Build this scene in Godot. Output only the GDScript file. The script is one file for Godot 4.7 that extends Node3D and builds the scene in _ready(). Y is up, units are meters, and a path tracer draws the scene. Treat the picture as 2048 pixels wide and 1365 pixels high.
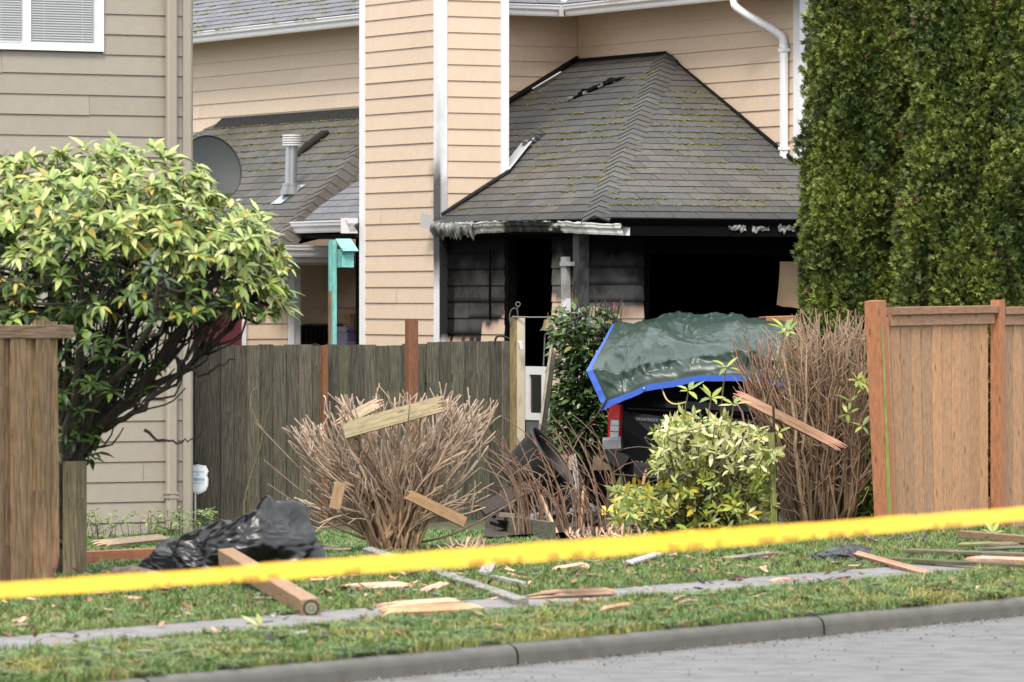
extends Node3D
# A burnt corner house seen across a street: y up, metres, camera 2 m above the gutter.

const F := 9900.0
const EYE := 2.0
const ROAD0 := Vector3(-0.847, 0, -25.88)
const ALONG := Vector3(0.603, 0, -0.798)     # the street, away to the right
const INWARD := Vector3(-0.798, 0, -0.603)   # from the kerb to the gardens
const HB := Vector3(0.87621591, 0, -0.48191875)   # the houses' axes
const HA := Vector3(0.48191875, 0, 0.87621591)

var M := {}
var used := {}
var rng := RandomNumberGenerator.new()
var nz := FastNoiseLite.new()
var house: Node3D


class MB:
	var v := PackedVector3Array()
	var n := PackedVector3Array()
	var t := PackedVector2Array()
	var c := PackedColorArray()
	var ix := PackedInt32Array()

	func quad(a: Vector3, b: Vector3, d: Vector3, e: Vector3, ua := Vector2(), ub := Vector2(), ud := Vector2(), ue := Vector2(), ca := Color.WHITE, cb = null, cd = null, ce = null) -> void:
		var k := v.size()
		var m := (b - a).cross(d - a) + (d - a).cross(e - a)
		m = m.normalized()
		v.append_array([a, b, d, e])
		n.append_array([m, m, m, m])
		t.append_array([ua, ub, ud, ue])
		c.append_array([ca, cb if cb != null else ca, cd if cd != null else ca, ce if ce != null else ca])
		ix.append_array([k, k + 2, k + 1, k, k + 3, k + 2])

	func tri(a: Vector3, b: Vector3, d: Vector3, col := Color.WHITE, ua := Vector2(), ub := Vector2(), ud := Vector2()) -> void:
		var k := v.size()
		var m := (b - a).cross(d - a).normalized()
		v.append_array([a, b, d])
		n.append_array([m, m, m])
		t.append_array([ua, ub, ud])
		c.append_array([col, col, col])
		ix.append_array([k, k + 2, k + 1])

	# smooth surface through nu x nv points; rows run along v, columns along u, u to the right and v upwards seen from outside
	func grid(p: PackedVector3Array, nu: int, nv: int, us := 1.0, vs := 1.0, cols := PackedColorArray(), col := Color.WHITE) -> void:
		var k := v.size()
		var m := PackedVector3Array()
		m.resize(nu * nv)
		for j in nv - 1:
			for i in nu - 1:
				var o := j * nu + i
				var w := (p[o + 1] - p[o]).cross(p[o + nu] - p[o]) + (p[o + nu] - p[o + nu + 1]).cross(p[o + 1] - p[o + nu + 1])
				m[o] += w
				m[o + 1] += w
				m[o + nu] += w
				m[o + nu + 1] += w
		for j in nv:
			for i in nu:
				var o := j * nu + i
				v.append(p[o])
				n.append(m[o].normalized() if m[o].length_squared() > 1e-20 else Vector3.UP)
				t.append(Vector2(us * i / (nu - 1), vs * (1.0 - float(j) / (nv - 1))))
				c.append(cols[o] if cols.size() else col)
		for j in nv - 1:
			for i in nu - 1:
				var o := k + j * nu + i
				ix.append_array([o, o + nu + 1, o + 1, o, o + nu, o + nu + 1])

	func tube(p: PackedVector3Array, r: PackedFloat32Array, sides := 5, c0 := Color.WHITE, c1 = null, cap := true) -> void:
		var k := v.size()
		var last := p.size() - 1
		var side := Vector3.ZERO
		for i in p.size():
			var d := (p[mini(i + 1, last)] - p[maxi(i - 1, 0)]).normalized()
			if side == Vector3.ZERO:
				side = d.cross(Vector3.UP if absf(d.y) < 0.9 else Vector3.RIGHT).normalized()
			else:
				side = (side - d * side.dot(d)).normalized()
			var up := side.cross(d)
			var col: Color = c0 if c1 == null else c0.lerp(c1, float(i) / last)
			for s in sides + 1:
				var g := TAU * s / sides
				var w := side * cos(g) + up * sin(g)
				v.append(p[i] + w * r[i])
				n.append(w)
				t.append(Vector2(i * 0.3, float(s) / sides))
				c.append(col)
		for i in last:
			for s in sides:
				var o := k + i * (sides + 1) + s
				ix.append_array([o, o + 1, o + sides + 2, o, o + sides + 2, o + sides + 1])
		if cap:
			for e in [0, last]:
				var o: int = k + e * (sides + 1)
				var d := (p[1] - p[0]).normalized() * -1.0 if e == 0 else (p[last] - p[last - 1]).normalized()
				var q := v.size()
				for s in sides:
					v.append(v[o + s])
					n.append(d)
					t.append(Vector2(0, float(s) / sides))
					c.append(c[o + s])
				for s in range(1, sides - 1):
					if e == 0:
						ix.append_array([q, q + s + 1, q + s])
					else:
						ix.append_array([q, q + s, q + s + 1])

	# a box whose grain runs along x; ch cuts the long edges
	func box(x: Transform3D, s: Vector3, col := Color.WHITE, uo := Vector2.ZERO, ch := 0.0, ur := 1.0, vr := 0.3) -> void:
		var h := s / 2.0
		if ch <= 0.0:
			var q := [[Vector3(0, 1, 0), Vector3(1, 0, 0), Vector3(0, 0, -1)], [Vector3(0, -1, 0), Vector3(1, 0, 0), Vector3(0, 0, 1)], [Vector3(0, 0, 1), Vector3(1, 0, 0), Vector3(0, 1, 0)], [Vector3(0, 0, -1), Vector3(-1, 0, 0), Vector3(0, 1, 0)], [Vector3(1, 0, 0), Vector3(0, 0, -1), Vector3(0, 1, 0)], [Vector3(-1, 0, 0), Vector3(0, 0, 1), Vector3(0, 1, 0)]]
			for f in q:
				var a: Vector3 = (f[0] - f[1] - f[2]) * h
				var b: Vector3 = (f[0] + f[1] - f[2]) * h
				var d: Vector3 = (f[0] + f[1] + f[2]) * h
				var e: Vector3 = (f[0] - f[1] + f[2]) * h
				var uv := []
				for p in [a, b, d, e]:
					if absf(f[0].x) > 0.5:
						uv.append(Vector2(p.z * 0.1 / ur, p.y / vr) + uo)
					elif absf(f[0].y) > 0.5:
						uv.append(Vector2(p.x / ur, p.z / vr) + uo)
					else:
						uv.append(Vector2(p.x / ur, p.y / vr) + uo)
				quad(x * a, x * b, x * d, x * e, uv[0], uv[1], uv[2], uv[3], col)
			return
		var ring := [Vector2(-h.z + ch, -h.y), Vector2(h.z - ch, -h.y), Vector2(h.z, -h.y + ch), Vector2(h.z, h.y - ch), Vector2(h.z - ch, h.y), Vector2(-h.z + ch, h.y), Vector2(-h.z, h.y - ch), Vector2(-h.z, -h.y + ch)]
		var run := 0.0
		for i in 8:
			var a: Vector2 = ring[i]
			var b: Vector2 = ring[(i + 1) % 8]
			var l := a.distance_to(b)
			quad(x * Vector3(h.x, a.y, a.x), x * Vector3(h.x, b.y, b.x), x * Vector3(-h.x, b.y, b.x), x * Vector3(-h.x, a.y, a.x), Vector2(h.x / ur, run / vr) + uo, Vector2(h.x / ur, (run + l) / vr) + uo, Vector2(-h.x / ur, (run + l) / vr) + uo, Vector2(-h.x / ur, run / vr) + uo, col)
			run += l
		for e in [-1.0, 1.0]:
			for i in range(1, 7):
				var a: Vector2 = ring[0]
				var b: Vector2 = ring[i if e < 0.0 else i + 1]
				var d: Vector2 = ring[i + 1 if e < 0.0 else i]
				tri(x * Vector3(e * h.x, a.y, a.x), x * Vector3(e * h.x, b.y, b.x), x * Vector3(e * h.x, d.y, d.x), col * Color(0.8, 0.8, 0.8), Vector2(a.x * 0.2, a.y / vr) + uo, Vector2(b.x * 0.2, b.y / vr) + uo, Vector2(d.x * 0.2, d.y / vr) + uo)

	# a profile (x outwards, y up; anticlockwise seen with p1 towards the viewer) drawn from p0 to p1
	func sweep(prof: PackedVector2Array, p0: Vector3, p1: Vector3, out: Vector3, closed := true, col := Color.WHITE) -> void:
		var m := prof.size()
		var l := p0.distance_to(p1)
		var flip := out.cross(Vector3.UP).dot(p1 - p0) < 0.0
		for i in (m if closed else m - 1):
			var a := prof[i]
			var b := prof[(i + 1) % m]
			var q := [p0 + out * a.x + Vector3.UP * a.y, p0 + out * b.x + Vector3.UP * b.y, p1 + out * b.x + Vector3.UP * b.y, p1 + out * a.x + Vector3.UP * a.y]
			if flip:
				quad(q[0], q[1], q[2], q[3], Vector2(0, i * 0.1), Vector2(0, i * 0.1 + 0.1), Vector2(l, i * 0.1 + 0.1), Vector2(l, i * 0.1), col)
			else:
				quad(q[3], q[2], q[1], q[0], Vector2(l, i * 0.1), Vector2(l, i * 0.1 + 0.1), Vector2(0, i * 0.1 + 0.1), Vector2(0, i * 0.1), col)

	func mesh(m: Material = null) -> ArrayMesh:
		var a := []
		a.resize(Mesh.ARRAY_MAX)
		a[Mesh.ARRAY_VERTEX] = v
		a[Mesh.ARRAY_NORMAL] = n
		a[Mesh.ARRAY_TEX_UV] = t
		a[Mesh.ARRAY_COLOR] = c
		a[Mesh.ARRAY_INDEX] = ix
		var r := ArrayMesh.new()
		r.add_surface_from_arrays(Mesh.PRIMITIVE_TRIANGLES, a)
		r.surface_set_material(0, m)
		return r


# ---------------------------------------------------------------- helpers
func at(x: float, y: float, d: float) -> Vector3:
	return Vector3((x - 1024.0) / F * d, EYE + (600.0 - y) / F * d, -d)

func gh(x: float, z: float) -> float:
	var p := Vector3(x, 0, z) - ROAD0
	var q := p.dot(INWARD)
	if q < 0.0:
		return 0.015 * minf(-q, 4.5)
	if q < 1.42:
		return minf(0.115 + 0.06 * q, 0.15)
	if q < 5.5:
		return 0.15
	return maxf(0.15 - 0.037 * (q - 5.5), -0.17)

func G(x: float, y: float, lift := 0.0) -> Vector3:
	var lo := 15.0
	var hi := 80.0
	for i in 40:
		var d := (lo + hi) / 2.0
		var p := at(x, y, d)
		if p.y > gh(p.x, p.z):
			lo = d
		else:
			hi = d
	var p := at(x, y, lo)
	p.y += lift
	return p

func ground_at(x: float, d: float) -> Vector3:
	var p := at(x, 600, d)
	p.y = gh(p.x, p.z)
	return p

func tq(t: float, q: float, y := 0.0) -> Vector3:
	return ROAD0 + ALONG * t + INWARD * q + Vector3.UP * y

func rnd(a: float, b: float) -> float:
	return rng.randf_range(a, b)

func lin(r: float, g: float, b: float) -> Color:
	return Color(r, g, b)

func numbered(called: String) -> String:
	var k: int = used.get(called, 0)
	used[called] = k + 1
	return called if k == 0 else "%s_%03d" % [called, k]

func tag(o: Node3D, label: String, category: String, group := "", kind := "") -> Node3D:
	if label:
		o.set_meta("label", label)
	if category:
		o.set_meta("category", category)
	if group:
		o.set_meta("group", group)
	if kind:
		o.set_meta("kind", kind)
	return o

func thing(called: String, label: String, category: String, where := Vector3.ZERO, group := "") -> Node3D:
	var o := Node3D.new()
	o.name = numbered(called)
	add_child(o)
	o.position = where
	return tag(o, label, category, group)

func part(called: String, m: Mesh, parent: Node, label := "") -> MeshInstance3D:
	var o := MeshInstance3D.new()
	o.name = called if parent != self else numbered(called)
	o.mesh = m
	parent.add_child(o, true)
	if label:
		o.set_meta("label", label)
	return o

func many(called: String, m: Mesh, parent: Node, where: Array, cols: PackedColorArray) -> MultiMeshInstance3D:
	var mm := MultiMesh.new()
	mm.transform_format = MultiMesh.TRANSFORM_3D
	mm.use_colors = true
	mm.mesh = m
	mm.instance_count = where.size()
	for i in where.size():
		mm.set_instance_transform(i, where[i])
		mm.set_instance_color(i, cols[i])
	var o := MultiMeshInstance3D.new()
	o.name = called if parent != self else numbered(called)
	o.multimesh = mm
	parent.add_child(o, true)
	o.set_meta("kind", "stuff")
	return o

func frame_of(p0: Vector3, p1: Vector3, roll := 0.0) -> Transform3D:
	var x := (p1 - p0).normalized()
	var z := x.cross(Vector3.UP if absf(x.y) < 0.97 else Vector3.FORWARD).normalized()
	var y := z.cross(x)
	var b := Basis(x, y, z)
	return Transform3D(b * Basis(Vector3.RIGHT, roll), (p0 + p1) / 2.0)

# ---------------------------------------------------------------- textures and materials
func picture(w: int, h: int, f: Callable) -> ImageTexture:
	var im := Image.create(w, h, false, Image.FORMAT_RGB8)
	for y in h:
		for x in w:
			im.set_pixel(x, y, f.call(x, y))
	return ImageTexture.create_from_image(im)

func noise(s: int, freq: float, oct := 4) -> FastNoiseLite:
	var n := FastNoiseLite.new()
	n.seed = s
	n.frequency = freq
	n.noise_type = FastNoiseLite.TYPE_SIMPLEX_SMOOTH
	n.fractal_octaves = oct
	return n

func gray(k: float) -> Color:
	k = clampf(k, 0.0, 1.0)
	return Color(k, k, k).linear_to_srgb()

func tone(c: Color) -> Color:
	return Color(clampf(c.r, 0, 1), clampf(c.g, 0, 1), clampf(c.b, 0, 1)).linear_to_srgb()

func mt(called: String, col: Color, rough: float, tex: Texture2D = null, bump: Texture2D = null, depth := 0.0) -> StandardMaterial3D:
	var m := StandardMaterial3D.new()
	m.resource_name = called
	m.albedo_color = col.linear_to_srgb()
	m.roughness = rough
	m.vertex_color_use_as_albedo = true
	m.albedo_texture = tex
	if bump:
		m.heightmap_enabled = true
		m.heightmap_texture = bump
		m.heightmap_scale = depth
	M[called] = m
	return m

func make_materials() -> void:
	var na := noise(11, 0.02)
	var nb := noise(12, 0.05, 3)
	var nc := noise(13, 0.2, 2)
	# wood: u along the grain
	var knots := []
	rng.seed = 5
	for i in 3:
		knots.append(Vector3(rnd(20, 490), rnd(15, 240), rnd(3.5, 7)))
	var wood := func(x, y):
		var bend := 0.0
		var k := 1.0
		for o in knots:
			var dx: float = (x - o.x) / 2.2
			var dy: float = y - o.y
			var r: float = sqrt(dx * dx + dy * dy)
			bend += (o.z * 1.6 / (1.0 + r * 0.16)) * signf(dy) * exp(-absf(dx) / 26.0)
			if r < o.z:
				k = minf(k, 0.28 + 0.5 * (r / o.z) * absf(sin(r * 1.9)))
			elif r < o.z * 1.7:
				k = minf(k, 0.72)
		var yy: float = y + bend
		var s: float = 0.78 + 0.20 * nb.get_noise_2d(x * 0.12, yy * 2.2) + 0.20 * nc.get_noise_2d(x * 0.05, yy * 2.5) + 0.22 * na.get_noise_2d(x * 0.9, yy * 1.5)
		return gray(s * k)
	var wt := picture(512, 256, wood)
	mt("wood", lin(1, 1, 1), 0.72, wt, wt, 0.12)
	var weather := func(x, y):
		var s: float = 0.60 + 0.55 * nb.get_noise_2d(x * 0.10 + 300, y * 1.6) + 0.45 * nc.get_noise_2d(x * 0.06, y * 1.5 + 90)
		var g: float = clampf(na.get_noise_2d(x * 0.8, y * 0.8 + 500) * 1.6, 0, 1)
		var c := Color(s, s * 0.98, s * 0.92).lerp(Color(s * 0.85, s * 0.93, s * 0.68), g)
		if nc.get_noise_2d(x * 1.1 + 900, y * 2.4) > 0.52:
			c = c.lerp(Color(1, 1, 0.9), 0.6)
		return tone(c)
	var wx := picture(512, 256, weather)
	mt("weathered", lin(1, 1, 1), 0.85, wx, wx, 0.2)
	var bark := func(x, y):
		var s: float = 0.55 + 0.5 * nb.get_noise_2d(x * 0.5, y * 0.9) + 0.4 * nc.get_noise_2d(x * 0.5, y)
		return gray(s)
	var bt := picture(128, 128, bark)
	mt("bark", lin(1, 1, 1), 0.85, bt, bt, 0.3)
	mt("twig", lin(1, 1, 1), 0.6, bt)
	# painted lap siding with a pressed grain
	var lap := func(x, y):
		var s: float = 0.93 + 0.05 * nc.get_noise_2d(x * 0.12 + 3.0 * nb.get_noise_2d(x * 0.3, y * 0.3), y * 0.9) + 0.05 * na.get_noise_2d(x * 0.8, y * 0.8)
		return gray(s)
	var lt := picture(512, 256, lap)
	mt("siding", lin(1, 1, 1), 0.6, lt, lt, 0.35)
	mt("burnt_siding", lin(1, 1, 1), 0.85, lt, lt, 0.5).metallic_specular = 0.2
	var soot := func(x, y):
		var s: float = 0.7 + 0.5 * nc.get_noise_2d(x * 1.3, y * 1.3) + 0.35 * nb.get_noise_2d(x * 1.6, y * 1.6)
		return gray(s)
	var st := picture(256, 256, soot)
	var m0 := mt("char", lin(1, 1, 1), 0.9, st, st, 0.5)
	m0.metallic_specular = 0.12
	# asphalt shingles
	var grit := func(x, y):
		var s: float = 0.76 + 0.26 * nc.get_noise_2d(x * 3.1, y * 3.1) + 0.22 * na.get_noise_2d(x * 1.2, y * 1.2) + rnd(-0.12, 0.12)
		var w: float = na.get_noise_2d(x * 1.5 + 700, y * 1.5)
		return tone(Color(s * (1.0 + 0.10 * w), s, s * (1.0 - 0.08 * w)))
	rng.seed = 8
	var gt := picture(256, 256, grit)
	mt("shingle", lin(1, 1, 1), 0.9, gt, gt, 0.15)
	var road := func(x, y):
		var s: float = 0.78 + 0.34 * na.get_noise_2d(x * 0.4, y * 0.4) + rnd(-0.28, 0.28) + 0.2 * nc.get_noise_2d(x * 2.0, y * 2.0)
		return gray(s)
	var rt := picture(512, 512, road)
	var wet := func(x, y):
		var s: float = 0.46 + 0.34 * na.get_noise_2d(x * 0.35 + 50, y * 0.9) + rnd(-0.05, 0.05)
		return gray(clampf(s, 0.22, 0.8))
	var wr := picture(256, 256, wet)
	var m := mt("asphalt", lin(0.150, 0.148, 0.147), 1.0, rt, rt, 0.35)
	m.roughness_texture = wr
	m.uv1_triplanar = true
	m.uv1_world_triplanar = true
	m.uv1_scale = Vector3(0.7, 0.7, 0.7)
	m = mt("concrete", lin(1, 1, 1), 0.8, rt, rt, 0.25)
	m.uv1_triplanar = true
	m.uv1_world_triplanar = true
	m.uv1_scale = Vector3(1.1, 1.1, 1.1)
	var dirt := func(x, y):
		var s: float = 0.6 + 0.5 * nb.get_noise_2d(x, y) + 0.3 * nc.get_noise_2d(x * 1.5, y * 1.5)
		var g: float = clampf(0.5 + na.get_noise_2d(x + 99, y) * 1.2, 0, 1)
		return tone(Color(0.115 * s, 0.085 * s, 0.055 * s).lerp(Color(0.075 * s, 0.12 * s, 0.03 * s), g))
	var dt := picture(256, 256, dirt)
	m = mt("turf", lin(1, 1, 1), 0.95, dt, dt, 1.5)
	m.uv1_triplanar = true
	m.uv1_world_triplanar = true
	m.uv1_scale = Vector3(0.8, 0.8, 0.8)
	m = mt("soil", lin(0.05, 0.036, 0.026), 0.95, st, st, 2.0)
	m.uv1_triplanar = true
	m.uv1_world_triplanar = true
	# tarpaulin: woven and creased
	var weave := func(x, y):
		var w: float = 0.5 + 0.12 * sin(x * PI / 2.0) + 0.12 * sin(y * PI / 2.0)
		var cr: float = 1.0 - absf(nb.get_noise_2d(x * 0.45, y * 0.25)) * 2.6
		var c2: float = 1.0 - absf(nb.get_noise_2d(x * 0.2 + 400, y * 0.7)) * 3.0
		return gray(clampf(w * 0.25 + maxf(cr, 0.0) * 0.35 + maxf(c2, 0.0) * 0.35, 0, 1))
	var wv := picture(512, 512, weave)
	m = mt("tarp", lin(0.018, 0.040, 0.030), 0.36)
	m.metallic_specular = 0.48
	mt("tarp_blue", lin(0.035, 0.105, 0.50), 0.45)
	m = mt("bag", lin(0.003, 0.003, 0.0033), 0.33)
	m.metallic_specular = 0.5
	mt("paint", lin(1, 1, 1), 0.5, lt)
	mt("plain", lin(1, 1, 1), 0.6)
	mt("plastic", lin(1, 1, 1), 0.35)
	m = mt("metal", lin(1, 1, 1), 0.38, lt)
	m.metallic = 0.85
	m = mt("car_paint", lin(0.006, 0.006, 0.007), 0.3)
	m.clearcoat_enabled = true
	m.clearcoat = 0.3
	m.clearcoat_roughness = 0.08
	m.metallic_specular = 0.25
	mt("car_glass", lin(0.012, 0.013, 0.014), 0.06)
	m = mt("lens_red", lin(0.72, 0.006, 0.006), 0.12)
	m.clearcoat_enabled = true
	m = mt("lens_clear", lin(0.75, 0.75, 0.76), 0.2)
	m.metallic = 0.6
	m = mt("window_glass", lin(0.9, 0.95, 0.93), 0.03)
	m.albedo_color.a = 0.06
	m.transparency = BaseMaterial3D.TRANSPARENCY_ALPHA
	m = mt("tape", lin(0.76, 0.44, 0.010), 0.45)
	m.backlight_enabled = true
	m.backlight = Color(0.5, 0.36, 0.0)
	# leaves
	var vein := func(x, y):
		var s: float = 0.9 + 0.1 * nb.get_noise_2d(x * 2.0, y * 2.0)
		var mid: float = absf(x - 32.0)
		if mid < 2.5:
			s += 0.12
		s -= 0.10 * maxf(0.0, sin((y + mid * 0.9) * 0.9) - 0.6)
		return gray(clampf(s, 0, 1))
	var vt := picture(64, 128, vein)
	m = mt("leaf", lin(1, 1, 1), 0.42, vt)
	m.backlight_enabled = true
	m.backlight = Color(0.30, 0.34, 0.15)
	m = mt("leaf_glossy", lin(1, 1, 1), 0.3, vt)
	m.backlight_enabled = true
	m.backlight = Color(0.2, 0.25, 0.1)
	m = mt("blade", lin(1, 1, 1), 0.55)
	m.backlight_enabled = true
	m.backlight = Color(0.4, 0.45, 0.2)
	m = mt("scale_leaf", lin(1, 1, 1), 0.6)
	m.backlight_enabled = true
	m.backlight = Color(0.3, 0.35, 0.15)

# ---------------------------------------------------------------- building pieces
const CREAM := Color(0.66, 0.515, 0.39)
const TAN := Color(0.335, 0.298, 0.245)
const WHITE := Color(0.78, 0.78, 0.80)
const FRESH := Color(0.78, 0.42, 0.26)

# horizontal lap boards on a wall: from o along dir for len, facing out, between y0 and y1
func clap_wall(parent: Node, o: Vector3, dir: Vector3, out: Vector3, length: float, y0: float, y1: float, lap: float, col: Color, stain = null, seg := 0.0, mat := "siding", run := 3.6) -> void:
	var y := y0
	var row := 0
	while y < y1 - 0.01:
		var top := minf(y + lap + 0.022, y1)
		var cuts := [0.0]
		var first := fmod(row * 1.37 + 0.9, run)
		while first < length - 0.35:
			if first > 0.35:
				cuts.append(first)
			first += run
		cuts.append(length)
		for k in cuts.size() - 1:
			var a: float = cuts[k] + (0.0015 if k > 0 else 0.0)
			var b: float = cuts[k + 1] - (0.0015 if k < cuts.size() - 2 else 0.0)
			var mb := MB.new()
			var uo := Vector2(rnd(0, 1), rnd(0, 1))
			var tint := rnd(0.96, 1.03)
			var n := 1 if seg <= 0.0 else maxi(1, int(ceil((b - a) / seg)))
			var nv := 1 if seg <= 0.0 else 4
			var bow := rnd(-0.0012, 0.0012)
			var low := 0.016 + rnd(-0.001, 0.0015)
			for i in n:
				var s0 := lerpf(a, b, float(i) / n)
				var s1 := lerpf(a, b, float(i + 1) / n)
				for j in nv:
					var f0 := float(j) / nv
					var f1 := float(j + 1) / nv
					var q := []
					var cc := []
					for e in [[s0, f0], [s1, f0], [s1, f1], [s0, f1]]:
						var p: Vector3 = o + dir * e[0] + Vector3.UP * (lerpf(y, top, e[1]) + bow * e[0]) + out * lerpf(low, 0.003, e[1])
						q.append(p)
						var c := Color(col.r * tint, col.g * tint, col.b * tint)
						cc.append(stain.call(p, c) if (stain != null) else c)
					var us := [Vector2(s0 / 1.2, f0 * 0.28) + uo, Vector2(s1 / 1.2, f0 * 0.28) + uo, Vector2(s1 / 1.2, f1 * 0.28) + uo, Vector2(s0 / 1.2, f1 * 0.28) + uo]
					if dir.cross(Vector3.UP).dot(out) > 0.0:
						mb.quad(q[0], q[1], q[2], q[3], us[0], us[1], us[2], us[3], cc[0], cc[1], cc[2], cc[3])
					else:
						mb.quad(q[1], q[0], q[3], q[2], us[1], us[0], us[3], us[2], cc[1], cc[0], cc[3], cc[2])
				var p0 := o + dir * s0 + Vector3.UP * (y + bow * s0)
				var p1 := o + dir * s1 + Vector3.UP * (y + bow * s1)
				var cu: Color = stain.call(p0, col) if (stain != null) else col
				if dir.cross(Vector3.UP).dot(out) > 0.0:
					mb.quad(p0, p1, p1 + out * low, p0 + out * low, uo, uo, uo, uo, cu)
				else:
					mb.quad(p1, p0, p0 + out * low, p1 + out * low, uo, uo, uo, uo, cu)
			part("clapboard", mb.mesh(M[mat]), parent)
		y += lap
		row += 1

# an upright trim board with its own corner-to-corner box
func trim(parent: Node, called: String, p0: Vector3, p1: Vector3, along: Vector3, out: Vector3, w: float, thick: float, col: Color, stain = null, mat := "paint") -> void:
	var mb := MB.new()
	var n := 1 if not (stain != null) else maxi(1, int(p0.distance_to(p1) / 0.04))
	for i in n:
		var a := p0.lerp(p1, float(i) / n)
		var b := p0.lerp(p1, float(i + 1) / n)
		var nw := 1 if not (stain != null) else 3
		for j in nw:
			var w0 := w * j / nw
			var w1 := w * (j + 1) / nw
			var q := [a + along * w0 + out * thick, a + along * w1 + out * thick, b + along * w1 + out * thick, b + along * w0 + out * thick]
			var cc := []
			for p in q:
				cc.append(stain.call(p, col) if (stain != null) else col)
			var ccw: bool = (q[1] - q[0]).cross(q[2] - q[0]).dot(out) > 0.0
			var u := [Vector2(a.y, w0), Vector2(a.y, w1), Vector2(b.y, w1), Vector2(b.y, w0)]
			if ccw:
				mb.quad(q[0], q[1], q[2], q[3], u[0], u[1], u[2], u[3], cc[0], cc[1], cc[2], cc[3])
			else:
				mb.quad(q[1], q[0], q[3], q[2], u[1], u[0], u[3], u[2], cc[1], cc[0], cc[3], cc[2])
		for e in [0.0, w]:
			var cs: Color = stain.call(a + along * e, col) if (stain != null) else col
			var s := [a + along * e, a + along * e + out * thick, b + along * e + out * thick, b + along * e]
			var want := along if e > 0.0 else -along
			if (s[1] - s[0]).cross(s[2] - s[0]).dot(want) > 0.0:
				mb.quad(s[0], s[1], s[2], s[3], Vector2(), Vector2(), Vector2(), Vector2(), cs)
			else:
				mb.quad(s[3], s[2], s[1], s[0], Vector2(), Vector2(), Vector2(), Vector2(), cs)
	part(called, mb.mesh(M[mat]), parent)

# shingle tabs over a roof plane; poly in (s along u, t up the slope); returns how many became parts
func shingles(roof: Node, o: Vector3, u: Vector3, up: Vector3, poly: PackedVector2Array, left: int, tab: float, expo: float, colf: Callable, moss: Array, moss_chance: Callable) -> int:
	var nrm := u.cross(up).normalized()
	var lo := poly[0]
	var hi := poly[0]
	for p in poly:
		lo = Vector2(minf(lo.x, p.x), minf(lo.y, p.y))
		hi = Vector2(maxf(hi.x, p.x), maxf(hi.y, p.y))
	var bulk := MB.new()
	var row := 0
	var t := lo.y
	while t < hi.y:
		var s := lo.x - tab + fmod(row * tab * 0.5, tab) + rnd(-0.01, 0.01)
		while s < hi.x:
			var rect := PackedVector2Array([Vector2(s + 0.003, t), Vector2(s + tab - 0.003, t), Vector2(s + tab - 0.003, t + expo + 0.03), Vector2(s + 0.003, t + expo + 0.03)])
			for piece in Geometry2D.intersect_polygons(rect, poly):
				if piece.size() < 3:
					continue
				if Geometry2D.is_polygon_clockwise(piece):
					piece.reverse()
				var mb: MB = MB.new() if left > 0 else bulk
				var col: Color = colf.call(o + u * s + up * t)
				var uo := Vector2(rnd(0, 1), rnd(0, 1))
				var curl := rnd(0.0, 0.004)
				var pts := PackedVector3Array()
				for p in piece:
					var f := clampf((p.y - t) / expo, 0, 1)
					pts.append(o + u * p.x + up * p.y + nrm * (0.011 + curl * absf(p.x - s - tab * 0.5) / tab - 0.009 * f))
				for i in range(1, pts.size() - 1):
					mb.tri(pts[0], pts[i], pts[i + 1], col, piece[0] * 2.2 + uo, piece[i] * 2.2 + uo, piece[i + 1] * 2.2 + uo)
				for i in pts.size():
					var j := (i + 1) % pts.size()
					if piece[i].y < t + 0.01 or piece[j].y < t + 0.01 or absf(piece[i].x - piece[j].x) < 0.01:
						mb.quad(pts[i] - nrm * 0.014, pts[j] - nrm * 0.014, pts[j], pts[i], uo, uo, uo, uo, col * Color(0.6, 0.6, 0.6))
				if left > 0:
					part("shingle", mb.mesh(M.shingle), roof)
					left -= 1
				if piece.size() >= 4:
					var mid: Vector3 = o + u * (s + tab / 2.0) + up * t
					var ch: float = moss_chance.call(mid)
					if rng.randf() < ch:
						for k in rng.randi_range(12, 26):
							var x := s + rnd(0, tab)
							if Geometry2D.is_point_in_polygon(Vector2(x, t + 0.01), poly):
								moss.append(o + u * x + up * (t - rnd(0.0, 0.016)) + nrm * rnd(0.0, 0.012))
			s += tab
		t += expo
		row += 1
	if bulk.v.size():
		part("shingle_field", bulk.mesh(M.shingle), roof).set_meta("kind", "stuff")
	return left

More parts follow.
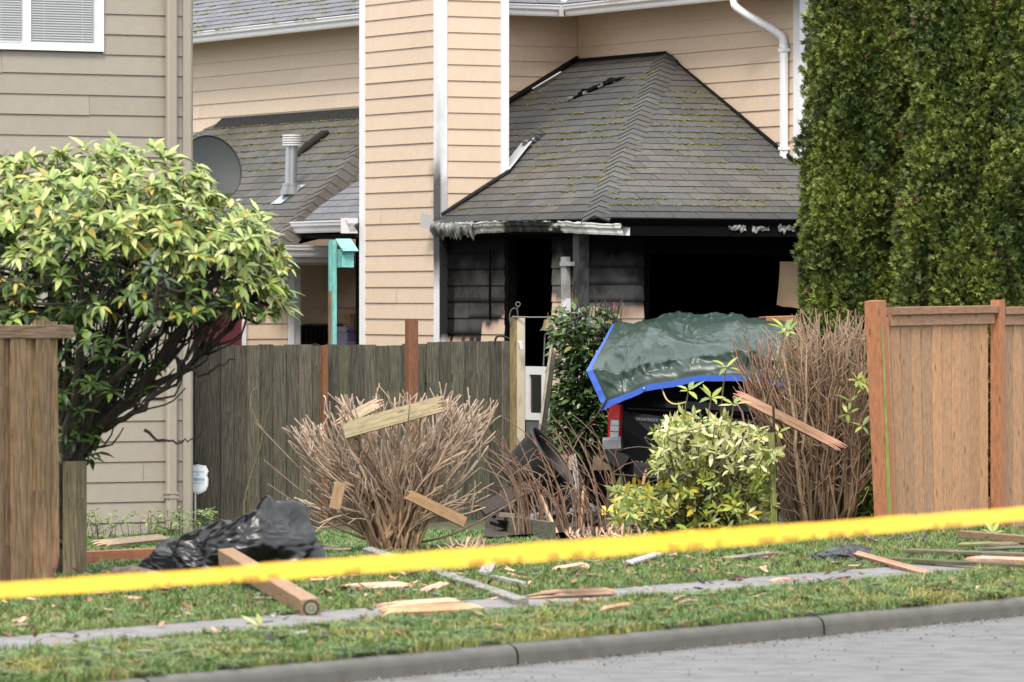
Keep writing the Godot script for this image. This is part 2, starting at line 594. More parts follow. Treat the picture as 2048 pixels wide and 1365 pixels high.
# folded caps along a hip from p0 up to p1 with the two planes' directions da and db (down the slopes, across the hip)
func hip_caps(roof: Node, p0: Vector3, p1: Vector3, da: Vector3, db: Vector3, w: float, colf: Callable) -> void:
	var l := p0.distance_to(p1)
	var d := (p1 - p0).normalized()
	var lift := (da + db).normalized() * -1.0
	var n := int(l / 0.145)
	for i in n:
		var a := p0 + d * (l * i / n - 0.01) + lift * 0.030
		var b := p0 + d * (l * (i + 1) / n + 0.03) + lift * 0.018
		var mb := MB.new()
		var c: Color = colf.call(a)
		var uo := Vector2(rnd(0, 1), rnd(0, 1))
		var j := rnd(-0.012, 0.012)
		for e in [[da, 1.0], [db, -1.0]]:
			var o: Vector3 = e[0] * (w + j)
			var h := lift * -0.012
			var q := [a, b, b + o + h, a + o + h]
			var uv := [Vector2(0, 0) + uo, Vector2(0.3, 0) + uo, Vector2(0.3, 0.3) + uo, Vector2(0, 0.3) + uo]
			if ((q[1] - q[0]).cross(q[2] - q[0])).dot(lift) > 0.0:
				mb.quad(q[0], q[1], q[2], q[3], uv[0], uv[1], uv[2], uv[3], c)
			else:
				mb.quad(q[3], q[2], q[1], q[0], uv[3], uv[2], uv[1], uv[0], c)
			var s := [a, a + o + h, a + o + h - lift * 0.02, a - lift * 0.02]
			if ((s[1] - s[0]).cross(s[2] - s[0])).dot(-d) < 0.0:
				s.reverse()
			mb.quad(s[0], s[1], s[2], s[3], uo, uo, uo, uo, c * Color(0.5, 0.5, 0.5))
		part("hip_cap", mb.mesh(M.shingle), roof)

func slab(poly: PackedVector3Array, thick: Vector3, col: Color) -> MB:
	# a plate: its top given anticlockwise from outside, thick points inwards
	var mb := MB.new()
	for i in range(1, poly.size() - 1):
		mb.tri(poly[0], poly[i], poly[i + 1], col)
		mb.tri(poly[0] + thick, poly[i + 1] + thick, poly[i] + thick, col)
	for i in poly.size():
		var j := (i + 1) % poly.size()
		mb.quad(poly[i] + thick, poly[j] + thick, poly[j], poly[i], Vector2(), Vector2(), Vector2(), Vector2(), col)
	return mb

func wall_block(parent: Node, called: String, lo: Vector3, hi: Vector3, col: Color, mat := "plain") -> MeshInstance3D:
	var mb := MB.new()
	mb.box(Transform3D(Basis.IDENTITY, (lo + hi) / 2.0), hi - lo, col)
	return part(called, mb.mesh(M[mat]), parent)

func gutter_profile(k := 1.0) -> PackedVector2Array:
	return PackedVector2Array([Vector2(0, 0), Vector2(0.075, 0), Vector2(0.085, 0.02), Vector2(0.09, 0.05), Vector2(0.115, 0.075), Vector2(0.12, 0.105), Vector2(0.128, 0.11), Vector2(0.128, 0.122), Vector2(0.112, 0.122), Vector2(0.105, 0.09), Vector2(0.0, 0.09)])

func gutter(parent: Node, p0: Vector3, p1: Vector3, out: Vector3, col := WHITE) -> void:
	var mb := MB.new()
	mb.sweep(gutter_profile(), p0, p1, out, true, col)
	for e in [p0, p1]:
		var poly := gutter_profile()
		var d := (p1 - p0).normalized() * (-1.0 if e == p0 else 1.0)
		for k in Geometry2D.triangulate_polygon(poly).size() / 3:
			var ti := Geometry2D.triangulate_polygon(poly)
			var q := []
			for m in 3:
				var p := poly[ti[k * 3 + m]]
				q.append(e + out * p.x + Vector3.UP * p.y)
			if (q[1] - q[0]).cross(q[2] - q[0]).dot(d) < 0.0:
				q.reverse()
			mb.tri(q[0], q[1], q[2], col)
	part("gutter", mb.mesh(M.paint), parent)

# ---------------------------------------------------------------- wood
func board_mesh(l: float, w: float, th: float, body: Color, ends: Color, r0: float, r1: float, mat: String, ch := 0.004) -> ArrayMesh:
	var mb := MB.new()
	var uo := Vector2(rnd(0, 1), rnd(0, 1))
	if r0 <= 0.0 and r1 <= 0.0:
		mb.box(Transform3D.IDENTITY, Vector3(l, th, w), body, uo, minf(ch, th * 0.3))
		return mb.mesh(M[mat])
	var k := maxi(4, int(w / 0.016))
	for i in k:
		var z0 := -w / 2.0 + w * i / k
		var z1 := -w / 2.0 + w * (i + 1) / k
		var a := -l / 2.0 + (rnd(0.0, r0) if r0 > 0.0 else 0.0)
		var b := l / 2.0 - (rnd(0.0, r1) if r1 > 0.0 else 0.0)
		var lift := rnd(-0.002, 0.002)
		var stops := [[a, 0.25, ends], [a + minf(r0, 0.12) * 0.8, 1.0, ends.lerp(body, 0.5)], [lerpf(a, b, 0.35), 1.0, body], [lerpf(a, b, 0.65), 1.0, body], [b - minf(r1, 0.12) * 0.8, 1.0, ends.lerp(body, 0.5)], [b, 0.25, ends]]
		if r0 <= 0.0:
			stops[0] = [a, 1.0, body]
			stops[1] = [a + 0.02, 1.0, body]
		if r1 <= 0.0:
			stops[4] = [b - 0.02, 1.0, body]
			stops[5] = [b, 1.0, body]
		var bend0 := rnd(-0.012, 0.012) if r0 > 0.0 else 0.0
		var bend1 := rnd(-0.012, 0.012) if r1 > 0.0 else 0.0
		for s in 5:
			var q := []
			for e in [stops[s], stops[s + 1]]:
				var mid := (z0 + z1) / 2.0 + (bend0 if e[0] == a else bend1 if e[0] == b else 0.0)
				var hz: float = (z1 - z0) / 2.0 * e[1]
				var hy: float = th / 2.0 * e[1]
				q.append([Vector3(e[0], -hy + lift, mid - hz), Vector3(e[0], -hy + lift, mid + hz), Vector3(e[0], hy + lift, mid + hz), Vector3(e[0], hy + lift, mid - hz)])
			for m in 4:
				var m2 := (m + 1) % 4
				var vv := 0.0 if m % 2 == 0 else 0.1
				mb.quad(q[0][m], q[0][m2], q[1][m2], q[1][m], Vector2(stops[s][0], q[0][m].z / 0.3 + vv) + uo, Vector2(stops[s][0], q[0][m2].z / 0.3 + vv + 0.02) + uo, Vector2(stops[s + 1][0], q[1][m2].z / 0.3 + vv + 0.02) + uo, Vector2(stops[s + 1][0], q[1][m].z / 0.3 + vv) + uo, stops[s][2], stops[s][2], stops[s + 1][2], stops[s + 1][2])
			if s == 0:
				mb.quad(q[0][3], q[0][2], q[0][1], q[0][0], uo, uo, uo, uo, stops[0][2])
			if s == 4:
				mb.quad(q[1][0], q[1][1], q[1][2], q[1][3], uo, uo, uo, uo, stops[5][2])
	return mb.mesh(M[mat])

func plank(called: String, label: String, cat: String, p0: Vector3, p1: Vector3, w: float, th: float, body: Color, ends: Color, r0 := 0.0, r1 := 0.0, roll := 0.0, mat := "wood", group := "") -> MeshInstance3D:
	var o := part(called, board_mesh(p0.distance_to(p1), w, th, body, ends, r0, r1, mat), self)
	o.transform = frame_of(p0, p1, roll)
	tag(o, label, cat, group if group else {"board": "broken fence boards strewn over the yard", "wood chip": "wood chips on the sidewalk", "stick": "black sticks by the sidewalk", "stake": "splintered stakes in the garden bed"}.get(cat, ""))
	return o

# ---------------------------------------------------------------- leaves and stems
func leaf_mesh(l: float, w: float, fold: float, droop: float, mat: String, col: Color, n := 5) -> ArrayMesh:
	# base at the origin, pointing along +z, upper side +y
	var mb := MB.new()
	var p := PackedVector3Array()
	for j in n:
		var f := float(j) / (n - 1)
		var hw := w * 0.5 * (pow(sin(PI * pow(f, 0.85)), 0.75) if f > 0.0 and f < 1.0 else 0.06)
		var z := l * f
		var y := -droop * f * f * l
		p.append_array([Vector3(hw, y + fold * hw, z), Vector3(0, y, z), Vector3(-hw, y + fold * hw, z)])
	mb.grid(p, 3, n, 1.0, 1.0, PackedColorArray(), col)
	return mb.mesh(M[mat])

func curve_points(ctrl: Array, n: int) -> PackedVector3Array:
	var c := Curve3D.new()
	for i in ctrl.size():
		var a: Vector3 = ctrl[maxi(i - 1, 0)]
		var b: Vector3 = ctrl[mini(i + 1, ctrl.size() - 1)]
		c.add_point(ctrl[i], (a - b) / 6.0, (b - a) / 6.0)
	var out := PackedVector3Array()
	for i in n:
		out.append(c.sample_baked(c.get_baked_length() * i / (n - 1), true))
	return out

func taper(r0: float, r1: float, n: int) -> PackedFloat32Array:
	var r := PackedFloat32Array()
	for i in n:
		r.append(lerpf(r0, r1, float(i) / (n - 1)))
	return r

func look(fwd: Vector3, up: Vector3) -> Basis:
	var z := fwd.normalized()
	var x := up.cross(z)
	x = x.normalized() if x.length() > 1e-4 else Vector3.RIGHT
	return Basis(x, z.cross(x), z)

# ---------------------------------------------------------------- the scene
func _ready() -> void:
	rng.seed = 1
	nz = noise(3, 1.0, 4)
	# camera
	var cam := Camera3D.new()
	cam.name = "camera"
	cam.projection = Camera3D.PROJECTION_FRUSTUM
	cam.near = 1.0
	cam.far = 900.0
	cam.size = 1365.0 / F
	cam.frustum_offset = Vector2(0, -82.5 / F)
	cam.position = Vector3(0, EYE, 0)
	var lens := CameraAttributesPhysical.new()
	lens.frustum_near = 1.0
	lens.frustum_far = 900.0
	lens.frustum_focal_length = 100.0
	lens.frustum_focus_distance = 46.0
	lens.exposure_aperture = 2.9
	lens.exposure_multiplier = 1.0
	cam.attributes = lens
	add_child(cam)
	cam.current = true
	# overcast sky and exposure
	var we := WorldEnvironment.new()
	we.name = "environment"
	var env := Environment.new()
	env.background_mode = Environment.BG_SKY
	var sk := ProceduralSkyMaterial.new()
	sk.sky_top_color = Color(0.97, 0.98, 1.0)
	sk.sky_horizon_color = Color(0.66, 0.68, 0.70)
	sk.sky_curve = 0.45
	sk.ground_bottom_color = Color(0.25, 0.25, 0.22)
	sk.ground_horizon_color = Color(0.33, 0.33, 0.31)
	sk.sky_energy_multiplier = 1.0
	var sky := Sky.new()
	sky.sky_material = sk
	env.sky = sky
	env.tonemap_mode = Environment.TONE_MAPPER_LINEAR
	env.tonemap_exposure = 2.75
	env.sdfgi_enabled = true
	env.ssao_enabled = true
	env.ssil_enabled = true
	we.environment = env
	add_child(we)
	var sun := DirectionalLight3D.new()
	sun.name = "sun"
	sun.light_color = Color(1.0, 0.97, 0.93)
	sun.light_energy = 0.5
	sun.light_angular_distance = 18.0
	sun.shadow_enabled = true
	sun.rotation_degrees = Vector3(-52, -14, 0)
	add_child(sun)

	make_materials()
	make_ground()
	make_house()
	make_tan_house()
	make_fences()
	make_trees()
	make_shrubs()
	make_car()
	make_yard_things()
	make_debris()
	make_tape()


# ---------------------------------------------------------------- ground
func strip(called: String, prof: Array, t0: float, t1: float, step: float, mat: String, col: Color, parent: Node = null, bump := 0.0) -> MeshInstance3D:
	# prof: (q, y) from the street side inwards
	var mb := MB.new()
	var nt := int(ceil((t1 - t0) / step)) + 1
	var pts := PackedVector3Array()
	for j in prof.size():
		for i in nt:
			var t := t0 + (t1 - t0) * i / (nt - 1)
			var p := tq(t, prof[j].x)
			p.y = prof[j].y + (bump * nz.get_noise_2d(t * 1.3, prof[j].x * 1.3) if bump > 0.0 else 0.0)
			pts.append(p)
	mb.grid(pts, nt, prof.size(), (t1 - t0), 1.0, PackedColorArray(), col)
	var o := part(called, mb.mesh(M[mat]), parent if parent else self)
	if parent == null:
		o.set_meta("kind", "structure")
	return o

func make_ground() -> void:
	rng.seed = 21
	var mb := MB.new()
	mb.quad(Vector3(-400, -0.45, 60), Vector3(400, -0.45, 60), Vector3(400, -0.45, -500), Vector3(-400, -0.45, -500), Vector2(), Vector2(), Vector2(), Vector2(), Color(0.8, 0.9, 0.7))
	var g := part("ground", mb.mesh(M.turf), self)
	tag(g, "wide green brown ground under the whole street", "ground", "", "structure")
	var r := strip("road", [Vector2(-26, -0.05), Vector2(-9, 0.0), Vector2(-4.5, 0.0675), Vector2(-2, 0.03), Vector2(0.02, 0.0)], -40, 60, 2.0, "asphalt", Color.WHITE)
	tag(r, "damp grey asphalt road in front of the kerb", "road")
	# damp streaks, a sealed crack and grit in the gutter
	var wetm := mt("damp_asphalt", lin(0.140, 0.138, 0.137), 0.6, M.asphalt.albedo_texture)
	wetm.uv1_triplanar = true
	wetm.uv1_world_triplanar = true
	for s in [[6.6, -1.15, 1.2, 0.10], [5.4, -2.3, 1.5, 0.12]]:
		mb = MB.new()
		var pp := PackedVector3Array()
		for j in 2:
			for i in 40:
				var f := i / 39.0
				var hw: float = s[3] * pow(sin(PI * f), 0.7) * absf(nz.get_noise_2d(f * 5.0 + s[0] * 9.0, j * 3.0)) * 1.8
				var p := tq(s[0] + (f - 0.5) * 2.0 * s[2], s[1] + (hw if j else -hw) + 0.06 * nz.get_noise_1d(f * 4.0 + s[0]))
				p.y = gh(p.x, p.z) + 0.012
				pp.append(p)
		mb.grid(pp, 40, 2)
		part("damp_streak", mb.mesh(wetm), r)
	var gw := []
	var gc := PackedColorArray()
	for i in 1100:
		var p := tq(rnd(-2.0, 9.5), -absf(rnd(0, 1) * rnd(0, 1)) * (0.35 if i % 3 else 2.4))
		p.y = gh(p.x, p.z) + 0.008
		var s := rnd(0.3, 1.0)
		gw.append(Transform3D(Basis.from_euler(Vector3(rnd(0, 3), rnd(0, 3), rnd(0, 3))).scaled(Vector3(s, s * 0.7, s)), p))
		gc.append([Color(0.11, 0.10, 0.09), Color(0.05, 0.042, 0.035), Color(0.24, 0.22, 0.2), Color(0.17, 0.09, 0.045)][rng.randi() % 4])
	mb = MB.new()
	mb.tube(PackedVector3Array([Vector3(-0.008, 0, 0), Vector3(-0.003, 0, 0), Vector3(0.004, 0, 0), Vector3(0.008, 0, 0)]), PackedFloat32Array([0.003, 0.007, 0.006, 0.002]), 6)
	tag(many("gutter_grit", mb.mesh(M.plain), self, gw, gc), "loose grit and leaf crumbs along the gutter of the road", "grit")
	# kerb stones
	var k := thing("kerb", "grey rounded concrete kerb between the road and the grass strip", "kerb")
	k.set_meta("kind", "structure")
	var prof := [Vector2(0.0, -0.05), Vector2(0.002, 0.055), Vector2(0.012, 0.086), Vector2(0.03, 0.104), Vector2(0.06, 0.113), Vector2(0.155, 0.117), Vector2(0.156, -0.05)]
	for i in range(-8, 14):
		var t0 := 1.46 + 3.03 * i
		var c := rnd(0.9, 1.08)
		strip("kerb_stone", prof, t0 + 0.008, t0 + 3.022, 0.5, "concrete", Color(0.132 * c, 0.127 * c, 0.110 * c), k)
	# sidewalk slabs
	var w := thing("sidewalk", "narrow grey concrete sidewalk between two strips of grass", "sidewalk")
	w.set_meta("kind", "structure")
	for i in range(-14, 26):
		var t0 := 0.4 + 1.5 * i
		var c := rnd(0.92, 1.06)
		strip("paving_slab", [Vector2(1.40, 0.10), Vector2(1.405, 0.158), Vector2(2.215, 0.162), Vector2(2.22, 0.10)], t0 + 0.005, t0 + 1.495, 0.5, "concrete", Color(0.225 * c, 0.215 * c, 0.21 * c), w)
	var v := strip("verge", [Vector2(0.15, 0.105), Vector2(0.3, 0.122), Vector2(0.6, 0.140), Vector2(0.9, 0.148), Vector2(1.45, 0.135)], -30, 50, 0.2, "turf", Color.WHITE, null, 0.012)
	tag(v, "mossy turf strip between kerb and sidewalk", "grass verge")
	var lp := []
	var q := 2.18
	while q < 46.0:
		var y := 0.15 if q < 5.5 else maxf(0.15 - 0.037 * (q - 5.5), -0.17)
		lp.append(Vector2(q, y - (0.03 if q < 2.3 else 0.005)))
		q += 0.2 if q < 14.0 else 3.0
	var lawn := strip("lawn", lp, -30, 50, 0.25, "turf", Color.WHITE, null, 0.02)
	tag(lawn, "lawn sloping gently down from the sidewalk to the houses", "lawn")
	make_grass()

func in_view(p: Vector3, m := 2.2) -> bool:
	var d := -p.z
	return absf(p.x) < (1024.0 / F * d + m) and p.y - EYE > -765.0 / F * d - m

func make_grass() -> void:
	rng.seed = 33
	# a tuft of blades, two kinds, and a clover sprig
	var kinds := []
	for kind in 2:
		var mb := MB.new()
		for b in 8:
			var a := rnd(0, TAU)
			var o := Vector3(rnd(-0.018, 0.018), 0, rnd(-0.018, 0.018))
			var h := rnd(0.016, 0.034) * (1.0 if kind == 0 else 1.5)
			var lean := Vector3(cos(a), 0, sin(a)) * h * rnd(0.2, 0.9)
			var s := Vector3(-sin(a), 0, cos(a)) * rnd(0.0016, 0.0028)
			var m := o + lean * 0.35 + Vector3.UP * h * 0.62
			var c := Color.WHITE * rnd(0.75, 1.1)
			mb.quad(o - s, o + s, m + s * 0.8, m - s * 0.8, Vector2(), Vector2(), Vector2(), Vector2(), c)
			mb.tri(m - s * 0.8, m + s * 0.8, o + lean + Vector3.UP * h, c)
		kinds.append(mb.mesh(M.blade))
	var mc := MB.new()
	for b in 7:
		var a := rnd(0, TAU)
		var o := Vector3(rnd(-0.03, 0.03), rnd(0.012, 0.03), rnd(-0.03, 0.03))
		for l in 3:
			var g := a + TAU * l / 3.0
			var d := Vector3(cos(g), 0.15, sin(g)) * rnd(0.008, 0.014)
			var s := Vector3(-sin(g), 0, cos(g)) * 0.006
			mc.quad(o, o + d * 0.6 - s, o + d, o + d * 0.6 + s, Vector2(), Vector2(), Vector2(), Vector2(), Color.WHITE * rnd(0.8, 1.1))
	kinds.append(mc.mesh(M.blade))
	var where := [[], [], []]
	var cols := [PackedColorArray(), PackedColorArray(), PackedColorArray()]
	for zone in [[0.07, 1.43, 40000], [2.17, 5.6, 62000], [5.6, 13.6, 46000]]:
		var n := 0
		var tries := 0
		while n < zone[2] and tries < zone[2] * 8:
			tries += 1
			var t := rnd(-10.0, 14.0)
			var q := rnd(zone[0], zone[1])
			var p := tq(t, q)
			p.y = gh(p.x, p.z)
			if not in_view(p):
				continue
			var bare := nz.get_noise_2d(t * 0.9 + 40.0, q * 0.9)
			if q < 5.6 and bare > 0.42 and rng.randf() < 0.75:
				continue
			if q > 5.6 and p.x > 0.35 and p.x < 3.2 and rng.randf() < 0.92:
				continue
			var edge := q < 0.3 or (q > 1.28 and q < 2.4)
			var yellow := clampf(nz.get_noise_2d(t * 0.6, q * 1.5 + 70.0) * 1.3 + 0.14, 0.0, 1.0)
			if q > 2.0:
				yellow *= 0.4
			var c := Color(0.115, 0.195, 0.048).lerp(Color(0.33, 0.29, 0.08), yellow)
			if q > 5.6:
				c = Color(0.10, 0.20, 0.05).lerp(Color(0.17, 0.25, 0.07), rng.randf() * 0.6)
			if rng.randf() < 0.08:
				c = Color(0.32, 0.23, 0.11)
			c = c * rnd(0.75, 1.25)
			c.a = 1.0
			var kind := 0
			if rng.randf() < (0.45 if edge else 0.16):
				kind = 1
			if q < 2.3 and nz.get_noise_2d(t * 1.7 + 200.0, q * 2.0) > 0.12 and rng.randf() < 0.6:
				kind = 2
				c = Color(0.17, 0.26, 0.095) * rnd(0.55, 1.3)
			var s := rnd(0.7, 1.3) * (1.35 if nz.get_noise_2d(t * 2.2, q * 2.2 + 300.0) > 0.2 else 1.0)
			where[kind].append(Transform3D(Basis(Vector3.UP, rnd(0, TAU)).scaled(Vector3(s, s * (0.7 if q > 5.6 else 1.0), s)), p + Vector3.DOWN * 0.004))
			cols[kind].append(c)
			n += 1
	var names := ["short_grass", "tall_grass", "clover"]
	var labels := ["short green and yellowed grass blades covering verge and lawn", "longer grass tufts along the edges of sidewalk and kerb", "small round clover leaves among the grass by the kerb"]
	for i in 3:
		tag(many(names[i], kinds[i], self, where[i], cols[i]), labels[i], ["grass", "grass", "clover"][i])
	# fallen leaves
	var lm := leaf_mesh(0.075, 0.04, 0.5, -0.3, "leaf", Color.WHITE, 4)
	var lw := []
	var lc := PackedColorArray()
	for i in 900:
		var q := rnd(-0.2, 7.0)
		var p := tq(rnd(-7.0, 10.0), q)
		if not in_view(p) or (q < 0.1 and rng.randf() < 0.8):
			continue
		p.y = (gh(p.x, p.z) if q > 0.15 else 0.01 if q < 0.0 else 0.14) + (0.025 if q > 0.2 and (q < 1.35 or q > 2.3) else 0.014)
		var s := rnd(0.4, 0.95)
		lw.append(Transform3D(Basis.from_euler(Vector3(rnd(-0.4, 0.4), rnd(0, TAU), rnd(-0.5, 0.5))).scaled(Vector3.ONE * s), p))
		lc.append([Color(0.20, 0.075, 0.03), Color(0.27, 0.13, 0.05), Color(0.10, 0.05, 0.03), Color(0.33, 0.21, 0.10)][rng.randi() % 4])
	tag(many("fallen_leaves", lm, self, lw, lc), "small brown dead leaves scattered over grass and sidewalk", "leaves")

# ---------------------------------------------------------------- the burnt house
func roof_color(p: Vector3) -> Color:
	var k := rnd(0.82, 1.18) * (1.0 + 0.25 * nz.get_noise_3d(p.x * 0.7, p.y * 0.7, p.z * 0.7))
	var warm := clampf(0.5 + nz.get_noise_3d(p.x * 0.5 + 9.0, p.y, p.z * 0.5) + rnd(-0.2, 0.2), 0.0, 1.0)
	var c := Color(0.092, 0.092, 0.089).lerp(Color(0.112, 0.098, 0.084), warm)
	return Color(c.r * k, c.g * k, c.b * k)

func porch_color(p: Vector3) -> Color:
	var c := roof_color(p)
	# scorched around the burnt-through vent and along the top
	var d := Vector2((p.x - 2.25) * 1.0, (p.z + 0.9) * 0.6).length()
	var dark := clampf(1.0 - d * 0.8 + 0.3 * nz.get_noise_3d(p.x * 2.0, p.y, p.z * 2.0), 0.0, 1.0) * 0.7
	dark = maxf(dark, clampf((p.y - 4.15) * 1.6, 0.0, 0.75))
	dark = maxf(dark, clampf(0.55 - (p.y - 2.8) * 4.0, 0.0, 0.6))
	return Color(c.r * (1 - dark) + 0.02 * dark, c.g * (1 - dark) + 0.021 * dark, c.b * (1 - dark) + 0.022 * dark)

func up_color(p: Vector3) -> Color:
	var k := rnd(0.85, 1.15)
	return Color(0.165 * k, 0.168 * k, 0.185 * k)

func burnt(p: Vector3, c: Color) -> Color:
	# p in the house's axes: black above, blistered grey, scorched pink edge, cream below; lap shade painted in
	var n := nz.get_noise_3d(p.x * 2.2, p.y * 2.2, p.z * 2.2)
	var fine := nz.get_noise_3d(p.x * 9.0, p.y * 9.0, p.z * 9.0)
	var side := 1.60
	var front := p.x > 0.12
	if not front and p.z > 0.75 and p.z < 1.3:
		side = 1.80
	elif not front and p.z > 2.0:
		side = 2.02
	elif front:
		side = 1.90
	var h := p.y - side + 0.16 * n + 0.05 * fine
	if h < -0.09:
		return c
	if h < 0.0:
		return c.lerp(Color(0.46, 0.29, 0.22), clampf((h + 0.09) * 14.0, 0, 1))
	var wide := nz.get_noise_3d(p.x * 1.3 + 5.0, p.y * 3.6, p.z * 1.3)
	var tone_k := clampf(0.5 + wide * 0.9 + fine * 0.35, 0.0, 1.0)
	var ash := Color(0.028, 0.028, 0.028).lerp(Color(0.095, 0.09, 0.086), tone_k)
	if p.z > 2.0 or front:
		ash = Color(0.045, 0.045, 0.046).lerp(Color(0.20, 0.195, 0.185), clampf(tone_k + 0.1, 0.0, 1.0))
	var black := clampf((p.y - 2.02 - 0.25 * n) * 2.2, 0.0, 1.0)
	if not front and p.z < 0.16:
		black = maxf(black, 0.8)
	if front:
		black = maxf(black, clampf((p.x - 0.55 + 0.2 * n) * 4.0, 0.0, 0.85))
	# lap shade put into the colour: each board darkens towards its lower edge
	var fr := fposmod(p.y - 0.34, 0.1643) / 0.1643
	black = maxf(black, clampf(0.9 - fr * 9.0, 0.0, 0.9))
	return ash.lerp(Color(0.004, 0.004, 0.0043), black)

func sooty(p: Vector3, c: Color) -> Color:
	# the chimney's left face next to its corner
	var n := nz.get_noise_3d(p.x * 3.0, p.y * 3.0, p.z * 3.0) * 0.5
	var k := 0.0
	if p.z > -0.45 and p.y > 2.5 and p.y < 3.65:
		k = clampf(1.0 + p.z * 4.2 + n, 0.0, 1.0) * clampf((3.55 - p.y + n * 0.5) * 1.6, 0.0, 1.0)
	if p.z > -0.2 and p.y > 1.9 and p.y <= 2.8:
		k = maxf(k, clampf(1.0 + p.z * 7.0 + n, 0, 1) * clampf((p.y - 2.0 + n * 0.4) * 2.0, 0, 1))
	return c.lerp(Color(0.012, 0.012, 0.013), k * 0.92)

func sooty_trim(p: Vector3, c: Color) -> Color:
	var n := nz.get_noise_3d(p.x * 8.0, p.y * 2.2, p.z * 8.0)
	var k := 0.0
	if p.y > 2.84:
		var far := 3.45 if p.x < 0.005 else 3.2
		k = clampf((far - p.y) * (2.6 if p.x < 0.005 else 1.3) + 0.35 + n * 0.5, 0.0, 0.93 if p.x < 0.005 else 0.45)
		k = maxf(k, clampf((4.15 - p.y) * 0.25 + n * 0.35, 0, 0.35))
	else:
		k = clampf((p.y - 2.05) * 2.6 + n * 0.3, 0.0, 0.97)
	return c.lerp(Color(0.02, 0.02, 0.021), k)

func make_house() -> void:
	rng.seed = 44
	house = thing("fire_damaged_house", "cream two storey house with white trimmed chimney chase and a scorched porch", "house")
	house.transform = Transform3D(Basis(HB, Vector3.UP, HA), Vector3(-0.72944, 0, -50.5))
	var X := Vector3.RIGHT
	var Z := Vector3.BACK
	var L := Vector3.LEFT
	var U := Vector3.UP
	# --- chimney chase
	var ch := wall_block(house, "chimney_chase", Vector3(0.002, -0.2, -1.78), Vector3(0.776, 7.4, -0.004), CREAM)
	clap_wall(ch, Vector3(0.002, 0, -1.67), Z, L, 1.56, -0.166, 7.0, 0.1643, CREAM, sooty, 0.045)
	clap_wall(ch, Vector3(0.062, 0, -0.004), X, Z, 0.635, 2.60, 7.0, 0.1643, CREAM)
	trim(ch, "corner_trim", Vector3(-0.0, -0.2, -1.782), Vector3(-0.0, 7.2, -1.782), Z, L, 0.118, 0.022, WHITE)
	trim(ch, "corner_trim", Vector3(-0.0, -0.2, -0.108), Vector3(-0.0, 7.2, -0.108), Z, L, 0.126, 0.024, WHITE, sooty_trim)
	trim(ch, "corner_trim", Vector3(-0.022, 2.55, -0.0), Vector3(-0.022, 7.2, 0.0), X, Z, 0.09, 0.02, WHITE, sooty_trim)
	trim(ch, "corner_trim", Vector3(-0.022, -0.2, -0.0), Vector3(-0.022, 2.548, 0.0), X, Z, 0.10, 0.02, WHITE, func(p, c): return c.lerp(Color(0.014, 0.014, 0.015), clampf((p.y - 1.45 + 0.2 * nz.get_noise_3d(p.x * 9.0, p.y * 4.0, p.z)) * 5.0, 0.0, 0.98)))
	trim(ch, "corner_trim", Vector3(0.695, 3.2, -0.0), Vector3(0.695, 7.2, 0.0), X, Z, 0.09, 0.022, WHITE)
	# --- burnt ground-floor walls
	var bl := Color(0.01, 0.01, 0.01)
	var wa := wall_block(house, "porch_wall", Vector3(0.08, -0.2, 0.0), Vector3(0.18, 2.75, 1.24), bl)
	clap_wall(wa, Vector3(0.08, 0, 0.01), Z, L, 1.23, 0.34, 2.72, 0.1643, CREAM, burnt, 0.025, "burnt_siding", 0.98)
	var wb := wall_block(house, "porch_wall", Vector3(0.08, -0.2, 2.20), Vector3(0.18, 2.75, 2.74), bl)
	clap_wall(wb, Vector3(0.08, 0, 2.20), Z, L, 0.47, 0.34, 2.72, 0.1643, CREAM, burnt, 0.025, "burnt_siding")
	var wc := wall_block(house, "garage_wall", Vector3(0.18, -0.2, 2.65), Vector3(0.79, 2.75, 2.75), bl)
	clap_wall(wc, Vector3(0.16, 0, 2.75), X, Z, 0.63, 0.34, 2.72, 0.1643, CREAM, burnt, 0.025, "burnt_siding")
	var ct := func(p, c):
		var n: float = nz.get_noise_3d(p.x * 4.0, p.y * 3.0, p.z * 4.0)
		var k := clampf((p.y - 1.55 + n * 0.4) * 3.0, 0.0, 1.0)
		return c.lerp(Color(0.05, 0.05, 0.051) if n > -0.1 else Color(0.012, 0.012, 0.012), k)
	trim(wb, "corner_trim", Vector3(0.076, -0.2, 2.66), Vector3(0.076, 2.72, 2.66), Z, L, 0.118, 0.030, WHITE, ct)
	trim(wc, "corner_trim", Vector3(0.048, -0.2, 2.752), Vector3(0.048, 2.72, 2.752), X, Z, 0.11, 0.030, WHITE, ct)
	# what is left of the downspout beside the corner
	var ds := func(p, c):
		var n: float = nz.get_noise_3d(p.x * 6.0, p.y * 5.0, p.z * 6.0)
		if p.y < 2.0:
			return c.lerp(Color(0.5, 0.35, 0.28), clampf(0.3 + n, 0, 0.6))
		return Color(0.34, 0.34, 0.33).lerp(Color(0.12, 0.12, 0.12), clampf(n + 0.2, 0, 0.8))
	trim(wb, "melted_downspout", Vector3(0.050, 1.2, 2.53), Vector3(0.050, 2.42, 2.50), Z, L, 0.10, 0.05, WHITE, ds)
	wall_block(wb, "downspout_strap", Vector3(-0.012, 2.33, 2.50), Vector3(0.06, 2.37, 2.70), Color(0.30, 0.30, 0.295))
	# charred interior
	var dk := Color(0.004, 0.004, 0.0043)
	var room := wall_block(house, "charred_room", Vector3(0.2, -0.2, -2.3), Vector3(3.7, 2.8, -2.2), dk, "char")
	wall_block(room, "inner_wall", Vector3(3.6, -0.2, -2.2), Vector3(3.7, 2.8, 2.6), dk, "char")
	wall_block(room, "inner_wall", Vector3(0.79, -0.2, -2.2), Vector3(0.89, 2.8, -0.05), dk, "char")
	wall_block(room, "ceiling", Vector3(0.06, 2.76, 0.02), Vector3(3.7, 2.80, 2.73), dk, "char")
